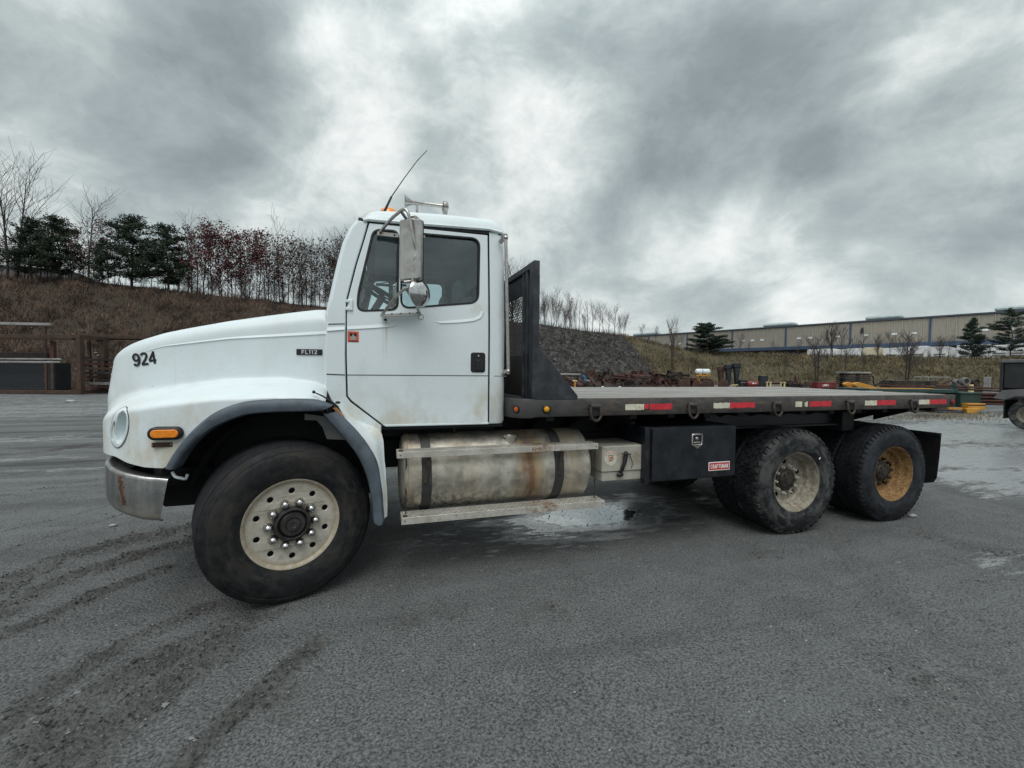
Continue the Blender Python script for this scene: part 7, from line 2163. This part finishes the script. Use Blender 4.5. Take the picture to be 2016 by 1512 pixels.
for k, (a, b) in enumerate(((1800, 1815), (1818, 1835), (1840, 1866))):
    S.bx('yellow_arm', a, b, 799 + k * .5, 801.5 + k, 'yellow' if k % 2 == 0 else 'rustred', -.7, -.55, .006)
for px in (1752, 1768):
    q = MB(); q.lathe([(0, 0), (.30, 0), (.34, .04), (.34, .24), (.30, .28), (0, .28)], 18, (S.X(px), -.2, .34)); wv = S.part('wheel', q, 'rubber'); q = MB(); q.lathe([(0, -.01), (.16, -.01), (.17, .01)], 14, (S.X(px), -.2, .34)); S.part('rim', q, 'cream', wv)
S.bx('skid', 1812, 1862, 806, 817, 'darkbox', -.9, .6, .02); S.bx('skid', 1774, 1812, 803, 812, 'darkbox', -.3, .8, .02); S.bx('leg', 1856, 1861, 806, 821, 'darkbox', -.9, -.7)
q = MB(); q.bar((S.X(1886), .3, S.Zp(772)), (S.X(1893), .3, S.Zp(758)), .06, .06); q.bar((S.X(1898), .3, S.Zp(772)), (S.X(1892), .3, S.Zp(758)), .06, .06); q.box(S.X(1888), S.X(1896), .25, .35, S.Zp(760), S.Zp(757)); S.part('chain_hook', q, 'green')
# stacks farther right
T = Spot('beam_stack', 'stack of long rusted beams behind the green trailer', 'stack', 1810, 36)
for k, (a, b, y_, m) in enumerate(((1757, 1845, 750, 'rustdark'), (1752, 1850, 754, 'rustdark'), (1750, 1830, 758, 'rustred'), (1754, 1875, 762, 'rust'), (1760, 1880, 766, 'rustred'), (1750, 1890, 770, 'rustdark'))):
    T.bx('beam', a, b, y_, y_ + 3.2, m, 0, 1.0, .01)
T.bx('support', 1765, 1769, 753, 779, 'rustdark', .3, .6); T.bx('support', 1835, 1839, 753, 779, 'rustdark', .3, .6)
q = MB(); q.bar((T.X(1845), .4, T.Zp(757)), (T.X(1868), .5, T.Zp(745)), .15, .1); q.bar((T.X(1850), .4, T.Zp(762)), (T.X(1885), .5, T.Zp(748)), .18, .12); T.part('loose_beam', q, 'rust')
T = Spot('fence_panel', 'pale wire fence panel standing behind the beam stack', 'fence', 1835, 40)
for px in (1800, 1828, 1872):
    q = MB(); q.tube([(T.X(px), 0, 0), (T.X(px), 0, T.Zp(742))], .03, 6); T.part('fence_post', q, 'galv')
q = MB(); q.tube([(T.X(1800), 0, T.Zp(742.5)), (T.X(1872), 0, T.Zp(742.5))], .03, 6); T.part('fence_rail', q, 'galv')
q = MB()
for k in range(26):
    x = T.X(1800 + k * 72 / 25); q.bar((x, 0, .1), (x, 0, T.Zp(742.5)), .012, .012)
T.part('wire_mesh', q, 'greysteel', smooth=0)
for px, py, r_, lab, yw in ((1903, 751.5, 8.5, 'big worn tyre standing on the stacks with a rusty hub', 0), (1923, 752.5, 7.5, 'rusty wheel standing beside the big worn tyre', .1), (1887, 753, 6.5, 'small grey tyre half hidden by the big worn tyre', .3)):
    T = Spot('scrap_tyre', lab, 'tyre', px, 35 + yw * 4); k_ = T.k * r_
    q = MB(); q.lathe([(k_ * .55, 0), (k_ * .62, -.05), (k_ * .9, -.05), (k_, .03), (k_, .22), (k_ * .9, .3), (k_ * .55, .25)], 24, (0, 0, T.Zp(py))); T.part('tyre', q, 'greysteel' if px != 1923 else 'hub'); q = MB(); q.lathe([(0, .06), (k_ * .3, .04), (k_ * .58, .02)], 20, (0, 0, T.Zp(py))); T.part('rim', q, 'rust'); q = MB(); q.box(-.5, .5, 0, .3, 0, T.Zp(py + r_) + .01); T.part('support', q, 'rustdark')
T = Spot('sheet_stack', 'pale corrugated sheet leaning at the end of the stacks', 'sheet', 1944, 36); q = MB(); q.grid([[(T.X(1937 + a * 15 / 16), .05 * (a % 2), z) for a in range(17)] for z in (0, T.Zp(742))]); q.bar((0, .3, 0), (0, .1, 1.3), .1, .1); T.part('sheet', q, 'galv', smooth=0)
T = Spot('drum', 'small yellow drum before the big worn tyre', 'drum', 1913, 33.5); q = MB(); q.lathe([(0, T.Zp(763)), (.13, T.Zp(763)), (.13, T.Zp(757)), (0, T.Zp(757))], 12, (0, 0, 0), 'z'); q.box(-.12, .12, -.1, .1, 0, T.Zp(763)); T.part('body', q, 'paleyellow')
T = Spot('pipe_stack', 'tall stack of red rusted pipes and plates beside the dump truck', 'stack', 1945, 24)
rs2 = random.Random(4)
for k in range(10):
    y_ = 775 + k * 3.3; m = ('rustred', 'rust', 'rustred', 'plywood' if k == 1 else 'rustdark')[k % 4]
    q = MB(); z = T.Zp(y_ + 2.8); q.box(T.X(1928 + rs2.uniform(-4, 3)), T.X(2060), .2 + .1 * (k % 2), 1.4, max(.01, z), T.Zp(y_ - .2), .015); T.part('steel_plate', q, m)
for a, b, y_, m in ((1860, 2050, 763, 'rustred'), (1890, 2060, 769, 'galv'), (1840, 2000, 766, 'rust')):
    q = MB(); q.tube([(T.X(a), .5, T.Zp(y_ - 3)), (T.X(b), .4, T.Zp(y_ + 5))], .055, 9); T.part('long_pipe', q, m)
q = MB(); q.box(T.X(1900), T.X(1906), .3, .7, 0, T.Zp(772)); T.part('support', q, 'rustdark')

# ------------------------------------------------------------------ dump truck at the edge of the yard
S = Spot('dump_truck', 'dark grey dump truck across the yard with only its tail corner in view', 'dump truck', 2012, 13.4, rz=R(-74))
q = MB(); q.box(-.42, 4.6, .0, 2.3, 1.22, 2.02, .03); S.part('dump_body', q, 'dumpgrey')
q = MB(); q.box(-.46, 4.6, -.05, 2.35, 2.02, 2.12, .02); S.part('top_rim', q, 'dumptop')
q = MB(); q.box(-.50, -.42, -.03, 2.33, .92, 2.06, .02); S.part('tailgate', q, 'dumpgrey')
for k in range(4):
    q = MB(); x = .3 + k * 1.1; q.box(x, x + .12, -.07, .0, 1.22, 2.02, .01); S.part('side_rib', q, 'dumpgrey')
q = MB(); q.plate([(-.52, .92), (-.30, 1.17), (.1, 1.22), (3, 1.22), (3, 1.02), (.0, 1.00), (-.25, .88)], (), -.26, .5, .01); S.part('fender', q, 'dumptop')
q = MB(); q.box(-.34, -.31, -.1, .55, .30, .90); S.part('mud_flap', q, 'rubber')
q = MB(); q.box(-.2, 6, .7, 1.6, .55, 1.1); S.part('chassis', q, 'dark')
for x0 in (.24, 1.5):
    for y in (-.14, 1.95):
        q = MB(); r = .46; q.lathe([(.26, 0), (.29, -.03), (.40, -.05), (.44, -.02), (r, .03), (r, .25), (.44, .30), (.26, .28)], 40, (x0, y, r)); wv = S.part('wheel', q, 'tyre_dusty', smooth=40)
        q = MB(); q.lathe([(.27, .0), (.265, .04), (.24, .07), (.22, .16), (.10, .17), (.09, .08), (0, .08)], 32, (x0, y, r)); S.part('rim', q, 'cream', wv)
q = MB(); q.box(4.7, 6.6, .1, 2.2, .7, 2.9, .1); S.part('cab', q, 'dumpgrey')

# ------------------------------------------------------------------ labels that count from a landmark
UNIT = ['', 'first', 'second', 'third', 'fourth', 'fifth', 'sixth', 'seventh', 'eighth', 'ninth', 'tenth', 'eleventh', 'twelfth', 'thirteenth', 'fourteenth', 'fifteenth', 'sixteenth', 'seventeenth', 'eighteenth', 'nineteenth']


def nth(n):
    if n < 20:
        return UNIT[n]
    t, u = divmod(n, 10)
    return {2: 'twentieth', 3: 'thirtieth', 4: 'fortieth'}[t] if u == 0 else {2: 'twenty', 3: 'thirty', 4: 'forty'}[t] + ' ' + UNIT[u]


def column(o):
    v = CM.transposed() @ (Vector(o.location) - CAMP); return v.x / -v.z


def count(group, old, new, nearest_first):
    L = sorted((o for o in COL.objects if o.get('group') == group and o.get('label') == old), key=lambda o: nearest_first * column(o))
    for k, o in enumerate(L):
        o['label'] = new % nth(k + 1)


count('red leaved oaks on the hillside crest', 'young oak holding dry dark red leaves on the hill crest', 'dark red leaved oak, %s red oak along the crest counting from the cab', -1)
count('brown leaved saplings on the hillside crest', 'thin young tree with sparse brown leaves on the hill crest', 'sparse brown leaved sapling, %s brown one along the crest from the cab', -1)
count('thin bare trees on the hillside crest', 'thin bare young tree between the leafy trees of the hill crest', 'thin bare young tree, %s of its kind along the crest from the cab', -1)
count('bare trees on the rubble ridge', 'slim bare tree on the ridge above the rubble slope', 'slim bare tree, %s on the rubble ridge counting from the headboard', 1)
count('bare trees before the warehouse', 'bare tree on the grass bank before the warehouse', 'bare tree on the grass bank, %s counting from the dump truck side', -1)
count('trailers at the warehouse docks', 'white cargo trailer backed to the warehouse dock behind the bank', 'white cargo trailer at the dock, %s counting from the dump truck side', -1)
count('pale saplings on the rubble slope', 'pale leafless sapling growing on the rubble slope', 'pale leafless sapling on the rubble slope, %s from the headboard', 1)
L = sorted((o for o in COL.objects if o.get('group') == 'beams stacked beside the truck nose'), key=lambda o: -max((o.matrix_basis @ Vector(c)).z for ch in o.children for c in ch.bound_box))
for k, o in enumerate(L):
    o['label'] = '%s rusted beam down from the top of the stack beside the truck nose' % nth(k + 1)
